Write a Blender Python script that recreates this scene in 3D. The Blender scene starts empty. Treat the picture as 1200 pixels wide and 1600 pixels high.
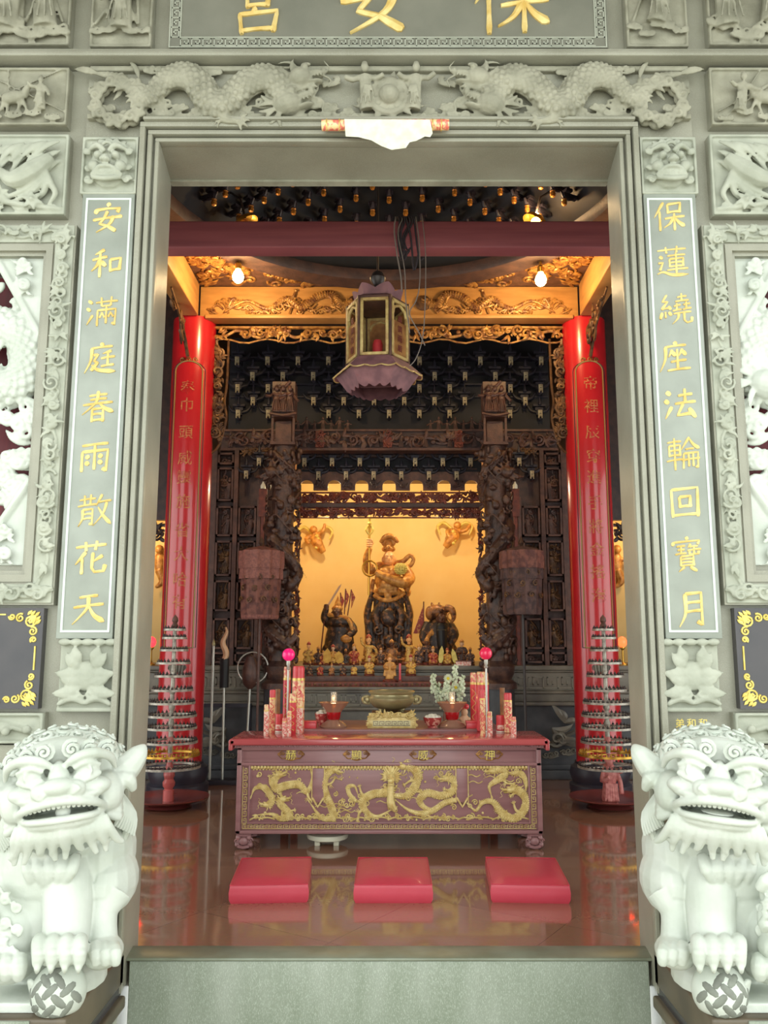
import bpy, math, random
from math import sin, cos, tan, atan, pi, radians, sqrt, hypot
from mathutils import Vector, Matrix, Euler

SC = bpy.context.scene
COL = SC.collection

# ------------------------------------------------------------------ camera, sky, exposure
EYE, FPX, PITCH, VPX = 1.5, 1300.0, radians(8.9), 608.0
cd = bpy.data.cameras.new('camera')
cam = bpy.data.objects.new('camera', cd)
COL.objects.link(cam)
cam.location = (0, 0, EYE)
cam.rotation_euler = (radians(90) + PITCH, 0, 0)
cd.lens = FPX / 1600 * 36
cd.sensor_width = 36
cd.shift_x = (600 - VPX) / 1600
cd.clip_start, cd.clip_end = 0.05, 200
SC.camera = cam

W = bpy.data.worlds.new('sky')
SC.world = W
W.use_nodes = True
bgn = W.node_tree.nodes['Background']
bgn.inputs[0].default_value = (0.94, 1.0, 0.965, 1)
bgn.inputs[1].default_value = 2.1

SC.view_settings.view_transform = 'Standard'
SC.view_settings.look = 'None'
SC.view_settings.exposure = 0.5
SC.view_settings.gamma = 1
SC.view_settings.use_curve_mapping = False

# ------------------------------------------------------------------ measuring helper
CP, SP = cos(PITCH), sin(PITCH)
def at(px, py, d):
    """the point seen at (px, py) in the 1200x1600 photograph, d metres in front of the camera"""
    u, v = (px - VPX) / FPX, (800 - py) / FPX
    t = d / (CP - v * SP)
    return Vector((u * t, d, EYE + (SP + v * CP) * t))
def X(px, py, d): return at(px, py, d).x
def Z(py, d): return at(VPX, py, d).z

# ------------------------------------------------------------------ materials
def lin(c):
    r = []
    for k in c[:3]:
        k = k / 255
        r.append(k / 12.92 if k <= 0.04045 else ((k + 0.055) / 1.055) ** 2.4)
    return (*r, 1)

def M(name, col, rough=.5, metal=0, var=None, scale=8, bump=0, bscale=60, coat=0, emit=None, es=0, trans=0,
      spec=.5, sharp=(.35, .65), detail=6, speck=None, sscale=300, alpha=1, bdist=.01, stretch=None):
    m = bpy.data.materials.new(name)
    m.use_nodes = True
    nt = m.node_tree
    b = nt.nodes['Principled BSDF']
    N = nt.nodes.new
    L = nt.links.new
    b.inputs['Roughness'].default_value = rough
    b.inputs['Metallic'].default_value = metal
    b.inputs['Specular IOR Level'].default_value = spec
    b.inputs['Coat Weight'].default_value = coat
    b.inputs['Coat Roughness'].default_value = .08
    b.inputs['Transmission Weight'].default_value = trans
    b.inputs['Alpha'].default_value = alpha
    b.inputs['Base Color'].default_value = lin(col)
    tc = N('ShaderNodeTexCoord')
    src = tc.outputs['Object']
    if stretch:
        mp = N('ShaderNodeMapping'); mp.inputs['Scale'].default_value = stretch
        L(src, mp.inputs['Vector']); src = mp.outputs[0]
    out = None
    if var:
        n = N('ShaderNodeTexNoise'); n.inputs['Scale'].default_value = scale; n.inputs['Detail'].default_value = detail
        L(src, n.inputs['Vector'])
        r = N('ShaderNodeValToRGB')
        r.color_ramp.elements[0].position, r.color_ramp.elements[1].position = sharp
        r.color_ramp.elements[0].color, r.color_ramp.elements[1].color = lin(col), lin(var)
        L(n.outputs['Fac'], r.inputs[0]); out = r.outputs[0]
    if speck:
        n = N('ShaderNodeTexNoise'); n.inputs['Scale'].default_value = sscale; n.inputs['Detail'].default_value = 2
        L(src, n.inputs['Vector'])
        r = N('ShaderNodeValToRGB')
        r.color_ramp.elements[0].position, r.color_ramp.elements[1].position = .5, .72
        r.color_ramp.elements[0].color, r.color_ramp.elements[1].color = (0, 0, 0, 1), (.7, .7, .7, 1)
        L(n.outputs['Fac'], r.inputs[0])
        mx = N('ShaderNodeMix'); mx.data_type = 'RGBA'
        L(r.outputs[0], mx.inputs[0])
        if out: L(out, mx.inputs[6])
        else: mx.inputs[6].default_value = lin(col)
        mx.inputs[7].default_value = lin(speck)
        out = mx.outputs[2]
    if out: L(out, b.inputs['Base Color'])
    if bump:
        n = N('ShaderNodeTexNoise'); n.inputs['Scale'].default_value = bscale; n.inputs['Detail'].default_value = 4
        L(src, n.inputs['Vector'])
        bn = N('ShaderNodeBump'); bn.inputs['Strength'].default_value = bump; bn.inputs['Distance'].default_value = bdist
        L(n.outputs['Fac'], bn.inputs['Height']); L(bn.outputs[0], b.inputs['Normal'])
    if emit:
        b.inputs['Emission Color'].default_value = lin(emit)
        b.inputs['Emission Strength'].default_value = es
    return m

G = {}
G['granite'] = M('dark_granite', (134, 132, 117), .36, var=(152, 150, 135), scale=3, speck=(168, 168, 153), sscale=420, bump=.1, bscale=90)
G['granite_panel'] = M('polished_granite', (134, 139, 130), .28, var=(150, 155, 146), scale=5, speck=(150, 154, 146), sscale=500)
G['carved'] = M('carved_grey_stone', (160, 157, 139), .75, var=(134, 132, 115), scale=9, bump=.25, bscale=70)
G['carved_pale'] = M('carved_pale_stone', (176, 178, 163), .7, var=(156, 159, 144), scale=7, bump=.2, bscale=60)
G['lion'] = M('white_marble', (204, 208, 200), .55, var=(186, 192, 181), scale=5, bump=.15, bscale=50)
G['lion_hole'] = M('grey_stone_ball', (128, 132, 122), .7, var=(110, 112, 104), scale=20)
G['board'] = M('dark_board_stone', (112, 112, 101), .3, var=(124, 123, 111), scale=5, speck=(138, 138, 126), sscale=500)
G['line'] = M('pale_inlay_line', (214, 224, 216), .6)
G['gold_char'] = M('gold_leaf_lettering', (234, 210, 142), .5, metal=.05, var=(214, 180, 100), scale=14, bump=.2, bscale=80)
G['gold_pale'] = M('pale_gold_paint', (232, 212, 120), .5, metal=.1, var=(206, 180, 84), scale=20)
G['slate'] = M('black_slate', (58, 56, 60), .22, var=(70, 66, 68), scale=4)
G['window_red'] = M('red_painted_boards', (112, 22, 34), .5, var=(92, 16, 28), scale=5, stretch=(12, 1, .4))
G['step'] = M('worn_step_stone', (150, 156, 144), .42, var=(116, 126, 108), scale=2.2, speck=(176, 182, 170), sscale=190, bump=.08, bscale=160, sharp=(.3, .7), stretch=(2.2, 1, .6))
G['sill'] = M('sill_stone', (112, 116, 98), .3, var=(130, 136, 120), scale=6)
G['brownstone'] = M('brown_plinth_stone', (104, 92, 74), .35, var=(80, 70, 58), scale=4)
G['ground'] = M('porch_paving', (196, 190, 172), .6, var=(180, 174, 156), scale=3)
G['paper'] = M('white_paper', (226, 226, 210), .8, var=(208, 208, 186), scale=22)
G['gilt'] = M('gilded_wood', (192, 140, 72), .42, metal=.25, var=(112, 66, 36), scale=16, bump=.4, bscale=60)
G['gilt_plain'] = M('gold_painted_beam', (194, 140, 78), .5, metal=.05, var=(168, 118, 62), scale=3, stretch=(1, 1, 5))
G['gilt_dim'] = M('sooty_gilding', (120, 84, 50), .5, metal=.3, var=(66, 44, 34), scale=14, bump=.4, bscale=60)
G['wood'] = M('sooty_dark_wood', (62, 46, 46), .5, var=(84, 60, 54), scale=10, bump=.3, bscale=50)
G['wood_black'] = M('black_lacquered_wood', (40, 38, 50), .45, var=(54, 48, 58), scale=6)
G['wood_brown'] = M('brown_carved_wood', (104, 70, 58), .45, var=(72, 48, 44), scale=12, bump=.3, bscale=60)
G['wood_red'] = M('reddish_carved_wood', (128, 58, 40), .45, var=(86, 38, 30), scale=16, bump=.3)
G['tip'] = M('pale_bracket_tip', (188, 172, 138), .5, var=(140, 122, 94), scale=30)
G['tip_gold'] = M('gold_bracket_tip', (206, 140, 60), .4, metal=.4, var=(140, 84, 36), scale=30)
G['beam_red'] = M('dull_red_beam', (152, 82, 88), .5, var=(132, 68, 76), scale=3, stretch=(.4, 1, 8))
G['lacquer'] = M('red_lacquer', (190, 30, 38), .28, var=(176, 24, 32), scale=2, coat=.6)
G['col_line'] = M('olive_gold_line', (146, 124, 70), .5)
G['col_char'] = M('faded_gold_lettering', (196, 128, 72), .5, var=(168, 70, 48), scale=30)
G['dragon_dark'] = M('dark_brown_carved_stone', (100, 70, 56), .38, metal=.1, var=(58, 40, 38), scale=14, bump=.5, bscale=80)
G['jet'] = M('shade_black_board', (22, 20, 27), .6, var=(30, 26, 34), scale=8)  # near-black colour stands in for shade in the dome and behind brackets
G['floor'] = None
G['plinth'] = M('dark_altar_stone', (124, 116, 102), .4, var=(94, 88, 80), scale=4, bump=.2, bscale=30)
G['plinth_dark'] = M('dark_grey_altar_stone', (80, 80, 82), .45, var=(62, 62, 66), scale=6)  # cooler, darker grey for the dado, foot course and column piers
G['plinth_line'] = M('altar_stone_fret', (128, 122, 108), .5)
G['shrine_wall'] = M('yellow_plaster', (246, 212, 140), .6, var=(240, 202, 126), scale=2)
G['table'] = M('purple_brown_lacquer', (158, 114, 114), .36, var=(142, 98, 100), scale=3, stretch=(.5, 1, 6), coat=.2)
G['table_top'] = M('red_brown_tabletop', (196, 92, 94), .2, var=(180, 80, 84), scale=4, stretch=(.4, 1, 3), coat=.5)
G['table_gold'] = M('bright_gold_carving', (232, 212, 146), .42, metal=.12, var=(206, 176, 104), scale=24, bump=.2, bscale=120)
G['cushion'] = M('red_vinyl', (208, 70, 88), .32, var=(200, 62, 80), scale=5, bump=.06, bscale=30, coat=.15)
G['steel'] = M('polished_steel', (206, 204, 194), .25, metal=.45)
G['iron'] = M('dark_iron', (70, 64, 62), .4, metal=.5)
G['ring'] = M('tarnished_steel', (190, 182, 168), .35, metal=.3, var=(140, 130, 120), scale=30)
G['brass'] = M('aged_brass', (188, 178, 136), .3, metal=.45, var=(150, 138, 100), scale=3)
G['brass_gold'] = M('brass', (206, 160, 70), .3, metal=.8)
G['pink_wood'] = M('pink_lacquered_turning', (196, 96, 92), .3, coat=.3)
G['pink_stone'] = M('pink_figurine_paint', (214, 140, 132), .5, var=(180, 96, 92), scale=30)
G['tray_red'] = M('red_metal_tray', (128, 62, 58), .25, metal=.15, coat=.4)
G['wax_red'] = M('red_candle_wax', (224, 70, 76), .4, var=(208, 56, 64), scale=20, coat=.3)
G['foil'] = M('gold_printed_wrap', (240, 204, 150), .3, metal=.05, var=(222, 112, 96), scale=40, sharp=(.45, .55), coat=.3)
G['foil_pale'] = M('pale_printed_wrap', (244, 218, 200), .35, var=(230, 142, 128), scale=50, sharp=(.45, .55), coat=.3)
G['cap'] = M('gold_candle_cap', (226, 190, 110), .3, metal=.5)
G['pink_ball'] = M('magenta_glass_globe', (232, 36, 120), .15, emit=(236, 30, 110), es=.35, coat=.5)
G['pink_ball2'] = M('rose_red_globe', (226, 44, 84), .15, emit=(226, 40, 80), es=.2, coat=.5)
G['glass'] = M('clear_glass', (240, 240, 236), .04, trans=.92, spec=.5)
G['glass_amber'] = M('dusty_amber_glass', (206, 150, 90), .3, trans=.35, var=(150, 96, 56), scale=12)
G['lotus'] = M('smoky_lotus_glass', (186, 140, 116), .2, trans=.3, coat=.3)
G['lotus_red'] = M('red_glass_band', (168, 22, 26), .15, coat=.5)
G['flame'] = M('warm_flame', (255, 190, 80), .5, emit=(255, 170, 60), es=6)
G['bulb'] = M('glowing_bulb', (255, 236, 190), .4, emit=(255, 214, 130), es=28)
G['red_lamp'] = M('red_glowing_lamp', (255, 40, 40), .3, emit=(255, 30, 36), es=5)
G['red_lamp2'] = M('orange_red_glowing_lamp', (255, 80, 50), .3, emit=(255, 62, 30), es=5)
G['white'] = M('white_plastic', (232, 230, 214), .4)
G['stool'] = M('cream_stool_paint', (222, 220, 198), .35)
G['bowl_red'] = M('red_patterned_bowl', (176, 60, 58), .3, var=(222, 160, 140), scale=36, sharp=(.52, .58), coat=.4)
G['petal'] = M('white_petals', (226, 232, 206), .6, var=(200, 212, 176), scale=20)
G['yellow_flower'] = M('yellow_petals', (226, 206, 50), .6)
G['stem'] = M('green_stem', (96, 112, 66), .6)
G['cloth'] = M('dusty_brown_brocade', (124, 76, 64), .75, var=(90, 52, 48), scale=16, sharp=(.42, .58), bump=.5, bscale=60)
G['cloth_band'] = M('dusty_rose_brocade', (146, 92, 80), .75, var=(116, 70, 64), scale=40, bump=.4)
G['cloth_dark'] = M('dark_brown_brocade', (94, 66, 60), .75, var=(66, 46, 46), scale=16, sharp=(.42, .58), bump=.5, bscale=60)  # darker brown brocade of the right parasol
G['lantern_purple'] = M('dusty_mauve_paint', (146, 100, 104), .65, var=(114, 76, 82), scale=10)
G['lantern_gold'] = M('dull_yellow_frame', (206, 182, 116), .5, var=(170, 132, 80), scale=20)
G['cord'] = M('dusty_cord', (120, 108, 100), .8)
G['cord_dark'] = M('dark_cord', (52, 44, 50), .8)
G['statue_gold'] = M('gilded_statue', (224, 164, 84), .4, metal=.15, var=(170, 108, 50), scale=20, bump=.2, bscale=60)
G['statue_brown'] = M('smoked_brown_statue', (176, 116, 62), .4, metal=.1, var=(84, 52, 36), scale=18, sharp=(.42, .6), bump=.4, bscale=70)
G['statue_dark'] = M('soot_black_statue', (50, 36, 32), .4, var=(150, 100, 58), scale=20, bump=.4, bscale=70, sharp=(.5, .68))
G['skin'] = M('gilded_face', (242, 178, 116), .4)
G['skin_dark'] = M('smoked_face', (98, 60, 42), .4)
G['face_pale'] = M('pale_painted_face', (222, 178, 140), .45)
G['robe_red'] = M('red_robe_paint', (160, 50, 40), .5, var=(206, 140, 70), scale=40, sharp=(.5, .6))
G['robe_gold'] = M('gold_robe_paint', (218, 172, 84), .45, metal=.2, var=(150, 84, 48), scale=40, sharp=(.5, .62))
G['robe_dark'] = M('dark_robe_paint', (70, 46, 40), .5, var=(170, 116, 66), scale=44, sharp=(.52, .62))
G['yellow_banner'] = M('yellow_silk', (222, 176, 74), .6, var=(196, 140, 50), scale=20)
G['char_red'] = M('dark_red_ink', (110, 40, 34), .6)
G['black'] = M('black_paint', (24, 22, 24), .5)

# polished floor tiles: red-brown stone, thin joints laid on the diagonal
def floor_mat():
    m = bpy.data.materials.new('polished_red_brown_floor'); m.use_nodes = True
    nt = m.node_tree; b = nt.nodes['Principled BSDF']; N = nt.nodes.new; L = nt.links.new
    tc = N('ShaderNodeTexCoord'); mp = N('ShaderNodeMapping')
    mp.inputs['Rotation'].default_value = (0, 0, radians(33)); mp.inputs['Scale'].default_value = (1, 1, 1)
    L(tc.outputs['Object'], mp.inputs[0])
    br = N('ShaderNodeTexBrick'); br.offset = 0
    br.inputs['Scale'].default_value = 1; br.inputs['Brick Width'].default_value = .9; br.inputs['Row Height'].default_value = .9
    br.inputs['Mortar Size'].default_value = .0016; br.inputs['Mortar Smooth'].default_value = 0
    br.inputs['Color1'].default_value = lin((160, 116, 94)); br.inputs['Color2'].default_value = lin((154, 110, 88))
    br.inputs['Mortar'].default_value = lin((100, 66, 54))
    L(mp.outputs[0], br.inputs[0])
    n = N('ShaderNodeTexNoise'); n.inputs['Scale'].default_value = 40; n.inputs['Detail'].default_value = 5
    L(tc.outputs['Object'], n.inputs[0])
    mx = N('ShaderNodeMix'); mx.data_type = 'RGBA'; mx.blend_type = 'MULTIPLY'; mx.inputs[0].default_value = .25
    L(br.outputs[0], mx.inputs[6]); L(n.outputs[1], mx.inputs[7])
    L(mx.outputs[2], b.inputs['Base Color'])
    b.inputs['Roughness'].default_value = .09
    b.inputs['IOR'].default_value = 1.6; b.inputs['Coat Weight'].default_value = .55; b.inputs['Coat Roughness'].default_value = .04; b.inputs['Coat IOR'].default_value = 1.7
    n2 = N('ShaderNodeTexNoise'); n2.inputs['Scale'].default_value = 3; L(tc.outputs['Object'], n2.inputs[0])
    bp = N('ShaderNodeBump'); bp.inputs['Strength'].default_value = .03; bp.inputs['Distance'].default_value = .02
    L(n2.outputs[0], bp.inputs['Height']); L(bp.outputs[0], b.inputs['Normal'])
    return m
G['floor'] = floor_mat()

# ------------------------------------------------------------------ mesh builder
def smooth_path(pts, sub=6):
    P = [Vector(p) for p in pts]
    if len(P) < 3: 
        return P
    out = []
    n = len(P)
    for i in range(n - 1):
        p0, p1, p2, p3 = P[max(i - 1, 0)], P[i], P[i + 1], P[min(i + 2, n - 1)]
        for k in range(sub):
            t = k / sub
            out.append(.5 * ((2 * p1) + (p2 - p0) * t + (2 * p0 - 5 * p1 + 4 * p2 - p3) * t * t + (3 * p1 - p0 - 3 * p2 + p3) * t ** 3))
    out.append(P[-1])
    return out

def lerp(a, b, t): return a + (b - a) * t
def sample(lst, t):
    if not isinstance(lst, (list, tuple)): return lst
    f = t * (len(lst) - 1); i = min(int(f), len(lst) - 2)
    return lerp(lst[i], lst[i + 1], f - i)

class MB:
    def __init__(s): s.v, s.f, s.mi = [], [], []
    def add(s, vs, fs, m=0):
        o = len(s.v)
        s.v.extend(Vector(p) for p in vs)
        s.f.extend([tuple(i + o for i in f) for f in fs])
        s.mi.extend([m] * len(fs))
        return o
    def merge(s, other, mat=None):
        s.add([mat @ p for p in other.v] if mat is not None else other.v, other.f)
        return s
    def box(s, x0, x1, y0, y1, z0, z1, m=0):
        vs = [(x, y, z) for z in (z0, z1) for y in (y0, y1) for x in (x0, x1)]
        s.add(vs, [(0, 2, 3, 1), (4, 5, 7, 6), (0, 1, 5, 4), (2, 6, 7, 3), (0, 4, 6, 2), (1, 3, 7, 5)], m); return s
    def cbox(s, c, size, rot=None, m=0):
        R = rot if rot is not None else Matrix.Identity(3)
        h = Vector(size) / 2; c = Vector(c)
        vs = [c + R @ Vector((x * h.x, y * h.y, z * h.z)) for z in (-1, 1) for y in (-1, 1) for x in (-1, 1)]
        s.add(vs, [(0, 2, 3, 1), (4, 5, 7, 6), (0, 1, 5, 4), (2, 6, 7, 3), (0, 4, 6, 2), (1, 3, 7, 5)], m); return s
    def tube(s, pts, r, n=8, sub=0, caps=True, m=0, flat=None):
        P = smooth_path(pts, sub) if sub else [Vector(p) for p in pts]
        k = len(P)
        if k < 2: return s
        t0 = (P[1] - P[0]).normalized()
        ref = Vector((0, 1, 0)) if abs(t0.y) < .9 else Vector((1, 0, 0))
        u = t0.cross(ref).normalized()
        vs = []
        for i in range(k):
            t = (P[min(i + 1, k - 1)] - P[max(i - 1, 0)])
            if t.length < 1e-9: t = t0
            t = t.normalized()
            u = (u - t * u.dot(t))
            if u.length < 1e-6: u = t.cross(ref)
            u.normalize(); w = t.cross(u)
            rr = sample(r, i / (k - 1))
            for j in range(n):
                a = 2 * pi * j / n
                e = u * cos(a) * rr + w * sin(a) * rr
                if flat: e = Vector((e.x, e.y * flat, e.z))
                vs.append(P[i] + e)
        fs = [(i * n + j, i * n + (j + 1) % n, (i + 1) * n + (j + 1) % n, (i + 1) * n + j) for i in range(k - 1) for j in range(n)]
        if caps:
            fs.append(tuple(range(n - 1, -1, -1))); fs.append(tuple((k - 1) * n + j for j in range(n)))
        s.add(vs, fs, m); return s
    def lathe(s, prof, c=(0, 0, 0), n=24, m=0, sx=1, sy=1, a0=0, a1=2 * pi, rfun=None, caps=True):
        c = Vector(c); full = abs(a1 - a0 - 2 * pi) < 1e-6
        cnt = n if full else n + 1
        vs = []
        for r, z in prof:
            for j in range(cnt):
                a = a0 + (a1 - a0) * j / n
                q = r * (rfun(a, z) if rfun else 1)
                vs.append(c + Vector((q * cos(a) * sx, q * sin(a) * sy, z)))
        fs = []
        for i in range(len(prof) - 1):
            for j in range(n):
                j2 = (j + 1) % cnt
                fs.append((i * cnt + j, i * cnt + j2, (i + 1) * cnt + j2, (i + 1) * cnt + j))
        if full and caps:
            if prof[0][0] > 1e-5: fs.append(tuple(range(n - 1, -1, -1)))
            if prof[-1][0] > 1e-5: fs.append(tuple((len(prof) - 1) * n + j for j in range(n)))
        s.add(vs, fs, m); return s
    def ell(s, c, r, rot=None, nu=14, nv=9, m=0):
        if not isinstance(r, (tuple, list)): r = (r, r, r)
        c = Vector(c); R = rot.to_matrix() if isinstance(rot, Euler) else (rot if rot is not None else Matrix.Identity(3))
        vs = [c + R @ Vector((0, 0, -r[2]))]
        for i in range(1, nv):
            b = -pi / 2 + pi * i / nv
            for j in range(nu):
                a = 2 * pi * j / nu
                vs.append(c + R @ Vector((r[0] * cos(b) * cos(a), r[1] * cos(b) * sin(a), r[2] * sin(b))))
        vs.append(c + R @ Vector((0, 0, r[2])))
        fs = [(0, 1 + (j + 1) % nu, 1 + j) for j in range(nu)]
        for i in range(nv - 2):
            for j in range(nu):
                a, b2 = 1 + i * nu + j, 1 + i * nu + (j + 1) % nu
                fs.append((a, b2, b2 + nu, a + nu))
        l = len(vs) - 1; o = 1 + (nv - 2) * nu
        fs += [(l, o + j, o + (j + 1) % nu) for j in range(nu)]
        s.add(vs, fs, m); return s
    def prism(s, poly, y0, y1, m=0):
        """polygon in x, z pushed from y0 (front) back to y1"""
        n = len(poly)
        ar = sum(poly[i][0] * poly[(i + 1) % n][1] - poly[(i + 1) % n][0] * poly[i][1] for i in range(n))
        if ar < 0: poly = poly[::-1]
        vs = [(x, y0, z) for x, z in poly] + [(x, y1, z) for x, z in poly]
        fs = [tuple(range(n)), tuple(range(2 * n - 1, n - 1, -1))]
        fs += [(i, i + n, (i + 1) % n + n, (i + 1) % n) for i in range(n)]
        s.add(vs, fs, m); return s
    def torus(s, c, R, r, n=32, k=8, rot=None, m=0):
        c = Vector(c); Q = rot.to_matrix() if isinstance(rot, Euler) else (rot if rot is not None else Matrix.Identity(3))
        vs, fs = [], []
        for i in range(n):
            a = 2 * pi * i / n
            for j in range(k):
                b = 2 * pi * j / k
                vs.append(c + Q @ Vector(((R + r * cos(b)) * cos(a), (R + r * cos(b)) * sin(a), r * sin(b))))
        for i in range(n):
            for j in range(k):
                fs.append((i * k + j, ((i + 1) % n) * k + j, ((i + 1) % n) * k + (j + 1) % k, i * k + (j + 1) % k))
        s.add(vs, fs, m); return s
    # ---- ornament
    def spiral(s, x, z, R, y, r, turns=1.4, a0=0, ccw=1, n=5, ydome=.5):
        pts = []
        K = max(8, int(12 * turns))
        for i in range(K + 1):
            t = i / K
            a = a0 + ccw * turns * 2 * pi * t
            q = R * (1 - .85 * t)
            pts.append((x + q * cos(a), y - R * ydome * t, z + q * sin(a)))
        s.tube(pts, [r, r * .8], n); return s
    def leaf(s, x, z, L, a, w, y, t=.3, n=6, curl=0):
        pts, rr = [], []
        for i in range(6):
            q = i / 5
            ang = a + curl * q
            pts.append((x + L * q * cos(ang), y - t * w * sin(pi * q), z + L * q * sin(ang)))
            rr.append(max(w * sin(pi * (.12 + .86 * q)) , w * .08))
        s.tube(pts, rr, n, flat=.45); return s
    def build(s, name, mat=None, parent=None, loc=(0, 0, 0), smooth=35, remesh=None, bevel=None, sub=0, xf=None, relax=0):
        me = bpy.data.meshes.new(name)
        vs = [xf @ p for p in s.v] if xf is not None else s.v
        me.from_pydata([tuple(p) for p in vs], [], s.f)
        mats = mat if isinstance(mat, (list, tuple)) else [mat]
        for q in mats: me.materials.append(q)
        if len(mats) > 1 and not remesh: me.polygons.foreach_set('material_index', s.mi)
        o = bpy.data.objects.new(name, me)
        COL.objects.link(o)
        if remesh or bevel or sub:
            if remesh:
                md = o.modifiers.new('r', 'REMESH'); md.mode = 'VOXEL'; md.voxel_size = remesh; md.use_smooth_shade = True
                if relax:
                    q = o.modifiers.new('s', 'SMOOTH'); q.factor = .5; q.iterations = relax
            if bevel:
                md = o.modifiers.new('b', 'BEVEL'); md.width = bevel; md.segments = 3; md.limit_method = 'ANGLE'; md.angle_limit = radians(40)
            if sub:
                md = o.modifiers.new('u', 'SUBSURF'); md.levels = sub; md.render_levels = sub
            dg = bpy.context.evaluated_depsgraph_get()
            me2 = bpy.data.meshes.new_from_object(o.evaluated_get(dg))
            o.modifiers.clear(); o.data = me2; bpy.data.meshes.remove(me); me = me2; me.name = name
            if remesh and not me.materials: me.materials.append(mats[0])
        if smooth:
            me.polygons.foreach_set('use_smooth', [True] * len(me.polygons))
            if not remesh: me.set_sharp_from_angle(angle=radians(smooth))
        me.update()
        o.location = loc
        if parent: o.parent = parent
        return o

def tag(o, label=None, cat=None, group=None, kind=None):
    if label: o['label'] = label
    if cat: o['category'] = cat
    if group: o['group'] = group
    if kind: o['kind'] = kind
    return o
def struct(o): o['kind'] = 'structure'; return o
def thing(name, label, cat, loc=(0, 0, 0), rz=0, group=None):
    o = bpy.data.objects.new(name, None); COL.objects.link(o)
    o.empty_display_size = .05
    o.location = loc; o.rotation_euler = (0, 0, rz)
    return tag(o, label, cat, group)
def dup(root, loc=None, rz=None, label=None, group=None, mirror=False):
    def rec(o, par):
        c = o.copy(); COL.objects.link(c); c.parent = par
        for ch in list(o.children): rec(ch, c)
        return c
    r = rec(root, None)
    if loc is not None: r.location = loc
    if rz is not None: r.rotation_euler = (0, 0, rz)
    if label: r['label'] = label
    if group: r['group'] = group
    return r
def part(name, mb, mat, parent, **k): return mb.build(name, mat, parent, **k)

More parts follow.
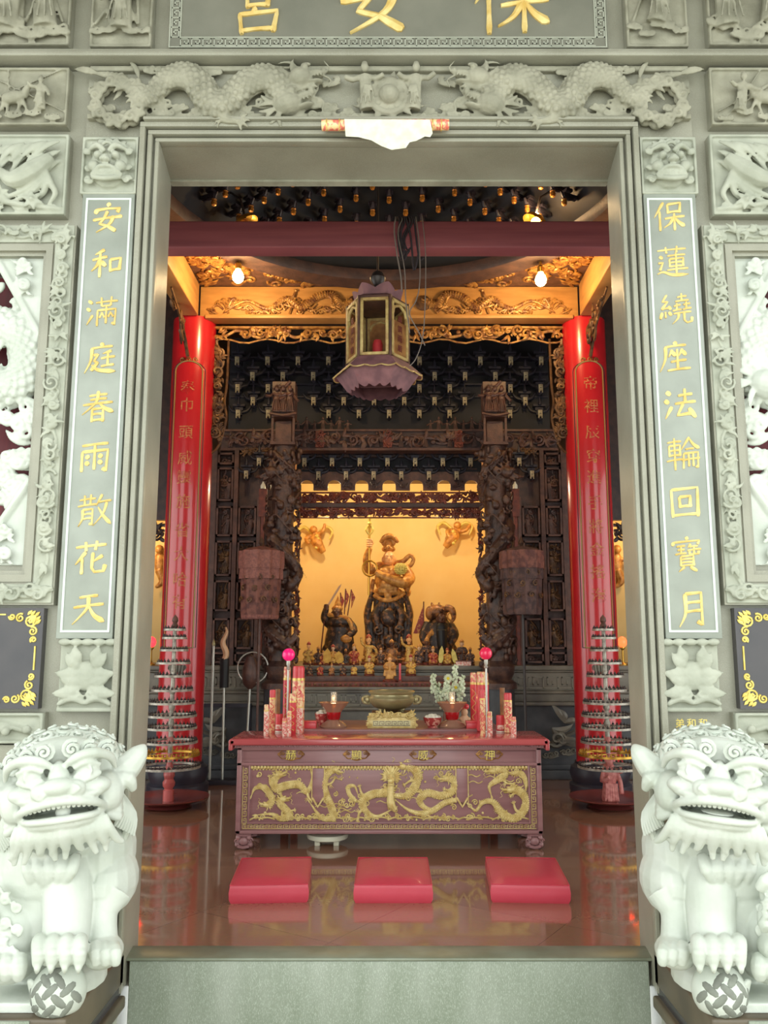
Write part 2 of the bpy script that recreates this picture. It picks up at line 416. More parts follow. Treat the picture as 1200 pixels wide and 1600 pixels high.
# ---- brush lettering
GLYPH = {
'安': "d50,3 55,14|d18,22 13,37|15,25 50,21 87,22 79,35|50,30 40,53 27,70 52,78 77,95|p68,46 57,72 18,97|7,57 50,51 95,48",
'和': "p40,7 12,22|5,39 49,30|28,16 28,95|p27,40 18,58 3,74|d30,44 46,60|58,40 60,79|58,40 90,36 86,75|60,75 88,71",
'滿': "d8,14 20,24|d4,38 15,47|p22,60 5,90|30,22 95,18|46,6 48,34|76,4 74,32|48,34 74,32|36,46 36,95|36,46 90,43 88,93 80,86|62,34 62,88|50,52 42,70|50,56 58,70|76,52 68,68|76,56 84,68",
'庭': "d50,3 57,13|22,19 85,14|p24,18 22,56 5,94|30,40 43,38 32,58 43,63 24,87|n26,70 46,86 97,92|p82,28 56,36|52,51 93,46|72,34 72,74|53,75 91,71",
'春': "24,16 76,12|27,28 75,25|7,43 93,37|p50,2 44,36 5,72|n54,38 70,54 97,67|34,56 34,95|34,56 66,54 66,95|36,72 64,71|36,90 65,89",
'雨': "13,16 88,11|14,34 14,93|14,34 88,30 84,93 74,84|50,14 50,88|d26,46 34,54|d24,64 34,73|d62,44 72,52|d62,62 72,71",
'散': "6,20 52,16|20,6 21,36|38,4 37,36|2,38 56,33|p16,48 16,74 5,96|16,48 44,46 44,92 36,88|18,62 42,60|18,75 42,73|p70,5 54,38|61,28 97,24|p84,28 74,62 47,96|n60,42 76,68 99,93",
'花': "7,20 93,15|34,5 36,32|66,3 62,30|p36,34 7,69|26,52 26,97|p84,46 54,64|56,36 54,80 62,92 88,90 92,72",
'天': "24,20 76,16|9,47 93,41|p50,20 46,52 7,94|n52,46 68,72 97,91",
'保': "p34,5 5,53|22,34 22,97|46,12 48,42|46,12 86,8 82,41|48,38 83,36|37,58 97,52|66,42 66,97|p63,56 52,74 33,87|n68,56 80,72 97,85",
'蓮': "7,14 93,10|32,3 34,24|66,1 64,22|d12,32 22,40|8,54 22,52 12,77|n4,88 22,82 50,92 98,92|36,32 90,29|42,42 43,68|42,42 84,39 82,67|43,54 82,52|43,66 82,64|34,77 97,73|62,22 62,89",
'繞': "26,5 12,26 28,26 9,50|d30,40 37,52|9,50 34,46|d10,60 4,80|20,58 20,77|d30,58 38,70|57,14 85,11|70,2 70,26|51,27 91,24|46,42 66,38|55,32 55,54|42,56 68,52|74,38 95,35|83,29 83,50|72,53 98,49|44,65 97,60|p60,64 56,80 39,97|76,62 76,86 84,94 98,90 98,77",
'座': "d50,3 57,13|22,19 85,14|p24,18 22,56 5,94|p44,28 32,50|d44,34 52,48|p74,26 62,48|d74,32 84,46|38,65 84,60|58,26 58,88|27,91 95,86",
'法': "d12,10 24,21|d6,36 18,46|p26,56 6,92|46,24 88,20|66,3 66,46|36,48 97,43|60,48 42,83 85,77|d76,62 95,92",
'輪': "6,16 46,13|10,26 11,58|10,26 42,24 41,57|11,41 41,39|11,55 41,54|2,71 48,66|26,3 26,98|p70,2 45,39|n70,6 82,24 99,37|58,38 82,36|52,50 50,95|52,50 94,47 92,93 86,88|66,50 66,89|79,49 79,89|46,70 98,65",
'回': "12,12 14,93|12,12 88,8 86,93|14,87 86,85|34,34 36,66|34,34 66,32 64,65|36,62 64,61",
'寶': "d50,0 54,9|d14,14 10,25|12,15 88,12 82,23|22,28 46,26|24,38 44,37|17,50 49,47|34,27 34,50|p62,21 54,32|58,30 82,28|52,40 91,37|71,28 71,50|58,42 58,51 84,50 84,42|32,56 32,84|32,56 68,54 68,84|33,65 67,64|33,74 67,73|33,83 67,82|p42,86 25,99|d58,86 77,99",
'月': "p30,6 30,60 11,98|30,6 76,4 76,95 62,84|31,32 75,30|30,57 75,54",
'宮': "d50,1 55,11|d16,18 12,33|14,20 88,16 80,31|34,32 36,54|34,32 68,29 64,53|36,50 65,49|p48,54 41,63|24,64 28,97|24,64 80,60 74,95|28,91 75,89",
}
def brush(mb, ch, cx, cz, size, yf, th=.006, w=7.0, slant=.0):
    """one brush-written character, centred at (cx, cz), raised th in front of yf"""
    ns = GLYPH[ch].count('|') + 1
    w = w * (1.15 if ns < 9 else (1.0 if ns < 12 else .82))
    for k, st in enumerate(GLYPH[ch].split('|')):
        ty = 'h'
        if st[0] in 'dpn': ty, st = st[0], st[1:]
        P = [Vector((float(a.split(',')[0]), 0, float(a.split(',')[1]))) for a in st.split()]
        corner = ty == 'h' and len(P) > 2
        if len(P) == 2: P = [P[0].lerp(P[1], t) + Vector((0, 0, (-1.2 if ty == 'h' and abs(P[1].x - P[0].x) > 12 else 0) * sin(pi * t))) for t in (0, .15, .35, .6, .85, 1)]
        elif corner:
            Q = []
            for i in range(len(P) - 1):
                for t in (0, .12, .4, .7, .88): Q.append(P[i].lerp(P[i + 1], t))
            P = Q + [P[-1]]
        else: P = smooth_path(P, 5)
        n = len(P); Lf, Rt = [], []
        for i in range(n):
            t = i / (n - 1)
            d = (P[min(i + 1, n - 1)] - P[max(i - 1, 0)]).normalized()
            nn = Vector((-d.z, 0, d.x))
            if ty == 'h': q = 1.0 - .38 * sin(pi * min(t * 1.1, 1)) + (.12 if t > .8 else 0); q *= .55 if i in (0, n - 1) else 1
            elif ty == 'p': q = 1.15 - .95 * t ** 1.3; q *= .6 if i == 0 else 1
            elif ty == 'n': q = .45 + .95 * min(t / .8, 1) if t < .82 else 1.4 * (1 - t) / .18 + .12
            else: q = .35 + .95 * sin(pi * min(.12 + t * .8, 1))
            Lf.append(P[i] + nn * w * .5 * q); Rt.append(P[i] - nn * w * .5 * q)
        def mp(p): return (cx + (p.x - 50) / 100 * size, cz + ((50 - p.z) + slant * (p.x - 50)) / 100 * size)
        zf = yf - th - .0004 * (k % 5)
        vs, fs = [], []
        for i in range(n):
            a, b = mp(Lf[i]), mp(Rt[i]); c0 = ((a[0] + b[0]) / 2, (a[1] + b[1]) / 2)
            vs += [(a[0], zf + th * .55, a[1]), (c0[0], zf, c0[1]), (b[0], zf + th * .55, b[1]), (a[0], yf + .001, a[1]), (b[0], yf + .001, b[1])]
        for i in range(n - 1):
            o, q = i * 5, i * 5 + 5
            fs += [(o, o + 1, q + 1, q), (o + 1, o + 2, q + 2, q + 1), (o, q, q + 3, o + 3), (o + 2, o + 4, q + 4, q + 2)]
        fs += [(0, 3, 4, 2, 1), (5 * n - 5, 5 * n - 4, 5 * n - 3, 5 * n - 1, 5 * n - 2)]
        mb.add(vs, fs)
    return mb

_tc = {}
def typed(ch):
    """flat outline of a printed character, x/z in [-.5, .5], as (verts, faces)"""
    if ch in _tc: return _tc[ch]
    cu = bpy.data.curves.new('t', 'FONT'); cu.body = ch; cu.size = 1; cu.align_x = 'CENTER'; cu.align_y = 'CENTER'; cu.extrude = .5; cu.resolution_u = 2; cu.offset = .004
    o = bpy.data.objects.new('t', cu); COL.objects.link(o)
    dg = bpy.context.evaluated_depsgraph_get()
    me = bpy.data.meshes.new_from_object(o.evaluated_get(dg))
    vs = [v.co.copy() for v in me.vertices]; fs = [tuple(p.vertices) for p in me.polygons]
    bpy.data.objects.remove(o); bpy.data.curves.remove(cu); bpy.data.meshes.remove(me)
    if vs:
        xs = [v.x for v in vs]; ys = [v.y for v in vs]
        cx, cy, sc = (min(xs) + max(xs)) / 2, (min(ys) + max(ys)) / 2, max(max(xs) - min(xs), max(ys) - min(ys))
        vs = [Vector(((v.x - cx) / sc, -v.z, (v.y - cy) / sc)) for v in vs]
    _tc[ch] = (vs, fs); return _tc[ch]
def typeset(mb, ch, cx, cz, size, yf, th=.004, fn=None):
    vs, fs = typed(ch)
    P = [Vector((cx + v.x * size, yf - th * .5 + v.y * th, cz + v.z * size)) for v in vs]
    if fn: P = [fn(p) for p in P]
    mb.add(P, fs); return mb

# ---- carving vocabulary (in the x-z plane, facing -y)
def foliage(mb, x0, x1, z0, z1, y, size, seed, n=None, r=None, vine=True, dep=1):
    R = random.Random(seed)
    A = (x1 - x0) * (z1 - z0)
    n = n or int(A / (size * size) * 1.1) + 2
    r = r or size * .14
    for i in range(n):
        x, z = R.uniform(x0 + size * .4, x1 - size * .4) if x1 - x0 > size * .8 else (x0 + x1) / 2, R.uniform(z0 + size * .35, z1 - size * .35) if z1 - z0 > size * .7 else (z0 + z1) / 2
        k = R.random(); yy = y - R.uniform(0, .3) * size * dep
        if k < .42: mb.spiral(x, z, size * R.uniform(.3, .5), yy, r, R.uniform(1, 1.7), R.uniform(0, 6.3), R.choice((-1, 1)), 5)
        elif k < .85:
            a = R.uniform(0, 6.3)
            for q in range(R.choice((2, 3))): mb.leaf(x, z, size * R.uniform(.5, .85), a + q * .7, size * .13, yy, .5, 5, R.uniform(-.8, .8))
        else: mb.ell((x, yy, z), (size * .2, size * .14, size * .2), nu=8, nv=5)
    if vine:
        m = max(3, int((x1 - x0) / size)); ph = R.uniform(0, 6)
        if x1 - x0 > z1 - z0:
            pts = [(lerp(x0, x1, i / m), y, (z0 + z1) / 2 + (z1 - z0) * .28 * sin(ph + i * 1.9)) for i in range(m + 1)]
        else:
            m = max(3, int((z1 - z0) / size))
            pts = [((x0 + x1) / 2 + (x1 - x0) * .28 * sin(ph + i * 1.9), y, lerp(z0, z1, i / m)) for i in range(m + 1)]
        mb.tube(pts, r * 1.2, 5, sub=4)
    return mb

def cloud(mb, x, z, s, y, seed=0, k=3):
    R = random.Random(seed)
    for i in range(k):
        a = R.uniform(-.4, .4)
        mb.spiral(x + (i - (k - 1) / 2) * s * .8, z + R.uniform(-.15, .25) * s, s * .5, y, s * .15, 1.4, R.uniform(0, 6.3), R.choice((-1, 1)), 6, .35)
    mb.tube([(x - s * 1.3, y, z - s * .2), (x, y, z - s * .45), (x + s * 1.3, y, z - s * .15)], [s * .05, s * .2, s * .05], 6, sub=3)
    return mb

def dragon(mb, pts, r, y=0, face=None, legs=(), fin=1, nb=10, head=1, flat=.8, claws=True, scales=0):
    """relief dragon: pts run from tail to neck as (x, z) or (x, y, z); the head looks along the last segment or along face (an angle)"""
    P = [(p[0], y, p[1]) if len(p) == 2 else p for p in pts]
    S = smooth_path(P, 7)
    n = len(S)
    rr = [r * (.18 + .9 * min(1, (i / (n - 1)) * 2.2)) * (1 if i < n * .9 else .85) for i in range(n)]
    mb.tube(S, rr, nb, flat=flat)
    if fin:
        for i in range(2, n - 2):
            for q in ((0,) if n > 60 else (0, .5)):
                p = S[i].lerp(S[i + 1], q); t = (S[i + 1] - S[i]).normalized(); w = Vector((-t.z, 0, t.x))
                if w.z < 0 and fin == 1: w = -w
                b = p + w * rr[i] * .85; h = rr[i] * .62
                mb.add([b - t * h * .55 + Vector((0, -.15 * h, 0)), b + t * h * .55 + Vector((0, -.15 * h, 0)), b + w * h + t * -h * .5, b + Vector((0, .5 * h, 0))], [(0, 1, 2), (1, 3, 2), (3, 0, 2), (0, 3, 1)])
    if scales:
        for i in range(3, n - 2):
            t = (S[i + 1] - S[i - 1]).normalized(); w = Vector((-t.z, 0, t.x))
            for q in range(5):
                b = (q - 2) * .55 + (.27 if i % 2 else 0); o = w * sin(b) * rr[i] * .93 + Vector((0, -cos(b) * rr[i] * .93 * flat, 0))
                mb.ell(S[i] + o, rr[i] * scales, nu=6, nv=4)
    # belly plates as ribs
    for i in range(3, n - 1, 1):
        p = S[i]; t = (S[i] - S[i - 1]).normalized(); w = Vector((t.z, 0, -t.x))
        if w.z > 0 and fin == 1: w = -w
        mb.tube([p + w * rr[i] * .3 + Vector((0, -rr[i] * .78 * flat, 0)), p + w * rr[i] * .75 + Vector((0, -rr[i] * .55 * flat, 0)), p + w * rr[i] * 1.0], rr[i] * .12, 4)
    for (tt, side, L, a) in legs:
        i = int(tt * (n - 1)); p = S[i]
        d1 = Vector((cos(a), -.12, sin(a))); k = p + d1 * L * .5; d2 = Vector((cos(a + .7 * side), 0, sin(a + .7 * side))); e = k + d2 * L * .5
        mb.tube([p, k, e], [r * .62, r * .42, r * .28], 7, sub=3)
        if claws:
            for q in (-1.1, -.45, .2, .85):
                c = Vector((cos(a + .7 * side + q), -.1, sin(a + .7 * side + q)))
                mb.tube([e, e + c * r * .55 + Vector((0, -r * .2, 0)), e + c * r * .95], [r * .2, r * .16, r * .04], 5, sub=2)
        for q in (0, 1, 2):
            mb.leaf(k.x, k.z, L * .4, a + 2.4 * -side + q * .4, r * .14, k.y, .5, 5, .5)
    if head:
        p = S[-1]; t = (S[-1] - S[-3]).normalized()
        a = face if face is not None else math.atan2(t.z, t.x)
        dragon_head(mb, p, r * 1.25 * head, a)
    mb.leaf(S[0].x, S[0].z, r * 2, math.atan2((S[0] - S[3]).z, (S[0] - S[3]).x), r * .35, S[0].y, .5)
    return mb
def dragon_head(mb, p, r, a):
    c, s = cos(a), sin(a); up = Vector((-s, 0, c)); f = Vector((c, 0, s))
    if up.z < 0: up = -up
    R3 = Matrix((f, Vector((0, 1, 0)), up)).transposed()
    mb.ell(p, (r * .95, r * .8, r * .75), R3)
    mb.ell(p + f * r * 1.1 + up * r * .12, (r * .75, r * .5, r * .3), R3)          # upper jaw
    mb.ell(p + f * r * .95 - up * r * .5, (r * .68, r * .42, r * .16), R3)          # lower jaw
    mb.ell(p + f * r * 1.75 + up * r * .3, r * .26)                                 # nose
    mb.ell(p + f * r * .45 + up * r * .5 + Vector((0, -r * .55, 0)), r * .22)        # eye
    mb.ell(p + f * r * .5 + up * r * .72 + Vector((0, -r * .4, 0)), (r * .4, r * .22, r * .14), R3)
    for q in (-.2, .25):
        mb.tube([p + up * r * .6, p + up * r * (1.15 + q) - f * r * .7, p + up * r * (1.2 + q) - f * r * 1.7], [r * .16, r * .12, r * .03], 6, sub=3)   # horns
    for q in range(7):                                                              # mane
        b = a + pi + (q - 3) * .38
        mb.leaf(p.x - c * r * .4, p.z - s * r * .4, r * 1.7, b, r * .2, p.y - r * .1, .4, 6, .5 if q % 2 else -.5)
    for q in (1, -1):                                                               # whiskers
        w = p + f * r * 1.6
        mb.tube([w, w + f * r * .6 + up * r * .5 * q, w + f * r * .3 + up * r * 1.2 * q, w + f * r * .9 + up * r * 1.5 * q], [r * .1, r * .07, r * .03], 5, sub=3)
    for q in range(4): mb.ell(p + f * r * (.8 + q * .25) - up * r * .18 + Vector((0, -r * .35, 0)), (r * .07, r * .07, r * .12), R3, 6, 4)

def fret(mb, x0, x1, z0, z1, y, w, th=.003, vertical=False):
    """running key pattern in a strip"""
    H = (z1 - z0) if not vertical else (x1 - x0)
    L = (x1 - x0) if not vertical else (z1 - z0)
    n = max(1, round(L / (H * 1.35))); u = L / n
    def seg(a, b, c, d):
        if not vertical: mb.box(x0 + a, x0 + c, y - th, y + .002, z0 + b, z0 + d)
        else: mb.box(x0 + b, x0 + d, y - th, y + .002, z0 + a, z0 + c)
    for i in range(n):
        o = i * u
        seg(o, 0, o + w, H); seg(o, H - w, o + u * .78, H); seg(o + u * .78 - w, H * .3, o + u * .78, H)
        seg(o + u * .36, H * .3, o + u * .78, H * .3 + w); seg(o + u * .36, H * .3, o + u * .36 + w, H * .65); seg(o, 0, o + u, w)
    return mb

def figure(mb, x, z, h, y, seed=0, lean=0):
    """small robed relief figure standing at (x, z)"""
    R = random.Random(seed)
    mb.tube([(x, y, z), (x + lean * h * .2, y - h * .05, z + h * .35), (x + lean * h * .3, y - h * .05, z + h * .72)], [h * .17, h * .13, h * .12], 9, sub=3, flat=.7)
    hx = x + lean * h * .35
    mb.ell((hx, y - h * .1, z + h * .86), (h * .085, h * .08, h * .1), nu=10, nv=7)
    mb.ell((hx, y - h * .08, z + h * .96), (h * .07, h * .06, h * .05), nu=8, nv=5)
    for s in (-1, 1):
        a = R.uniform(-1.2, .9); e = (hx + s * h * .24, y - h * .12, z + h * (.56 + .1 * sin(a))); w = (hx + s * h * (.2 + .2 * cos(a)), y - h * .2, z + h * (.55 + .25 * sin(a)))
        mb.tube([(hx + s * h * .1, y - h * .05, z + h * .68), e, w], [h * .06, h * .06, h * .05], 7, sub=2)
    for k in range(4):
        q = (k - 1.5) * h * .07
        mb.tube([(x + q * .6, y - h * .15, z + h * .45), (x + q * 1.4, y - h * .16, z + h * .02)], h * .018, 5)
    return mb
# ================================================================== SETTING: hall, porch, facade wall
def mirror(mb):
    o = MB(); o.v = [Vector((-p.x, p.y, p.z)) for p in mb.v]; o.f = [tuple(reversed(f)) for f in mb.f]; o.mi = list(mb.mi); return o
def sided(mb, sx): return mb if sx < 0 else mirror(mb)      # everything on the facade is laid out for the left side

HX, HY0, HY1, HZ = 5.2, 4.40, 12.6, 7.2
f = MB().box(-HX, HX, 4.27, HY1, -.12, 0); struct(part('floor', f, G['floor'], None))
g = MB().box(-9, 9, -7, 4.12, -.5, -.36); struct(part('floor_porch', g, G['ground'], None))

hall = M('dark_hall_wall', (120, 100, 92), .7, var=(100, 84, 80), scale=2)
struct(part('wall_back', MB().box(-HX, HX, HY1, HY1 + .2, 0, HZ), hall, None))
# wide unseen openings added in both side walls to let fill daylight in
def side_wall(a, b):
    return MB().box(a, b, HY0, 4.9, 0, HZ).box(a, b, 4.9, 8.2, 3.9, HZ).box(a, b, 8.2, HY1 + .2, 0, HZ)
struct(part('wall_left', side_wall(-HX - .2, -HX), hall, None))
struct(part('wall_right', side_wall(HX, HX + .2), hall, None))
struct(part('ceiling', MB().box(-HX - .2, HX + .2, 4.05, HY1 + .2, HZ, HZ + .2), hall, None))
# porch roof over the steps (it shades the upper facade), resting on the facade and on two far porch posts
porch = M('porch_soffit', (110, 96, 86), .7)
struct(part('ceiling_porch', MB().box(-9, 9, 1.3, 4.05, 5.55, 5.75), porch, None))

# --- facade wall with window holes and the doorway
DW0, DW1, DZ = 1.205, 1.243, 4.092      # half width at the front and at the back, height of the doorway
w = MB()
for s in (-1, 1):
    q = MB()
    # unseen side doorways, added in both bays to bring fill light into the hall
    q.box(-HX - .2, -4.9, 4.06, 4.40, -.5, 6.6); q.box(-4.9, -2.95, 4.06, 4.40, 4.4, 6.6); q.box(-4.9, -2.95, 4.06, 4.40, -.5, .06); q.box(-2.95, -2.75, 4.06, 4.40, -.5, 6.6)
    q.box(-2.75, -1.785, 4.06, 4.40, -.5, 1.87); q.box(-2.75, -1.785, 4.06, 4.40, 3.47, 6.6)
    q.box(-1.785, -1.243, 4.06, 4.40, -.5, DZ)
    q.box(-1.785, -1.243, 4.06, 4.40, DZ, 6.6)
    w.merge(sided(q, s))
w.box(-1.243, 1.243, 4.06, 4.40, DZ, 6.6)
wf = struct(part('wall_front', w, G['granite'], None))
struct(part('wall_gable', MB().box(-HX, HX, 4.06, 4.40, 6.6, HZ), G['granite'], None))

# splayed jamb faces of the doorway
j = MB()
for s in (-1, 1):
    q = MB()
    q.add([(-DW0, 4.03, -.06), (-DW1, 4.40, -.06), (-DW1, 4.40, DZ), (-DW0, 4.03, DZ), (-1.30, 4.03, -.06), (-1.2435, 4.40, -.06), (-1.2435, 4.40, DZ), (-1.30, 4.03, DZ)],
          [(0, 1, 2, 3), (7, 6, 5, 4), (0, 3, 7, 4), (1, 5, 6, 2), (3, 2, 6, 7), (0, 4, 5, 1)])
    j.merge(sided(q, s))
struct(part('trim_4', j, G['granite'], None))
# --- door surround mouldings
t = MB()
steps = [(1.205, 1.226, 4.005), (1.226, 1.238, 4.03), (1.238, 1.262, 3.99), (1.262, 1.272, 4.02), (1.272, 1.300, 3.975)]
for a, b, y in steps:
    for s in (-1, 1): t.merge(sided(MB().box(-b, -a, y, 4.06, -.02, DZ + a - 1.205), s))
    t.box(-b, b, y, 4.06, DZ + a - 1.205, DZ + b - 1.205)
t.box(-1.28, 1.28, 3.955, 4.06, DZ + .095, Z(180, 3.95))
struct(part('trim_1', t, G['granite'], None, bevel=.004))
# soffit lip at the back of the doorway (paler stone than the wall)
struct(part('trim_2', MB().box(-1.243, 1.243, 4.37, 4.42, DZ - .012, DZ + .05), G['carved'], None))
# ledge under the name board
struct(part('trim_3', MB().box(-3.2, 3.2, 3.93, 4.06, Z(90, 3.95), Z(82, 3.95)).box(-3.2, 3.2, 3.95, 4.06, Z(82, 3.95), Z(75, 3.95)), G['granite'], None, bevel=.008))
# sill and step under the doorway
struct(part('door_sill', MB().box(-1.262, 1.262, 4.11, 4.275, .046, .06), G['sill'], None, bevel=.006))
struct(part('step', MB().box(-1.20, 1.20, 4.118, 4.275, -.36, .046), G['step'], None, bevel=.006))
for k, s in enumerate((-1, 1)):
    q = MB().box(-2.3, -1.205, 3.36, 4.058, -.03, .11)
    q.box(-2.3, -1.19, 3.30, 4.058, -.13, -.075)
    d = MB().box(-2.3, -1.215, 3.34, 4.058, -.075, -.03)
    p = thing('lion_pedestal', ('brown stone plinth with stepped mouldings under the left lion', 'brown stone plinth with stepped mouldings under the right lion')[k], 'plinth', (0, 0, 0))
    sided(q, s).build('plinth_course', G['brownstone'], p, bevel=.012)
    sided(d, s).build('plinth_groove', G['slate'], p)
    sided(MB().box(-2.3, -1.225, 3.1, 4.058, -.36, -.13), s).build('base_slab', G['carved_pale'], p, bevel=.01)
    sided(MB().box(-2.3, -1.34, 3.352, 3.36, -.03, .105), s).build('front_slab', G['step'], p)

# --- couplet pillars
LEFT = [('安', 168, 340), ('和', 168, 411), ('滿', 160, 487), ('庭', 157, 560), ('春', 153, 636), ('雨', 148, 714), ('散', 148, 797), ('花', 142, 871), ('天', 138, 950)]
RIGHT = [('保', 1045, 338), ('蓮', 1050, 409), ('繞', 1055, 483), ('座', 1054, 558), ('法', 1062, 632), ('輪', 1067, 709), ('回', 1070, 785), ('寶', 1073, 866), ('月', 1082, 952)]
for s, chars, lab in ((-1, LEFT, 'polished grey couplet slab left of the doorway with nine gold characters ending in 天'),
                      (1, RIGHT, 'polished grey couplet slab right of the doorway with nine gold characters ending in 月')):
    t = thing('couplet_slab', lab, 'couplet', (0, 0, 0), group='couplet slabs beside the doorway')
    x0, x1, z0, z1 = -1.585, -1.315, Z(998, 4), Z(303, 4)
    sided(MB().box(x0, x1, 4.0, 4.06, z0, z1), s).build('slab', G['granite_panel'], t, bevel=.003)
    b = MB(); a0, a1, c0, c1, lw = -1.565, -1.331, Z(988, 4), Z(310, 4), .010
    b.box(a0, a0 + lw, 3.996, 4.002, c0, c1); b.box(a1 - lw, a1, 3.996, 4.002, c0, c1)
    b.box(a0, a1, 3.9962, 4.002, c0, c0 + lw); b.box(a0, a1, 3.9962, 4.002, c1 - lw, c1)
    sided(b, s).build('border_line', G['line'], t)
    for ch, px, py in chars:
        sz = .163
        p = at(px, py, 4.0)
        m = brush(MB(), ch, p.x, p.z, sz * 1.04, 4.0, .006, 9.6, slant=.06)
        m.build('character', G['gold_char'], t, smooth=30)

# --- name board over the lintel
t = thing('name_board', 'dark stone name board over the doorway with large gold characters 宮安保', 'sign', (0, 0, 0))
z0 = Z(75, 4.0)
MB().box(-1.17, 1.17, 4.0, 4.06, z0, z0 + .72).build('slab', G['board'], t)
b = MB(); zb = Z(74, 4); zt = Z(59, 4)
xa = X(266, 40, 4.0); xb = X(946, 40, 4.0); wd = zt - zb
fret(b, xa + wd, xb - wd, zb + .006, zt - .006, 4.0, .0055, .003)
fret(b, xa + .006, xa + wd - .006, zt, z0 + .7, 4.0, .0055, .003, True); fret(b, xb - wd + .006, xb - .006, zt, z0 + .7, 4.0, .0055, .003, True)
for q in (0, 1):
    e = q * wd
    b.box(xa + e - .003, xb - e + .003, 3.996, 4.002, zb + e - .003, zb + e + .003)
    b.box(xa + e - .003, xa + e + .003, 3.9955, 4.002, zb + e, z0 + .7); b.box(xb - e - .003, xb - e + .003, 3.9955, 4.002, zb + e, z0 + .7)
b.build('key_border', G['carved_pale'], t)
for ch, px, sz, zbot in (('宮', 402, .36, 53), ('安', 592, .48, 50), ('保', 799, .43, 52)):
    cz = Z(zbot, 4.0) + sz * .46
    m = brush(MB(), ch, X(px, 25, 4.0), cz, sz, 4.0, .02, 8.5, slant=.05)
    m.build('character', G['gold_char'], t, smooth=30)

# --- carved lintel frieze with two dragons and a pearl
t = thing('dragon_frieze', 'grey stone frieze over the doorway carved with two facing dragons in clouds', 'carving', (0, 0, 0))
zl, zh = Z(180, 3.99), Z(96, 3.97)
MB().box(-1.60, 1.60, 4.03, 4.06, zl - .10, zh).build('back_slab', G['granite'], t)
m = MB(); y = 3.985; H = zh - zl
def fx(px): return X(px, 140, 3.97)
for s in (-1, 1):
    q = MB()
    dragon(q, [(fx(150), zh - .06), (fx(190), zh - .10), (fx(225), zh - .22), (fx(262), zh - .10), (fx(300), zh - .10), (fx(340), zh - .27), (fx(385), zh - .13), (fx(420), zh - .10), (fx(450), zh - .24), (fx(438), zh - .29)][:9], .066, y, scales=.27,
           face=.35, legs=((.35, -1, .16, -2.2), (.62, 1, .17, -.9), (.9, 1, .2, -.5), (.25, 1, .14, 2.2)), fin=1, nb=10)
    dragon_head(q, Vector((fx(470), y - .02, zh - .10)), .07, .15)
    for i, (px, zz, sc) in enumerate(((160, -.30, .05), (205, -.34, .045), (255, -.32, .05), (310, -.36, .05), (365, -.36, .055), (420, -.37, .04), (500, -.35, .05), (515, -.12, .045), (150, -.18, .04), (235, -.04, .04), (330, -.05, .04), (545, -.36, .04))):
        cloud(q, fx(px), zh + zz * .85, sc, y + .01, i * 7 + 3)
    # drop at the outer corner, filled with clouds
    for i in range(13):
        a = i * 2 * pi / 13; q.spiral(fx(186) + .125 * cos(a), zl + .075 + .115 * sin(a), .036, y - .01, .013, 1.5, a, 1 if i % 2 else -1, 7, .4); q.ell((fx(186) + .125 * cos(a), y + .02, zl + .075 + .115 * sin(a)), (.036, .022, .034))
    m.merge(sided(q, s))
m.ell((fx(608), y - .02, zh - .2), .055); m.torus((fx(608), y - .01, zh - .2), .095, .02, 20, 6, Euler((pi / 2, 0, 0)))
for k in range(9): m.leaf(fx(608), zh - .2, .16, k * 2 * pi / 9, .03, y, .4)
figure(m, fx(575), zl + .03, .26, y, 5, -.2); figure(m, fx(645), zl + .03, .26, y, 6, .2)
for s in (-1, 1):
    q = MB()
    for i in range(34):
        px = 148 + i * 13.2; sc = .034 + .012 * (i % 3)
        if i % 2 == 0 and i > 6: cloud(q, fx(px), zl + .035 + .02 * (i % 3), sc, y + .012, i * 5 + 2, 2)
    for i in range(9): q.leaf(fx(175 + i * 38), lerp(zl, zh, .3 + .4 * (i % 2)), .13, .6 + i * .9, .016, y + .01, .5, 6, .6)
    m.merge(sided(q, s))
m.box(-1.59, 1.59, 4.0, 4.04, zh - .03, zh); m.box(-1.59, 1.59, 4.0, 4.04, zl - .01, zl + .02)
m.build('dragon_carving', G['carved'], t, remesh=.0052)

# --- carved panels of the facade
def relief(name, lab, x0, x1, z0, z1, s, fill, mat='carved', back='granite', y=3.985, vox=.0065, frame=.014, grp=None):
    t = thing(name, lab, 'carving', (0, 0, 0), group=grp)
    sided(MB().box(x0, x1, 4.02, 4.06, z0, z1), s).build('back_slab', G[back], t)
    m = MB(); fill(m, x0 + frame, x1 - frame, z0 + frame, z1 - frame, y)
    m.box(x0 + .002, x1 - .002, 4.012, 4.035, z0 + .002, z1 - .002)
    if frame:
        for a in ((x0, x0 + frame, z0, z1), (x1 - frame, x1, z0, z1), (x0, x1, z0, z0 + frame), (x0, x1, z1 - frame, z1)): m.box(a[0], a[1], 3.995, 4.03, a[2], a[3])
    sided(m, s).build('relief_carving', G[mat], t, remesh=vox, relax=1)
    return t

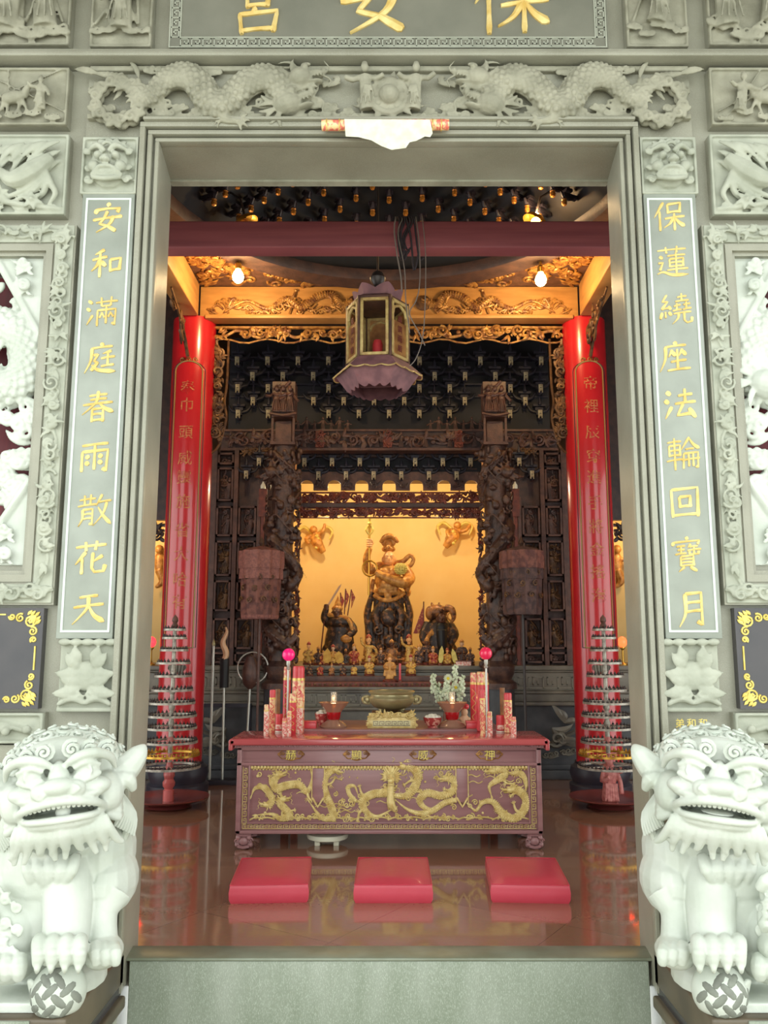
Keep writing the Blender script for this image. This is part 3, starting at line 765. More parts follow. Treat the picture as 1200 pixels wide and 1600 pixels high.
def fill_scene(seed, n=3, horse=True, size=None):
    def fn(m, x0, x1, z0, z1, y):
        R = random.Random(seed); W_, H_ = x1 - x0, z1 - z0
        for i in range(5): cloud(m, lerp(x0, x1, (i + .5) / 5), z0 + H_ * R.uniform(.05, .2), min(W_, H_) * .12, y, seed + i)
        for i in range(n):
            figure(m, lerp(x0, x1, (i + .5) / n) + R.uniform(-.02, .02), z0 + H_ * R.uniform(.12, .25), H_ * R.uniform(.6, .72), y, seed + 20 + i, R.uniform(-.4, .4))
        if horse:
            cx, cz = lerp(x0, x1, .5), z0 + H_ * .42; h = H_ * .5
            m.ell((cx, y - .01, cz), (h * .42, h * .2, h * .22), Euler((0, -.2, 0)))
            m.tube([(cx + h * .32, y, cz + h * .05), (cx + h * .5, y - .01, cz + h * .42), (cx + h * .68, y - .02, cz + h * .36)], [h * .15, h * .1, h * .06], 8, sub=3)
            for q, (a, b) in enumerate(((.3, .5), (.2, .12), (-.3, -.2), (-.35, -.5))): m.tube([(cx + h * a, y, cz - h * .1), (cx + h * (a + b) / 2 + h * .04, y, cz - h * .32), (cx + h * b, y, cz - h * .55)], [h * .09, h * .06, h * .05], 7, sub=2)
            m.tube([(cx - h * .4, y, cz + h * .1), (cx - h * .65, y, cz + .0), (cx - h * .7, y, cz - h * .3)], [h * .06, h * .08, h * .02], 6, sub=3)
        for i in range(4):
            m.tube([(R.uniform(x0, x1), y + .01, z0 + H_ * .2), (R.uniform(x0, x1), y + .01, z1)], H_ * .018, 5)
    return fn
def fill_bird(seed):
    def fn(m, x0, x1, z0, z1, y):
        R = random.Random(seed); W_, H_ = x1 - x0, z1 - z0
        # wing: three overlapping ranks of feathers lying along the top, tips pointing away from the doorway
        for rank in range(3):
            n = 6 - rank
            for i in range(n):
                u = i / (n - 1)
                fxx = lerp(x1 - W_ * .04, x0 + W_ * .42, u); fzz = z1 - H_ * (.10 + .10 * rank) - H_ * .06 * u
                m.leaf(fxx, fzz, W_ * (.34 - .05 * rank), pi + .40 + .18 * u + .1 * rank, H_ * .046, y - .012 + .017 * rank - .007 * (i % 2), .8, 8, .25)
        # body, neck and crested head reaching down toward the flowers
        bx, bz = x1 - W_ * .34, z0 + H_ * .46
        m.tube([(x1 - W_ * .12, y, z1 - H_ * .30), (bx + W_ * .06, y - .02, bz + H_ * .02), (bx - W_ * .10, y - .03, bz - H_ * .10), (bx - W_ * .20, y - .03, bz - H_ * .02), (bx - W_ * .26, y - .03, bz + H_ * .03)], [.03, .055, .045, .026, .024], 9, sub=4)
        m.ell((bx - W_ * .28, y - .03, bz + H_ * .04), (.032, .026, .026)); m.tube([(bx - W_ * .31, y - .03, bz + H_ * .035), (bx - W_ * .38, y - .03, bz - H_ * .01)], [.014, .004], 6)
        for q in range(3): m.leaf(bx - W_ * .26, bz + H_ * .07, .07, 1.2 + q * .5, .010, y - .02, .4, 5, .5)
        # long tail streamers
        for q in range(4): m.tube([(x1 - W_ * .18, y, bz + H_ * .1), (x1 - W_ * (.10 + .05 * q), y - .01, bz - H_ * .12), (x1 - W_ * (.06 + .12 * q), y, z0 + H_ * .22), (x1 - W_ * (.12 + .2 * q), y, z0 + H_ * .08)], [.014, .018, .016, .006], 6, sub=4)
        # blossoms and a branch
        m.tube([(x0, y + .01, z0 + H_ * .42), (x0 + W_ * .3, y, z0 + H_ * .2), (x0 + W_ * .6, y, z0 + H_ * .08), (x1, y + .01, z0 + H_ * .03)], [.02, .018, .016, .012], 7, sub=4)
        for (u, v) in ((.18, .36), (.42, .2), (.12, .14), (.74, .12)):
            cx, cz = x0 + W_ * u, z0 + H_ * v
            for q in range(6): m.leaf(cx, cz, .06, q * pi / 3 + u, .016, y - .01, .5, 6)
            m.ell((cx, y - .025, cz), .014)
        for i in range(4): cloud(m, lerp(x0, x1, (i + .5) / 4), z0 + H_ * .06, W_ * .07, y + .008, seed + i)
    return fn
def fill_mask(seed):
    def fn(m, x0, x1, z0, z1, y):
        W_, H_ = x1 - x0, z1 - z0; cx = (x0 + x1) / 2
        m.ell((cx, y + .02, z0 + H_ * .5), (W_ * .4, .045, H_ * .44))
        for s in (-1, 1):
            m.ell((cx + s * W_ * .17, y - .03, z0 + H_ * .60), (W_ * .085, .03, H_ * .075))
            m.tube([(cx + s * W_ * .04, y - .035, z0 + H_ * .67), (cx + s * W_ * .18, y - .045, z0 + H_ * .77), (cx + s * W_ * .38, y - .02, z0 + H_ * .72)], [.012, .018, .008], 7, sub=3)
            m.ell((cx + s * W_ * .26, y - .02, z0 + H_ * .42), (W_ * .12, .03, H_ * .1))
            m.leaf(cx + s * W_ * .36, z0 + H_ * .66, W_ * .18, pi / 2 - s * .9, .022, y - .01, .5)
            m.ell((cx + s * W_ * .055, y - .06, z0 + H_ * .47), (W_ * .05, .022, H_ * .04))
            m.spiral(cx + s * W_ * .38, z0 + H_ * .2, W_ * .09, y, .009, 1.4, 0, s)
            m.spiral(cx + s * W_ * .40, z0 + H_ * .42, W_ * .07, y, .008, 1.4, 0, s)
        m.ell((cx, y - .05, z0 + H_ * .50), (W_ * .09, .03, H_ * .08))
        m.tube([(cx - W_ * .3, y - .02, z0 + H_ * .24), (cx - W_ * .15, y - .045, z0 + H_ * .35), (cx, y - .05, z0 + H_ * .37), (cx + W_ * .15, y - .045, z0 + H_ * .35), (cx + W_ * .3, y - .02, z0 + H_ * .24)], .011, 7, sub=3)
        m.tube([(cx - W_ * .28, y - .02, z0 + H_ * .22), (cx, y - .045, z0 + H_ * .14), (cx + W_ * .28, y - .02, z0 + H_ * .22)], .014, 7, sub=4)
        for i in range(7): m.ell((cx + (i - 3) * W_ * .066, y - .036, z0 + H_ * .285), (.0085, .010, .016), nu=8, nv=6)
        m.ell((cx, y - .02, z0 + H_ * .22), (W_ * .2, .02, H_ * .05))
        for i in range(7):
            a = lerp(.5, pi - .5, i / 6)
            m.spiral(cx + W_ * .42 * cos(a), z0 + H_ * (.6 + .33 * sin(a)), W_ * .075, y, .009, 1.4, a, 1)
        m.tube([(cx - W_ * .12, y - .03, z0 + H_ * .8), (cx, y - .04, z0 + H_ * .84), (cx + W_ * .12, y - .03, z0 + H_ * .8)], .01, 6, sub=3)
    return fn
def fill_drape(m, x0, x1, z0, z1, y):
    W_, H_ = x1 - x0, z1 - z0; cx = (x0 + x1) / 2
    for i in range(5): m.ell((lerp(x0, x1, (i + .5) / 5), y + .005, z1 - .01), (W_ * .11, .02, .018))
    m.ell((cx, y + .02, z0 + H_ * .5), (W_ * .33, .035, H_ * .22))
    for s in (-1, 1):
        for k, (a, L, zz) in enumerate(((.5, .3, .62), (.95, .26, .68), (-.3, .36, .55), (-.5, .4, .34), (.2, .34, .4))):
            m.leaf(cx + s * W_ * .1, z0 + H_ * zz, W_ * L * 1.2, a if s > 0 else pi - a, .03, y, .45, 8, .3 * s)
        m.tube([(cx, y + .005, z0 + H_ * .12), (cx + s * W_ * .22, y, z0 + H_ * .2), (cx + s * W_ * .46, y + .005, z0 + H_ * .1)], [.012, .022, .01], 7, sub=4)
        m.spiral(cx + s * W_ * .1, z0 + H_ * .24, .025, y, .008, 1.3, 0, s)
    m.box(x0, x1, 4.0, 4.03, z0, z0 + .02)

NAMES = {-1: 'left', 1: 'right'}
for s in (-1, 1):
    sd = NAMES[s]
    relief('mask_relief', f'pale stone lion-face mask relief above the {sd} couplet slab', -1.60, -1.31, Z(302, 3.99), Z(213, 3.99), s, fill_mask(1), 'carved_pale', vox=.005)
    relief('drapery_relief', f'pale square stone relief of draped cloth and leaves below the {sd} couplet slab', -1.565, -1.29, Z(1113, 3.99), Z(1000, 3.99), s, fill_drape, 'carved_pale', vox=.006, frame=0)
    relief('phoenix_relief', f'square grey stone relief of a phoenix wing beside the {sd} lion-face mask', -2.25, -1.675, Z(335, 4), Z(210, 4), s, fill_bird(3 if s < 0 else 9), 'carved_pale', vox=.0055)
    relief('rider_relief', f'grey stone relief of a rider on horseback at the {sd} end of the dragon frieze', -2.25, -1.695, Z(195, 4), Z(106, 4), s, fill_scene(31 if s < 0 else 77, 2, True), 'carved', vox=.006)
    relief('scene_relief', f'grey stone relief of figures in the upper {sd} corner of the facade', -2.35, -1.71, Z(70, 4), Z(70, 4) + .6, s, fill_scene(50 if s < 0 else 91, 3, False), 'carved', vox=.007)
    relief('attendant_relief', f'narrow grey stone relief of one robed figure at the {sd} end of the name board', -1.60, -1.27, Z(73, 4), Z(73, 4) + .6, s, fill_scene(11 if s < 0 else 17, 1, False), 'carved', vox=.007)
    # ---- carved dragon window
    k = 1 if s < 0 else 2
    wn = struct(sided(MB().box(-2.7, -1.79, 4.26, 4.30, 1.9, 3.45), s).build(f'window_{k}', G['window_red'], None))
    t = thing('dragon_window', f'pale stone openwork dragon window with a flowered frame, {sd} of the doorway', 'window carving', (0, 0, 0))
    fr = MB()
    z0, z1 = Z(945, 4.0), Z(350, 4.0)
    X0, X1 = -2.93, -1.61
    for (a, b, y) in ((.11, .145, 4.0), (.145, .165, 4.02)):
        fr.box(X1 - b, X1 - a, y, 4.06, z0 + b, z1 - b); fr.box(X0 + a, X0 + b, y, 4.06, z0 + b, z1 - b)
        fr.box(X0 + a, X1 - a, y, 4.06, z0 + a, z0 + b); fr.box(X0 + a, X1 - a, y, 4.06, z1 - b, z1 - a)
    for (a, b, c, e) in ((X1 - .11, X1, z0, z1), (X0, X0 + .11, z0, z1), (X0 + .11, X1 - .11, z0, z0 + .11), (X0 + .11, X1 - .11, z1 - .11, z1)): fr.box(a, b, 4.01, 4.06, c, e)
    sided(fr, s).build('window_frame', G['granite'], t)
    fo = MB(); yb = 4.004
    foliage(fo, X1 - .10, X1 - .01, z0 + .1, z1 - .02, yb - .008, .085, 5, n=85, r=.0085)
    foliage(fo, X0 + .1, X1, z1 - .095, z1 - .015, yb - .008, .085, 6, n=60, r=.0085)
    foliage(fo, X0 + .1, X1, z0 + .015, z0 + .095, yb - .008, .085, 7, n=60, r=.0085)
    for (a, b, c, e) in ((X1 - .10, X1 - .008, z0 + .008, z1 - .008), (X0 + .1, X1 - .008, z1 - .10, z1 - .008), (X0 + .1, X1 - .008, z0 + .008, z0 + .10)): fo.box(a, b, 4.0, 4.03, c, e)
    sided(fo, s).build('flower_border', G['carved_pale'], t, remesh=.0045)
    # openwork: one coiling dragon among clouds, octagon spandrels in the corners
    o = MB(); a, b, c, e = -2.74, -1.775, 1.87, 3.47; cx = (a + b) / 2
    yo = 4.1
    for (sx_, sz_, px_, pz_) in ((1, 1, b, e), (1, -1, b, c), (-1, 1, a, e), (-1, -1, a, c)):
        o.prism([(px_, pz_), (px_ - sx_ * .24, pz_), (px_, pz_ - sz_ * .40)], 4.05, 4.13)
        foliage(o, min(px_, px_ - sx_ * .16), max(px_, px_ - sx_ * .16), min(pz_, pz_ - sz_ * .22), max(pz_, pz_ - sz_ * .22), 4.05, .1, 8, n=7, r=.014, vine=False)
        o.tube([(px_ - sx_ * .26, 4.05, pz_), (px_, 4.05, pz_ - sz_ * .43)], .022, 7)
    body = [(-2.2, 2.05), (-1.98, 2.0), (-1.86, 2.12), (-1.9, 2.3), (-2.1, 2.4), (-2.35, 2.48), (-2.5, 2.68), (-2.36, 2.88), (-2.12, 2.84), (-1.93, 2.76), (-1.84, 2.92), (-1.92, 3.1), (-2.14, 3.12), (-2.3, 3.2)]
    dragon(o, body, .085, yo, scales=.26, face=2.4, legs=((.2, 1, .2, .5), (.55, -1, .25, -2.4), (.7, 1, .22, .7), (.86, -1, .26, .3)), fin=2, nb=10)
    for i, (x_, z_, sc) in enumerate(((-1.86, 2.62, .07), (-1.85, 2.42, .065), (-1.87, 3.05, .06), (-1.86, 3.22, .06), (-1.87, 2.2, .07), (-1.9, 2.02, .06), (-2.05, 2.62, .07), (-2.3, 2.2, .09), (-2.5, 2.35, .08), (-2.6, 2.95, .08), (-2.5, 3.2, .08), (-2.1, 3.32, .07), (-2.05, 3.0, .05), (-2.55, 2.05, .08), (-1.88, 2.84, .05))):
        cloud(o, x_, z_, sc, yo - .02, i + 60)
        for e in range(3): o.spiral(x_ + (e - 1) * sc * .9, z_ - sc * .5 * (e % 2), sc * .6, yo - .03, sc * .2, 1.5, e + i, 1 if e % 2 else -1, 7, .3)
        o.ell((x_, yo + .01, z_), (sc * 1.0, .03, sc * .6))
    for i in range(11):
        o.leaf(-1.80, 1.95 + i * .135, .16, pi - .5 + (i % 3) * .5, .026, yo - .01, .5, 7, .5 if i % 2 else -.5)
        o.spiral(-1.83, 2.0 + i * .135, .05, yo - .02, .017, 1.5, i, 1 if i % 2 else -1, 7, .3)
    if s > 0: dragon_head(o, Vector((-1.90, yo - .06, 2.78)), .10, -2.7)
    sided(o, s).build('dragon_carving', G['lion'], t, remesh=.0062)
    # ---- black panel with gilt corners
    t = thing('slate_panel', f'black slate panel with gold scroll corners under the {sd} dragon window', 'panel', (0, 0, 0))
    pz0, pz1, px1, px0 = Z(1108, 4.0), Z(950, 4.0), -1.655, -2.85
    sided(MB().box(px0, px1, 4.015, 4.06, pz0, pz1), s).build('slab', G['slate'], t)
    go = MB()
    for (cx_, cz_, ax, az) in ((px1 - .025, pz1 - .025, -1, -1), (px1 - .025, pz0 + .025, -1, 1), (px0 + .025, pz1 - .025, 1, -1), (px0 + .025, pz0 + .025, 1, 1)):
        for k2, (dx, dz, r_) in enumerate(((.035, .035, .03), (.085, .022, .022), (.022, .085, .022), (.125, .016, .016), (.016, .125, .016))):
            go.spiral(cx_ + ax * dx, cz_ + az * dz, r_, 4.013, .0052, 1.5, k2, ax * az * (1 if k2 % 2 else -1), 6, .1)
            go.leaf(cx_ + ax * dx * .4, cz_ + az * dz * .4, .03, math.atan2(-az, -ax), .008, 4.012, .3)
        for k2 in range(4): go.leaf(cx_ + ax * .01, cz_ + az * .01, .05, math.atan2(az, ax) + (k2 - 1.5) * .35, .007, 4.011, .3)
    go.box(px1 - .034, px1 - .027, 4.010, 4.02, pz0 + .18, pz1 - .18); go.box(px0 + .18, px1 - .18, 4.010, 4.02, pz0 + .027, pz0 + .034); go.box(px0 + .18, px1 - .18, 4.010, 4.02, pz1 - .034, pz1 - .027)
    sided(go, s).build('gold_corners', G['gold_pale'], t)
    relief('scroll_relief', f'pale stone strip carved with scrolls just behind the {sd} lion head', -2.8, -1.62, Z(1162, 4), Z(1114, 4), s,
           lambda m, x0, x1, z0, z1, y: foliage(m, x0, x1, z0, z1, y + .02, .11, 4, n=22, r=.012), 'carved_pale', vox=.007)
    # low plinth of the facade pillars
    struct(sided(MB().box(-2.9, -1.31, 4.02, 4.06, -.36, Z(1165, 4)), s).build('baseboard_' + sd, G['granite'], None))
# faint gold inscription cut low on the right pillar
t = thing('donor_inscription', 'faint gold columns of small characters low on the right doorway pillar', 'inscription', (0, 0, 0))
m = MB()
for c_, col in enumerate(('弟和和', '子四年')):
    for r_, ch in enumerate(col): typeset(m, ch, X(1062 + r_ * 18, 1130, 4.02), Z(1130 + c_ * 17, 4.02), .042, 4.02, .003)
for r_, ch in enumerate('本'): typeset(m, ch, X(1062, 1155, 4.02), Z(1158, 4.02), .042, 4.02, .003)
m.build('characters', G['gold_pale'], t)

# --- paper talisman and its roll hanging on the lintel
t = thing('paper_talisman', 'torn white paper hung at the middle of the door lintel', 'paper', (0, 0, 0))
y = 3.90; P = []
R = random.Random(2)
top = [(538, 186), (672, 187)]
bot = [(676, 208), (672, 214), (664, 213), (650, 220), (640, 222), (634, 231), (612, 234), (596, 228), (580, 219), (560, 214), (540, 213)]
pts = [(X(a, b, y), Z(b, y)) for a, b in top + bot]
MB().prism(pts, y, y + .003).build('paper_sheet', G['paper'], t)
MB().tube([(X(502, 195, y), y + .03, Z(196, y + .03)), (X(702, 195, y), y + .03, Z(195, y + .03))], .028, 14).build('cloth_roll', G['foil'], t)
m = MB()
for q in (510, 530, 676, 690): m.torus((X(q, 195, y), y + .03, Z(195.5, y + .03)), .029, .003, 16, 5, Euler((0, pi / 2, 0)))
m.build('gold_band', G['cap'], t)
# ================================================================== HALL INTERIOR: columns, beams, ceiling
def lampobj(name, loc, energy, col, size=.05, parent=None, spot=None, rot=None):
    l = bpy.data.lights.new(name, 'SPOT' if spot else 'POINT'); l.energy = energy; l.color = col; l.shadow_soft_size = size
    if spot: l.spot_size, l.spot_blend = spot
    o = bpy.data.objects.new(name, l); COL.objects.link(o); o.location = loc
    if rot: o.rotation_euler = rot
    if parent: o.parent = parent
    return o

t = thing('tie_beam', 'dull red wooden tie beam running across the hall just inside the doorway', 'beam', (0, 5.68, 4.40))
part('beam', MB().box(-2.06, 2.06, -.075, .075, -.10, .105), G['beam_red'], t, bevel=.012)
# the beam ends rest on the two side beams' hangers
for s in (-1, 1): part('hanger', MB().box(min(s * 1.9, s * 2.04), max(s * 1.9, s * 2.04), -.06, .06, .10, .59), G['wood'], t)

# --- red round columns
CX, CY, CR = 2.152, 8.80, .233
COLCH = {-1: ('奉巾頭威靈施省大哈有', [(605), 632, 675, 715, 745, 783, 828, 865, 905, 940]),
         1: ('帝裡辰穿進手將金搖海', [598, 634, 675, 712, 745, 785, 822, 858, 893, 930])}
for s in (-1, 1):
    t = thing('red_column', f'tall round red lacquered column {NAMES[s]} of the altar with faded gold characters', 'column', (s * CX, CY, 0), group='red columns flanking the altar')
    part('shaft', MB().lathe([(CR * 1.0, .30), (CR, 5.0)], n=48), G['lacquer'], t)
    part('stone_base', MB().lathe([(.30, 0), (.31, .03), (.31, .08), (.275, .10), (.29, .14), (.305, .19), (.29, .25), (.25, .28), (.25, .30)], n=40), G['wood_black'], t)
    zt, zb = Z(578, CY - CR), Z(1012, CY - CR)
    def wrap(a, z, e=.003): return Vector(((CR + e) * sin(a), -(CR + e) * cos(a), z))
    for q, (ha, rr) in enumerate(((.66, .007), (.80, .004))):
        pts = [wrap(-ha, zb)] + [wrap(-ha, lerp(zb, zt, i / 12)) for i in range(1, 13)]
        pts += [wrap(-ha * cos(b), zt + .10 * sin(b)) for b in [pi * i / 12 for i in range(1, 12)]]
        pts += [wrap(ha, lerp(zt, zb, i / 12)) for i in range(13)] + [wrap(lerp(ha, -ha, i / 8), zb) for i in range(1, 9)]
        part('panel_line', MB().tube(pts, rr, 6), G['col_line' if q == 0 else 'wood_black'], t)
    chars, ys = COLCH[s]
    m = MB()
    for ch, py in zip(chars, ys):
        zc = Z(py, CY - CR)
        typeset(m, ch, 0, zc, .15, 0, .004, lambda p: wrap(p.x / CR, p.z, .003 + p.y))
    m.build('inscription', G['col_char'], t)
    m = MB(); zc = Z(562, CY - CR)
    for k in range(-1, 2): m.tube([wrap(k * .3 + .12 * cos(b) * (1 - b / 12), zc + .028 * sin(b) * (1 - b / 12), .004) for b in [i * .7 for i in range(12)]], .006, 5)
    m.build('cloud_ornament', G['gilt'], t)
    m = MB()
    zc = Z(1047, CY - CR)
    for k in range(-2, 3): m.tube([wrap(k * .16 + .09 * cos(b) * (1 - b / 12), zc + .03 * sin(b) * (1 - b / 12) + .01 * abs(k), .004) for b in [i * .7 for i in range(12)]], .006, 5)
    for k in range(-2, 3): m.tube([wrap(k * .14, zc + .05, .004), wrap(k * .10, zc - .08, .004)], [.02, .006], 6)
    m.build('lotus_ornament', G['plinth'], t)

# --- gold beams around the ceiling square
BZ0, BZ1 = 4.985, 5.345
for s in (-1, 1):
    t = thing('side_beam', f'plain gold painted ceiling beam running in depth along the {NAMES[s]} side', 'beam', (s * 2.155, 0, 0), group='gold ceiling beams')
    part('beam', MB().box(-.095, .095, 4.42, 8.55, BZ0, BZ1), G['gilt_plain'], t, bevel=.01)
    # pierced bracket under the beam, in front of the column
    m = MB(); q = MB()
    foliage(q, 0, .75, -.28, 0, 0, .16, 4, n=14, r=.018, vine=False)
    for v in q.v:
        d, h = v.x, v.z                      # d: out from the column, h: down from the beam
        lim = -.42 * (1 - d / .78) - .03
        v.z = h / .28 * -lim
    m.v = [Vector((v.y * .8, CY - CR - .03 - v.x, BZ0 + v.z - .005)) for v in q.v]; m.f = q.f; m.mi = q.mi
    m.tube([(0, CY - CR - .03, BZ0 - .46), (0, CY - CR - .30, BZ0 - .22), (0, CY - CR - .78, BZ0 - .015)], [.02, .016, .012], 6, sub=4)
    m.build('carved_bracket', G['gilt_dim'], t)
t = thing('dragon_beam', 'gold beam above the altar carved with two dragons in waves', 'beam', (0, 8.62, 0))
part('beam', MB().box(-2.06, 2.06, 0, .15, BZ0 + .02, BZ1), G['gilt_plain'], t)
part('lower_lip', MB().box(-2.0, 2.0, -.03, .15, BZ0 - .01, BZ0 + .035), G['gilt_plain'], t, bevel=.008)
m = MB()
for s in (-1, 1):
    q = MB(); h0 = BZ0 + .04
    dragon(q, [(-1.75, h0 + .05), (-1.55, h0 + .15), (-1.32, h0 + .06), (-1.12, h0 + .17), (-.95, h0 + .07), (-.80, h0 + .19), (-.62, h0 + .22), (-.52, h0 + .10), (-.42, h0 + .13)], .035, -.02, face=.4, legs=((.4, 1, .12, .6), (.7, -1, .14, -.6)), fin=1, nb=8, scales=.27)
    R = random.Random(3)
    for i in range(26):
        x = -1.92 + i * .056; top = .10 + .09 * sin(i * .5) + (.06 if i > 14 else 0)
        q.spiral(x, h0 + R.uniform(.02, top), R.uniform(.03, .05), -.005, .010, 1.4, R.uniform(0, 6), R.choice((-1, 1)), 5)
        q.tube([(x - .06, -.01, h0 + R.uniform(0, top)), (x, -.02, h0 + R.uniform(.02, top + .03)), (x + .06, -.01, h0 + R.uniform(0, top))], .012, 5, sub=3)
    m.merge(sided(q, s))
m.build('dragon_carving', G['gilt'], t)
for s in (-1, 1): part('medallion', MB().lathe([(.085, 0), (.085, .02), (.07, .028), (0, .03)], n=24), G['gilt_dim'], t, xf=Matrix.Translation((s * .37, 0, BZ0 + .17)) @ Euler((pi / 2, 0, 0)).to_matrix().to_4x4())

# --- ceiling with round caisson
ZC, RC, YC = 5.35, 2.02, 6.35
m = MB(); n = 64; vs = []; fs = []
for i in range(n):
    a = 2 * pi * i / n; c, s_ = cos(a), sin(a)
    vs.append((RC * c, YC + RC * s_, ZC))
    k = min(2.25 / max(abs(c), 1e-6), ((8.62 - YC) if s_ > 0 else (YC - 4.41)) / max(abs(s_), 1e-6))
    vs.append((k * c, YC + k * s_, ZC))
for i in range(n): fs.append((2 * i, 2 * i + 1, (2 * i + 3) % (2 * n), (2 * i + 2) % (2 * n)))
m.add(vs, fs); m.add([(v[0], v[1], v[2] + .05) for v in vs], [tuple(reversed(f)) for f in fs])
caisson = thing('caisson_ceiling', 'dark round caisson ceiling with rings of brackets over the hall', 'ceiling', (0, 0, 0))
m.build('flat_ceiling', G['wood_brown'], caisson)
m = MB().lathe([(RC - .02, ZC - .05), (RC + .20, ZC - .06), (RC + .20, ZC - .01), (RC, ZC), (RC - .02, ZC + .06), (RC - .04, ZC + .06), (RC - .04, ZC - .02), (RC - .02, ZC - .05)], (0, YC, 0), 64, caps=False)
m.build('rim_ring', G['wood'], caisson)
prof = [(RC, ZC + .02)] + [(RC + .10 - .55 * k * .11, ZC + .07 + .11 * k) for k in range(12)] + [(0, ZC + 1.4)]
MB().lathe(prof, (0, YC, 0), 48, caps=False).build('dome', G['jet'], caisson)
m = MB()
m.cbox((0, .03, .0), (.05, .16, .035)); m.cbox((0, .0, .045), (.085, .07, .028)); m.tube([(0, .08, .0), (0, -.02, -.03), (0, -.07, .03)], [.02, .022, .01], 7, sub=3)
m.tube([(0, -.03, .02), (0, -.035, -.05)], [.016, .02], 7)
arm = m
dome_n = 0
proto = tipm = None
for k in range(2, 8):
    rr = RC - .02 - .55 * k * .11; z = ZC + .05 + .11 * k
    cnt = 15
    for i in range(cnt):
        a = pi / 2 + (i - (cnt - 1) / 2 + (k % 2) * .5) * (.165 + .008 * k)
        if abs(a - pi / 2) > 1.25: continue
        if proto is None:
            o = arm.build('bracket', G['wood_black'], caisson)
            tp = MB(); tp.lathe([(.0, -.11), (.022, -.10), (.028, -.075), (.02, -.055), (.026, -.045), (0, -.03)], (0, -.036, 0), 8)
            c = tp.build('bracket_tip', G['tip_gold'], o); proto, tipm = o, c
        else:
            o = proto.copy(); COL.objects.link(o); c = tipm.copy(); COL.objects.link(c); c.parent = o
        o.location = (rr * cos(a), YC + rr * sin(a), z); o.rotation_euler = (0, 0, a - pi / 2)
        dome_n += 1
for s in (-1, 1):
    q = MB(); R = random.Random(12)
    for i in range(90):
        y = R.uniform(7.15, 8.52); xin = sqrt(max(0, (RC + .22) ** 2 - (y - YC) ** 2)); lo = max(xin + .05, .25)
        if lo > 2.0: continue
        x = R.uniform(lo, 2.02)
        if R.random() < .5: q.spiral(x, y, R.uniform(.05, .1), 0, .017, 1.4, R.uniform(0, 6), R.choice((-1, 1)), 5, .4)
        else:
            a = R.uniform(0, 6.3)
            for e in range(3): q.leaf(x, y, R.uniform(.1, .2), a + e * .6, .028, -.005, .5, 5, .6)
    q.v = [Vector((s * p.x, p.z, ZC + p.y)) for p in q.v]
    q.build('corner_carving', G['gilt'], caisson)

# --- bulbs under the ceiling
def bulb(px, py, d, ztop, lab, e):
    p = at(px, py, d)
    t = thing('ceiling_bulb', lab, 'lamp', (p.x, p.y, p.z), group='bare ceiling bulbs')
    part('bulb', MB().lathe([(0, -.065), (.03, -.06), (.052, -.035), (.058, 0), (.045, .04), (.028, .065), (.026, .08)], n=20), G['bulb'], t)
    part('socket', MB().lathe([(.03, .075), (.034, .08), (.034, .13), (.015, .15), (.015, ztop - p.z)], n=16), G['brass_gold'], t)
    lampobj('bulb_light', (0, -.02, -.12), e, (1, .70, .34), .06, t)
WARM = (1, .66, .32)
bulb(372, 432, 7.9, ZC, 'glowing bare bulb under the ceiling above the left column', 34)
bulb(845, 437, 7.9, ZC, 'glowing bare bulb under the ceiling above the right column', 34)
for s, (px, py), lab in ((1, (837, 347), 'small spotlight with gold dish above the tie beam on the right'), (-1, (383, 349), 'small spotlight with gold dish above the tie beam on the left')):
    p = at(px, py, 7.4)
    t = thing('dish_spotlight', lab, 'lamp', tuple(p), group='dish spotlights in the caisson')
    dish = MB().lathe([(.02, .07), (.06, .06), (.11, .02), (.13, -.02), (.115, .02), (.06, .05), (.02, .06)], n=20)
    part('dish', dish, G['brass_gold'], t, xf=Euler((0, s * .6, 0)).to_matrix().to_4x4())
    part('bulb', MB().ell((0, 0, 0), .045), G['bulb'] if s > 0 else G['glass_amber'], t)
    part('stem', MB().tube([(0, 0, .05), (s * .05, 0, .25), (s * .18, .1, .38)], .012, 6), G['iron'], t)
    if s > 0: lampobj('spot_light', (0, -.03, .1), 10, WARM, .04, t)

# --- gilded fringe hanging between the columns
t = thing('hanging_fringe', 'pierced gilded fringe hanging between the columns, with a carved strip down each side', 'carving', (0, 8.8, 0))
m = MB(); foliage(m, -1.95, 1.95, Z(535, 8.8) + .02, Z(512, 8.8), 0, .13, 21, n=110, r=.017)
m.tube([(-1.95, 0, Z(512, 8.8)), (1.95, 0, Z(512, 8.8))], .02, 6)
wv = [(-1.95 + i * .1, 0, Z(533, 8.8) + .025 * sin(i * 1.3)) for i in range(40)]; m.tube(wv, .012, 5)
m.build('top_fringe', G['gilt'], t)
for s in (-1, 1):
    m = MB(); foliage(m, -1.96, -1.785, 3.62, Z(530, 8.8), 0, .13, 30, n=60, r=.016)
    m.tube([(-1.96, 0, Z(530, 8.8)), (-1.96, 0, 3.6)], .014, 5)
    m.tube([(-1.775, 0, Z(530, 8.8)), (-1.78, 0, 4.3), (-1.80, 0, 4.1), (-1.775, 0, 3.9), (-1.85, 0, 3.6), (-1.96, 0, 3.5)], .013, 5, sub=4)
    sided(m, s).build('side_strip', G['gilt_dim'], t)

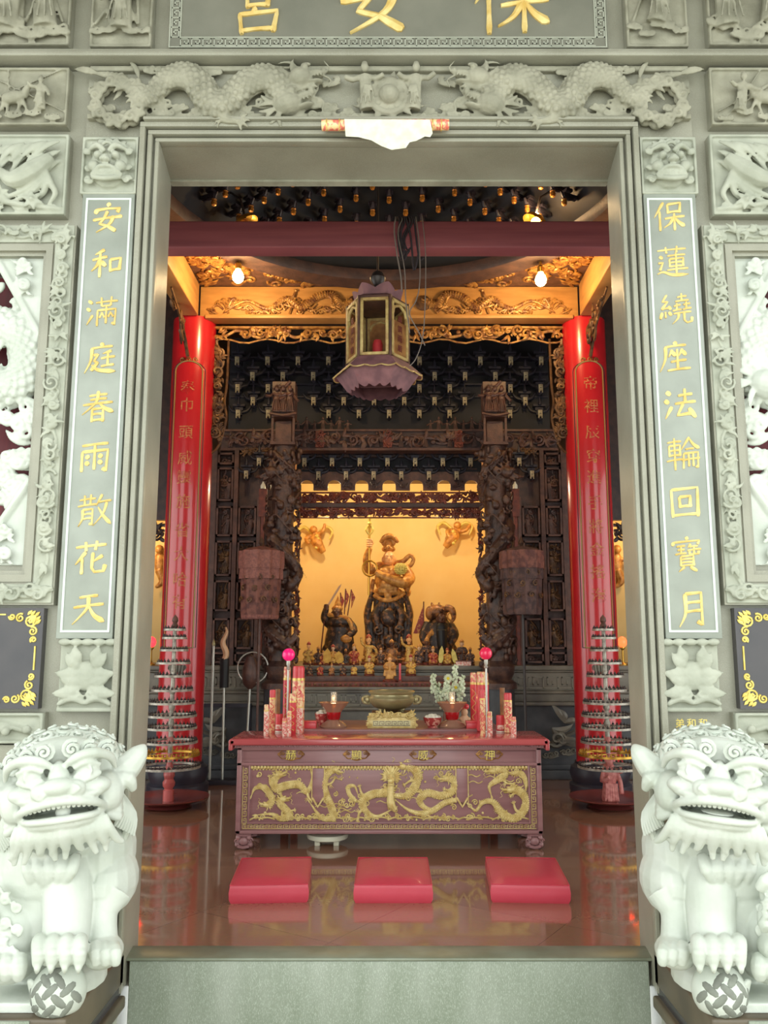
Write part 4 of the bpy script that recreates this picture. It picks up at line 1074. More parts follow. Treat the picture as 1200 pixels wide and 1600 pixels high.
# ================================================================== SHRINE
# --- stone plinth
t = thing('altar_plinth', 'dark grey stone altar plinth with fret bands behind the table', 'plinth', (0, 9.5, 0))
m = MB()
for (y, z0, z1) in ((0.0, 1.19, 1.24), (.03, 1.165, 1.19), (.06, .96, 1.165), (.02, .93, .96), (.05, .84, .93), (.01, .80, .84)): m.box(-4.4, 4.4, y, 2.6, z0, z1)
m.build('courses', G['plinth'], t, bevel=.008)
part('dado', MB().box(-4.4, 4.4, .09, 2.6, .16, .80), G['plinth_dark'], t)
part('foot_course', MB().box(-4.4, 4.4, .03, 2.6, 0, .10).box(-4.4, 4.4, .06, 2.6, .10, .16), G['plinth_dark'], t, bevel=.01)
m = MB()
for s in (-1, 1): m.merge(sided(fret(MB(), -2.4, -1.25, .985, 1.115, .06, .014, .006), s))
m.build('fret_band', G['plinth_line'], t)
for s in (-1, 1):
    m = MB(); foliage(m, -2.35, -1.3, .22, .74, .09, .3, 9, n=9, r=.02)
    for k in range(5): cloud(m, -2.2 + k * .2, .26 + .03 * (k % 2), .07, .085, k)
    sided(m, s).build('landscape_relief', G['plinth'], t)
# middle block in front of the statues
m = MB()
for (y, z0, z1) in ((-.28, .985, 1.02), (-.25, .955, .985), (-.22, .80, .955), (-.26, .77, .80), (-.20, .05, .77)): m.box(-.99, .99, y, -.005, z0, z1)
m.build('offering_ledge', G['plinth'], t, bevel=.006)
m = MB(); fret(m, -.96, .96, .82, .935, -.22, .012, .006); m.build('ledge_fret', G['plinth_line'], t)

# --- statue chamber
struct(part('wall_1', MB().box(-1.75, 1.75, 11.75, 11.9, 1.24, 3.75), G['shrine_wall'], None))
struct(part('wall_2', MB().box(-1.75, -1.62, 10.0, 11.75, 1.24, 3.75), G['shrine_wall'], None))
struct(part('wall_3', MB().box(1.62, 1.75, 10.0, 11.75, 1.24, 3.75), G['shrine_wall'], None))
struct(part('ceiling_shrine', MB().box(-1.75, 1.75, 10.0, 11.9, 3.75, 3.82), G['wood_brown'], None))

# --- brackets
bm_ = MB()
bm_.cbox((0, .05, .06), (.09, .12, .035)); bm_.cbox((0, .06, .015), (.06, .14, .05)); bm_.cbox((0, .0, .10), (.14, .06, .025))
bm_.tube([(0, .08, -.02), (0, .0, -.05), (0, -.05, -.01), (0, -.06, .05)], [.024, .026, .02, .008], 7, sub=3)
bm_.tube([(0, -.045, .10), (0, -.05, .19)], [.022, .004], 6)
for s in (-1, 1): bm_.tube([(s * .02, .03, .03), (s * .09, .03, .05), (s * .13, .03, .11)], [.02, .017, .008], 6, sub=3)
tp_ = MB(); tp_.cbox((0, -.068, .012), (.046, .02, .036)); tp_.cbox((-.017, -.066, -.035), (.012, .02, .06)); tp_.cbox((.017, -.066, -.035), (.012, .02, .06)); tp_.cbox((0, -.066, -.03), (.014, .02, .03))
_b = []
def bracket(par, x, y, z, tip='tip', sc=1):
    if not _b:
        o = bm_.build('bracket', G['wood_black'], par); c = tp_.build('bracket_tip', G[tip], o); _b.extend((o, c))
    else:
        o = _b[0].copy(); COL.objects.link(o); o.parent = par
        c = _b[1].copy(); COL.objects.link(c); c.parent = o
    o.location = (x, y, z); o.scale = (sc, sc, sc); return o

t = thing('bracket_canopy', 'dark bracket canopy with rows of pale bracket ends above the shrine', 'canopy', (0, 10, 0))
part('back_board', MB().box(-2.0, 2.0, .05, .10, 4.0, 5.3), G['jet'], t)
rows = [(562, 0), (586, 1), (605, 0), (625, 1), (645, 0)]
for i, (py, sh) in enumerate(rows):
    y = -.16 + i * .04; z = Z(py, 10 + y - .06)
    part('bracket_ledge', MB().box(-1.98, 1.98, y + .06, .06, z + .07, z + .085), G['wood_black'], t)
    for k in range(-6, 7):
        x = (k + .5 * sh) * .372
        if abs(x) > 1.93: continue
        
        if i > 1 and abs(abs(x) - 1.24) < .15: continue
        bracket(t, x, y, z, sc=1.08)
# beam of figures under the canopy
t = thing('figure_beam', 'dark carved beam of small figures and scrolls across the shrine front', 'beam', (0, 9.75, 0))
z0, z1 = 3.795, 4.005
part('beam', MB().box(-2.02, 2.02, 0, .14, z0, z1), G['wood'], t)
part('beam_lip', MB().box(-2.02, 2.02, -.05, .14, z0 - .03, z0).box(-2.02, 2.02, -.03, .14, z1, z1 + .025), G['wood_brown'], t)
m = MB(); foliage(m, -2, 2, z0 + .01, z1 - .01, -.01, .17, 14, n=90, r=.017)
for k in range(14): figure(m, -1.9 + k * .292, z0 + .02, .18, -.02, k)
m.build('figure_carving', G['wood_brown'], t)
for s in (-1, 1):
    m = MB()
    for k in range(-4, 5):
        figure(m, s * .9 + k * .1, z1 + .03, .12 + .04 * (k % 2), .03, k + 40)
    m.build('ridge_figures', G['wood_brown'], t)
for x in (-.83, .83, -.02):
    m = MB(); m.cbox((x, -.045, (z0 + z1) / 2), (.10, .03, .2)); foliage(m, x - .07, x + .07, z0, z1, -.06, .07, 6, n=7, r=.01)
    m.build('shield_block', G['wood_red'], t)

# --- shrine header: brackets, arches, two pierced bands
t = thing('shrine_header', 'carved dark header over the statue chamber with brackets and two pierced red bands', 'header', (0, 9.9, 0))
part('back_board', MB().box(-1.14, 1.14, .15, .18, Z(747, 10.05), 3.79), G['jet'], t)
for (py, sh, n) in ((720, 0, 4), (741, 1, 4)):
    y = .02 if sh == 0 else .06; z = Z(py, 9.9 + y - .06)
    part('bracket_ledge', MB().box(-1.08, 1.08, y + .06, .2, z + .085, z + .10), G['wood'], t)
    for k in range(-n, n + 1):
        x = (k + .5 * sh) * .335
        if abs(x) < 1.06: bracket(t, x - .02, y, z, sc=1.05)
for k in range(-3, 4):   # little arches between the lower brackets
    z = Z(757, 9.98)
    m = MB()
    for q in (-1, 1):
        m.tube([((k + q * .5) * .335, .1, z - .1), ((k + q * .46) * .335, .1, z), ((k + q * .3) * .335, .1, z + .07), (k * .335, .1, z + .085)][::-1], .02, 6, sub=3)
    m = MB(); w_ = .335
    pts = [(k * w_ - w_ / 2, z + .16), (k * w_ + w_ / 2, z + .16), (k * w_ + w_ / 2, z - .07), (k * w_ + w_ * .24, z - .07)]
    pts += [(k * w_ + w_ * .24 * cos(a), z - .01 + .065 * sin(a)) for a in [pi * i / 10 for i in range(11)]]
    pts += [(k * w_ - w_ * .24, z - .07), (k * w_ - w_ / 2, z - .07)]
    m.prism(pts, .09, .13); m.build('arch_panel', G['wood_brown'], t)
    if k in (-2, -1, 1, 2) or 1:
        f = MB(); foliage(f, k * w_ + w_ * .30, k * w_ + w_ * .70, z - .07, z + .06, .07, .07, k + 9, n=9, r=.01); f.build('arch_carving', G['wood'], t)
for k, (ya, yb) in enumerate(((770, 786), (794, 809))):
    za, zb = Z(yb, 9.9), Z(ya, 9.9)
    m = MB(); foliage(m, -1.13, 1.13, za, zb, .0, .1, 61 + k, n=170, r=.0135)
    m.tube([(-1.13, 0, za), (1.13, 0, za)], .010, 5); m.tube([(-1.13, 0, zb), (1.13, 0, zb)], .012, 5)
    m.build('pierced_band', G['wood_red'], t)
part('band_rail', MB().box(-1.15, 1.15, -.03, .05, Z(793, 9.9), Z(787, 9.9)), G['wood'], t)
for s in (-1, 1):   # pierced edging down both sides of the opening
    m = MB(); foliage(m, -1.12, -1.06, 1.25, Z(805, 9.9), 0, .075, 5, n=50, r=.011)
    sided(m, s).build('pierced_edge', G['wood_red'], t)

# --- dragon columns
def dragon_column(s, lab):
    t = thing('dragon_column', lab, 'column', (s * 1.20, 9.28, 0), group='carved dragon columns beside the statue chamber')
    m = MB(); R = random.Random(4)
    m.lathe([(.125, 1.2), (.12, 2.4), (.13, 3.7)], n=20)
    H0, H1 = 1.35, 3.62
    pts, n = [], 60
    for i in range(n + 1):
        q = i / n; a = s * (-1.2 + q * 4.6 * pi); r_ = .145 + .02 * sin(q * 20)
        pts.append(Vector((r_ * sin(a), -r_ * cos(a), lerp(H0, H1, q))))
    m.tube(pts, [.065, .07, .07, .06, .03], 10)
    for i in range(2, n - 1):
        p = pts[i]; o = Vector((p.x, p.y, 0)).normalized(); tt = (pts[i + 1] - pts[i - 1]).normalized()
        for e in (-.3, .3): m.tube([p + o * .055 + tt * e * .04, p + o * .078 + tt * (e * .04 + .02)], [.020, .006], 5)
    # head looking into the chamber low on the inner side, and one near the top
    for (z, ax, sc) in ((2.12, -s, .085), (1.50, -s, .07), (3.38, s, .085)):
        b = MB(); dragon_head(b, Vector((ax * .12, -.15, z)), sc, (.9 if z < 3 else -.5) if ax > 0 else (pi - .9 if z < 3 else pi + .5)); m.merge(b)
    for i in range(150):
        a = R.uniform(-2.0, 2.0); z = R.uniform(1.25, 3.7); r_ = R.uniform(.13, .185)
        m.ell((r_ * sin(a), -r_ * cos(a), z), (R.uniform(.02, .05), R.uniform(.02, .05), R.uniform(.02, .06)), nu=8, nv=6)
    for i in range(26):
        a = R.uniform(-1.6, 1.6); z = R.uniform(1.3, 3.5); b = MB().spiral(0, 0, R.uniform(.03, .06), 0, .012, 1.4, R.uniform(0, 6))
        m.merge(b, Matrix.Translation((.19 * sin(a), -.19 * cos(a), z)) @ Matrix.Rotation(a, 4, 'Z'))
    for i in range(8):
        z = 1.45 + i * .27; a = R.uniform(-1.3, 1.3)
        q = [Vector((.2 * sin(a + .5 * k), -.2 * cos(a + .5 * k), z + .1 * sin(k * 1.6))) for k in range(4)]
        m.tube(q, .012, 5, sub=4)
    m.build('dragon_shaft', G['dragon_dark'], t, remesh=.009)
    c = MB(); c.box(-.14, .14, -.16, .1, 3.70, 3.73); c.box(-.09, .09, -.10, .08, 3.73, 3.98); c.box(-.13, .13, -.16, .10, 4.02, 4.06)
    for e in (-1, 1): c.box(e * .12 - .012, e * .12 + .012, -.14, -.11, 3.73, 4.02)
    c.build('capital_post', G['wood_brown'], t)
    c = MB(); c.box(-.13, .13, -.13, .1, 4.06, 4.44)
    for e in range(3): figure(c, (e - 1) * .075, 4.08, .3, -.15, e + 5)
    foliage(c, -.13, .13, 4.06, 4.44, -.14, .1, 3, n=14, r=.014)
    c.tube([(-.15, -.16, 4.06), (0, -.18, 4.03), (.15, -.16, 4.06)], .016, 6, sub=3)
    c.build('figure_panel', G['wood_brown'], t)
    part('column_foot', MB().lathe([(.2, 1.0), (.2, 1.06), (.14, 1.10), (.17, 1.16), (.18, 1.24), (.13, 1.3)], n=20), G['dragon_dark'], t)
    part('column_pier', MB().lathe([(.17, 0), (.17, 1.0)], n=12), G['plinth_dark'], t)
dragon_column(-1, 'dark carved dragon column left of the statue chamber')
dragon_column(1, 'dark carved dragon column right of the statue chamber')

# --- carved screens between the dragon columns and the outer posts
for s in (-1, 1):
    t = thing('carved_screen', f'dark panelled wooden screen between the {NAMES[s]} dragon column and the {NAMES[s]} red column', 'screen', (0, 9.72, 0))
    fr = MB(); b = MB()
    XA = (-2.42, -2.06, -2.03, -1.83, -1.80, -1.56, -1.53)
    fr.box(-2.42, -2.05, .0, .1, 1.24, 3.77)
    fr.box(-1.84, -1.79, -.03, .1, 1.24, 3.77); fr.box(-1.56, -1.52, -.02, .1, 1.24, 3.2)
    part('frame', sided(fr, s), G['wood_brown'], t)
    part('back_board', sided(MB().box(-2.42, -1.36, .08, .12, 1.24, 3.77), s), G['wood'], t)
    spans = [(708, 726), (731, 783), (791, 838), (845, 900), (907, 955), (966, 1014), (1019, 1036)]
    for j, (ya, yb) in enumerate(spans):
        za, zb = Z(yb, 9.72), Z(ya, 9.72)
        for (xa, xb, skip) in ((-2.04, -1.85, False), (-1.78, -1.57, j < 2)):
            if skip: continue
            p = MB(); e = .022
            p.box(xa, xb, -.02, .08, za, za + e); p.box(xa, xb, -.02, .08, zb - e, zb); p.box(xa, xa + e, -.02, .08, za, zb); p.box(xb - e, xb, -.02, .08, za, zb)
            o = sided(p, s).build('panel', G['wood_brown'], t)
            c = MB(); h = zb - za
            if h > .25:
                figure(c, (xa + xb) / 2 + .01, za + .04, h * .62, .055, j + int(xa * 10), .4)
                foliage(c, xa + .02, xb - .02, za + .02, zb - .02, .065, .085, j * 3 + 1, n=18, r=.011)
            else: foliage(c, xa + .03, xb - .03, za + .02, zb - .02, .065, .07, j, n=6, r=.01)
            sided(c, s).build('panel_carving', G['gilt_dim'] if 3 <= j <= 5 else G['wood_brown'], o)
    for (px, py) in ((405, 720), (385, 740), (426, 738)):
        p = at(px, py, 9.62)
        q = bracket(t, s * -p.x if s > 0 else p.x, -.05, p.z, sc=1.0)
    m = MB(); foliage(m, -1.78, -1.4, Z(712, 9.7), Z(700, 9.7), -.02, .08, 5, n=16, r=.011); sided(m, s).build('bracket_fringe', G['gilt_dim'], t)
    m = MB().box(-1.50, -1.46, -.10, -.06, 1.24, 3.05); sided(m, s).build('plaque_pole', G['wood_red'], t)
    m = MB().box(-1.525, -1.43, -.125, -.10, 2.95, 3.28); sided(m, s).build('plaque', G['wood_red'], t)
    m = MB().lathe([(.03, 3.28), (.03, 3.32), (.012, 3.35), (.0, 3.40)], (-1.48, -.11, 0), 10); sided(m, s).build('plaque_finial', G['white'], t)
    m = MB(); foliage(m, -1.42, -1.34, 1.3, 2.9, .0, .08, 8, n=40, r=.011); sided(m, s).build('pierced_edge', G['wood_red'], t)

# --- side chapels glimpsed past the columns
for s in (-1, 1):
    k = 4 if s < 0 else 5
    struct(sided(MB().box(-4.4, -2.55, 11.0, 11.1, 1.24, 3.2), s).build(f'wall_{k}', G['shrine_wall'], None))
    t = thing('chapel_fringe', f'dark pierced fringe over the yellow side chapel behind the {NAMES[s]} red column', 'carving', (0, 10.2, 0))
    m = MB(); foliage(m, -4.2, -2.5, 2.72, 3.0, 0, .14, 4, n=46, r=.018); m.box(-4.3, -2.45, .02, .1, 3.0, HZ)
    sided(m, s).build('fringe', G['wood'], t)
    p = at(241 if s < 0 else 968, 1000, 9.7)
    t = thing('red_altar_lamp', f'small glowing red lamp on the side altar past the {NAMES[s]} red column', 'lamp', (p.x - (.03 if s < 0 else -.03), p.y, 1.24))
    part('base', MB().lathe([(.05, 0), (.05, .015), (.02, .03), (.012, .06), (.012, .17), (.03, .19), (.03, .205)], n=16), G['brass_gold'], t)
    part('lamp_globe', MB().ell((0, 0, .262), (.052, .052, .062)), G['red_lamp' if s < 0 else 'red_lamp2'], t)
    q = at(247 if s < 0 else 966, 878, 10.85)
    t = thing('wall_figurine', f'small gilded flying figurine on the yellow wall past the {NAMES[s]} red column', 'figurine', (q.x, 10.92, q.z))
    m = MB().ell((0, 0, 0), (.07, .05, .16)).ell((0, -.03, .17), .06).tube([(-.05, 0, .05), (-.16, -.02, .1), (-.2, 0, .22)], .03, 6, sub=3).tube([(.05, 0, .05), (.15, -.02, 0), (.18, 0, -.14)], .03, 6, sub=3)
    m.tube([(0, 0, -.1), (.05, 0, -.25), (-.04, 0, -.33)], [.06, .05, .02], 7, sub=3)
    m.build('body', G['statue_gold'], t, remesh=.012)
    part('wall_peg', MB().tube([(0, 0, 0), (0, .09, 0)], .015, 6), G['iron'], t)
    lampobj('chapel_light', (s * -3.3 * -1 if s > 0 else -3.3, 10.45, 2.9), 14, WARM, .1)

# --- the chamber's own lights, mounted behind the header
for k, (x, e) in enumerate(((-.75, 40), (.75, 40))):
    t = thing('chamber_lamp', ('small lamp behind the header lighting the left of the chamber', 'small lamp behind the header lighting the right of the chamber')[k], 'lamp', (x, 10.35, 3.60))
    part('shade', MB().lathe([(.09, -.02), (.07, .06), (.03, .10), (.02, .15)], n=16), G['brass_gold'], t)
    part('bulb', MB().ell((0, 0, -.02), .04), G['bulb'], t)
    lampobj('chamber_light', (0, 0, -.09), e, (1, .78, .46), .06, t)
# ================================================================== FURNITURE AND OFFERINGS
# --- carved altar table
TF, TZ = 6.40, .79
t = thing('altar_table', 'long purple-brown altar table with gold dragon carving and a red top', 'table', (0, TF, 0))
table = t
def tp(px, py): p = at(px, py, TF); return p.x, p.z
part('body', MB().box(-1.12, 1.12, .02, .50, .11, .728), G['table'], t, bevel=.006)
m = MB()
m.box(-1.19, 1.19, -.035, .54, .742, TZ)
part('table_top', m, G['table_top'], t, bevel=.014)
for s in (-1, 1):
    m = MB(); m.tube([(s * 1.17, y, TZ - .022) for y in (-.035, .54)], .024, 10); m.cbox((s * 1.178, .25, .735), (.03, .56, .06))
    part('scroll_end', m, G['table_top'], t, bevel=.008)
m = MB(); m.box(-1.15, 1.15, -.012, .5, .722, .745)
for i in range(120): m.ell((-1.14 + i * 2.28 / 119, -.014, .733), (.009, .008, .007), nu=6, nv=4)
part('beaded_moulding', m, G['table'], t)
m = MB()
zb = tp(608, 1194)[1]
for (a, b, c, d) in ((-1.13, 1.13, .705, .728), (-1.13, 1.13, zb - .012, zb + .012), (-1.13, -1.095, .11, .728), (1.095, 1.13, .11, .728), (-1.13, 1.13, .11, .135)): m.box(a, b, -.005, .03, c, d)
for (a, b, c, d) in ((-1.045, -1.03, .19, zb - .01), (1.03, 1.045, .19, zb - .01), (-1.045, 1.045, .178, .192)): m.box(a, b, 0, .03, c, d)
part('frame', m, G['table'], t, bevel=.004)
m = MB()
fret(m, -1.085, 1.085, .142, .174, .019, .005, .004)
part('key_border', m, G['table_gold'], t)
for s in (-1, 1):
    m = MB(); fret(m, s * 1.07 - .018, s * 1.07 + .018, .178, zb - .02, .019, .005, .004, True); part('key_border', m, G['table_gold'], t)
m = MB()
for i in range(86):
    x = -1.02 + i * 2.04 / 85; m.ell((x, .012, zb - .024), (.0125, .012, .014), nu=8, nv=5); m.ell((x + .012, .014, zb - .04), (.007, .006, .008), nu=6, nv=4)
part('scallop_row', m, G['table_gold'], t)
for px in (497, 722):
    x, z = tp(px, 1228); z1 = zb - .03; z0 = tp(px, 1254)[1]; w_ = .042
    m = MB().box(x - w_, x + w_, -.004, .03, z0, z1); part('panel_divider', m, G['table'], t, bevel=.004)
    m = MB().tube([(x - w_, -.002, z0 + .035), (x, -.006, z0 - .03), (x + w_, -.002, z0 + .035)], .009, 6); m.box(x - w_ - .006, x - w_, -.006, .02, z0, z1); m.box(x + w_, x + w_ + .006, -.006, .02, z0, z1)
    part('divider_edge', m, G['table_gold'], t)
# gold dragons, read off the two halves of the front
def zl(*p): return [(tp(350 + a / 4.444, 1130 + b / 4.444)[0], tp(350 + a / 4.444, 1130 + b / 4.444)[1]) for a, b in p]
def zr(*p): return [(tp(600 + a / 4.444, 1130 + b / 4.444)[0], tp(600 + a / 4.444, 1130 + b / 4.444)[1]) for a, b in p]
DR = [(zl((600, 330), (612, 400), (575, 480), (520, 432), (430, 438), (360, 460), (345, 410), (385, 360)), .026, 0.3, ((.3, 1, .1, -1.2), (.75, -1, .1, 2.4))),
      (zl((190, 500), (215, 455), (270, 450), (310, 490), (330, 545), (290, 570)), .022, 3.0, ((.5, 1, .08, -1.0),)),
      (zl((230, 640), (330, 635), (390, 668), (455, 648), (420, 600), (385, 560), (410, 530)), .024, .1, ((.4, -1, .09, 1.8), (.7, 1, .08, -.5))),
      (zl((600, 560), (640, 620), (690, 668), (760, 655), (750, 590), (712, 500), (695, 430), (715, 360), (770, 325)), .026, -.5, ((.3, 1, .11, .2), (.75, 1, .1, .2))),
      (zl((930, 500), (905, 440), (860, 450), (870, 500), (910, 540)), .015, -.2, ()),
      (zl((1170, 600), (1060, 650), (985, 610), (965, 545), (1030, 500), (1110, 490), (1150, 470)), .027, .4, ((.4, 1, .1, -2.4), (.6, -1, .1, 2.6))),
      (zr((30, 560), (40, 505), (150, 512), (215, 450), (235, 375), (200, 315), (130, 300)), .029, 3.0, ((.6, 1, .1, 3.0), (.4, -1, .09, .6))),
      (zr((90, 545), (160, 600), (250, 632), (340, 612), (420, 560), (490, 540)), .02, .3, ((.5, 1, .09, -.6),)),
      (zr((440, 560), (360, 605), (280, 590), (248, 540), (300, 490), (400, 510), (485, 470), (490, 405), (430, 385)), .026, 3.3, ((.35, 1, .09, 1.2), (.8, -1, .08, 3.6))),
      (zr((745, 500), (735, 440), (790, 400), (845, 360), (820, 320), (750, 335)), .024, 3.3, ((.5, 1, .1, -.8),)),
      (zr((600, 580), (640, 610), (690, 552), (760, 552), (815, 625), (900, 668), (975, 610), (985, 530), (940, 475), (880, 465)), .028, 3.2, ((.35, 1, .1, -1), (.65, -1, .1, 2.6), (.85, 1, .09, 2.9))),
      (zr((985, 480), (990, 420), (960, 350), (900, 350)), .018, 3.0, ((.5, -1, .08, 2.8),))]
for k, (pts, r, face, legs) in enumerate(DR):
    m = MB(); dragon(m, pts, r * .86, .014, face=face, legs=legs, fin=2 if k % 2 else 1, nb=8, head=1.12, scales=.27)
    part('gold_dragon', m, G['table_gold'], t)
m = MB(); c = Vector((tp(611, 1213)[0], -.02, tp(611, 1213)[1]))     # the front-facing dragon in the middle
m.ell(c, (.036, .03, .034)); m.ell(c + Vector((0, -.02, -.026)), (.026, .022, .018)); m.ell(c + Vector((0, -.02, -.054)), (.022, .015, .009))
for s in (-1, 1):
    m.ell(c + Vector((s * .018, -.03, .008)), .009); m.tube([c + Vector((s * .015, 0, .025)), c + Vector((s * .04, 0, .06)), c + Vector((s * .03, 0, .08))], [.008, .006, .002], 6, sub=3)
for i in range(17):
    a = -.6 + i * (pi + 1.2) / 16; m.leaf(c.x, c.z, .085 if i % 2 else .07, a, .011, .006, .4)
m.tube([c + Vector((0, .01, -.04)), c + Vector((-.004, .0, -.12)), c + Vector((.0, -.004, -.19)), c + Vector((.03, .0, -.235))], [.024, .022, .032, .02], 10, sub=4)
for i in range(9): m.tube([(c.x - .026, -.014, c.z - .06 - i * .018), (c.x, -.032, c.z - .064 - i * .018), (c.x + .026, -.014, c.z - .06 - i * .018)], .004, 5)
part('gold_dragon', m, G['table_gold'], t)
m = MB(); R = random.Random(8)
for i in range(130):
    x = R.uniform(-.99, .99); z = R.choice((R.uniform(.205, .235), R.uniform(.205, .55)))
    if R.random() < .6: m.spiral(x, z, R.uniform(.014, .024), .014, .005, 1.4, R.uniform(0, 6), R.choice((-1, 1)), 5, .3)
    else: m.ell((x, .012, z), R.uniform(.006, .011), nu=8, nv=5)
for i in range(24):
    x = -.98 + i * 1.96 / 23; m.tube([(x - .05, .016, .205 + .01 * (i % 3)), (x, .006, .225), (x + .05, .016, .21)], .006, 5, sub=3)
for i in range(22):
    x, z = R.uniform(-.95, .95), R.uniform(.25, .55); m.tube([(x, .017, z), (x + .03, .013, z + .012), (x + .07, .017, z - .004), (x + .1, .018, z + .01)], .004, 5, sub=3)
tag(part('gold_clouds', m, G['table_gold'], t), kind='stuff')
for ch, px in (('赫', 454.5), ('顯', 557), ('威', 661), ('神', 765)):
    x, z = tp(px, 1179)
    m = MB(); typeset(m, ch, x, z, .078, .012, .012); part('character', m, G['gold_pale'], t)
    m = MB()
    for s in (-1, 1):
        for e in (-1, 1): m.tube([(x + s * .045, .018, z + e * .028), (x + s * .065, .014, z + e * .03), (x + s * .085, .014, z + e * .012), (x + s * .10, .016, z)], .005, 5, sub=3)
        m.spiral(x + s * .062, z + .008, .014, .016, .004, 1.4, 0, s); m.leaf(x + s * .07, z, .028, 0 if s > 0 else pi, .007, .014, .4)
    for e in (-1, 1): m.tube([(x - .045, .018, z + e * .03), (x, .016, z + e * .044), (x + .045, .018, z + e * .03)], .005, 5, sub=3)
    part('scroll_frame', m, G['gilt'], t)
for s in (-1, 1):
    for y in (.06, .44):
        m = MB(); m.ell((0, 0, .052), (.055, .055, .05)); m.ell((0, -.045, .055), (.035, .02, .03)); m.box(-.055, .055, -.05, .05, .09, .112)
        for e in (-1, 1): m.ell((e * .04, -.045, .082), .018); m.ell((e * .045, -.03, .03), .022); m.spiral(e * .05, .06, .02, -.045, .006, 1.3, 0, e)
        m.tube([(-.04, -.05, .02), (0, -.06, .012), (.04, -.05, .02)], .012, 6)
        part('lion_foot', m, G['table'], t, loc=(s * 1.07, y, 0))

# --- dark table standing behind it
t = thing('offering_table', 'plain dark offering table standing directly behind the carved altar table', 'table', (0, 7.36, 0))
part('table_top', MB().box(-.92, .92, -.40, .42, .765, .80), G['table'], t, bevel=.008)
part('apron', MB().box(-.86, .86, -.37, .36, .68, .765), G['wood_brown'], t)
for sx in (-1, 1):
    for sy in (-.36, .34): part('leg', MB().box(sx * .84 - .03, sx * .84 + .03, sy - .02, sy + .04, 0, .69), G['wood_red'], t)

# --- round white stool under the table
p = at(513, 1312, 6.68)
t = thing('low_stool', 'low round cream stool tucked under the altar table', 'stool', (p.x, 6.60, 0))
part('seat', MB().lathe([(.0, .036), (.135, .036), (.152, .042), (.157, .058), (.152, .075), (.13, .082), (0, .082)], n=36), G['stool'], t)
for k in range(4):
    a = pi / 4 + k * pi / 2; part('leg', MB().box(.10 * cos(a) * 1.0 - .02, .10 * cos(a) + .02, .10 * sin(a) - .02, .10 * sin(a) + .02, 0, .04), G['stool'], t, bevel=.004)

# --- kneeling cushions
def cushion(x, rz, lab):
    t = thing('kneeling_cushion', lab, 'cushion', (x, 5.13, 0), rz, 'red kneeling cushions on the floor')
    m = MB(); n = 10; wx, wy, h = .226, .62, .112
    g = lambda u: -1 + 2 * u
    vs, fs = [], []
    for j in range(n + 1):
        for i in range(n + 1):
            u, v = i / n, j / n
            b = (1 - g(u) ** 6) * (1 - g(v) ** 6)
            vs.append((g(u) * wx, v * wy, h - .012 + .022 * b))
    for j in range(n):
        for i in range(n): fs.append((j * (n + 1) + i, j * (n + 1) + i + 1, (j + 1) * (n + 1) + i + 1, (j + 1) * (n + 1) + i))
    o = m.add(vs, fs)
    rim = [i for i in range(n + 1)] + [(j + 1) * (n + 1) - 1 for j in range(1, n + 1)] + [n * (n + 1) + i for i in range(n - 1, -1, -1)] + [j * (n + 1) for j in range(n - 1, 0, -1)]
    base = len(m.v); k = len(rim)
    for q, (bul, z) in enumerate(((.006, h * .55), (.004, h * .2), (-.006, 0.0))):
        for i in rim:
            p = m.v[i]; c = Vector((p.x, p.y - wy / 2, 0)); d = Vector((c.x / wx, c.y / (wy / 2), 0))
            m.v.append(Vector((p.x + d.x * bul, p.y + d.y * bul, z)))
    for q in range(3):
        for i in range(k):
            a, b = (rim[i], rim[(i + 1) % k]) if q == 0 else (base + (q - 1) * k + i, base + (q - 1) * k + (i + 1) % k)
            m.f.append((a, base + q * k + i, base + q * k + (i + 1) % k, b)); m.mi.append(0)
    m.f.append(tuple(base + 2 * k + i for i in range(k))); m.mi.append(0)
    part('cushion_body', m, G['cushion'], t, smooth=60)
    s_ = MB()
    ring = [m.v[i] + Vector((0, 0, .002)) for i in rim]; s_.tube(ring + ring[:1], .0035, 5)
    part('piped_seam', s_, G['cushion'], t)
    return t
cushion(-.700, radians(3.6), 'red square kneeling cushion on the left, before the altar table')
cushion(.024, 0, 'red square kneeling cushion in the middle, before the altar table')
cushion(.823, radians(-3.6), 'red square kneeling cushion on the right, before the altar table')

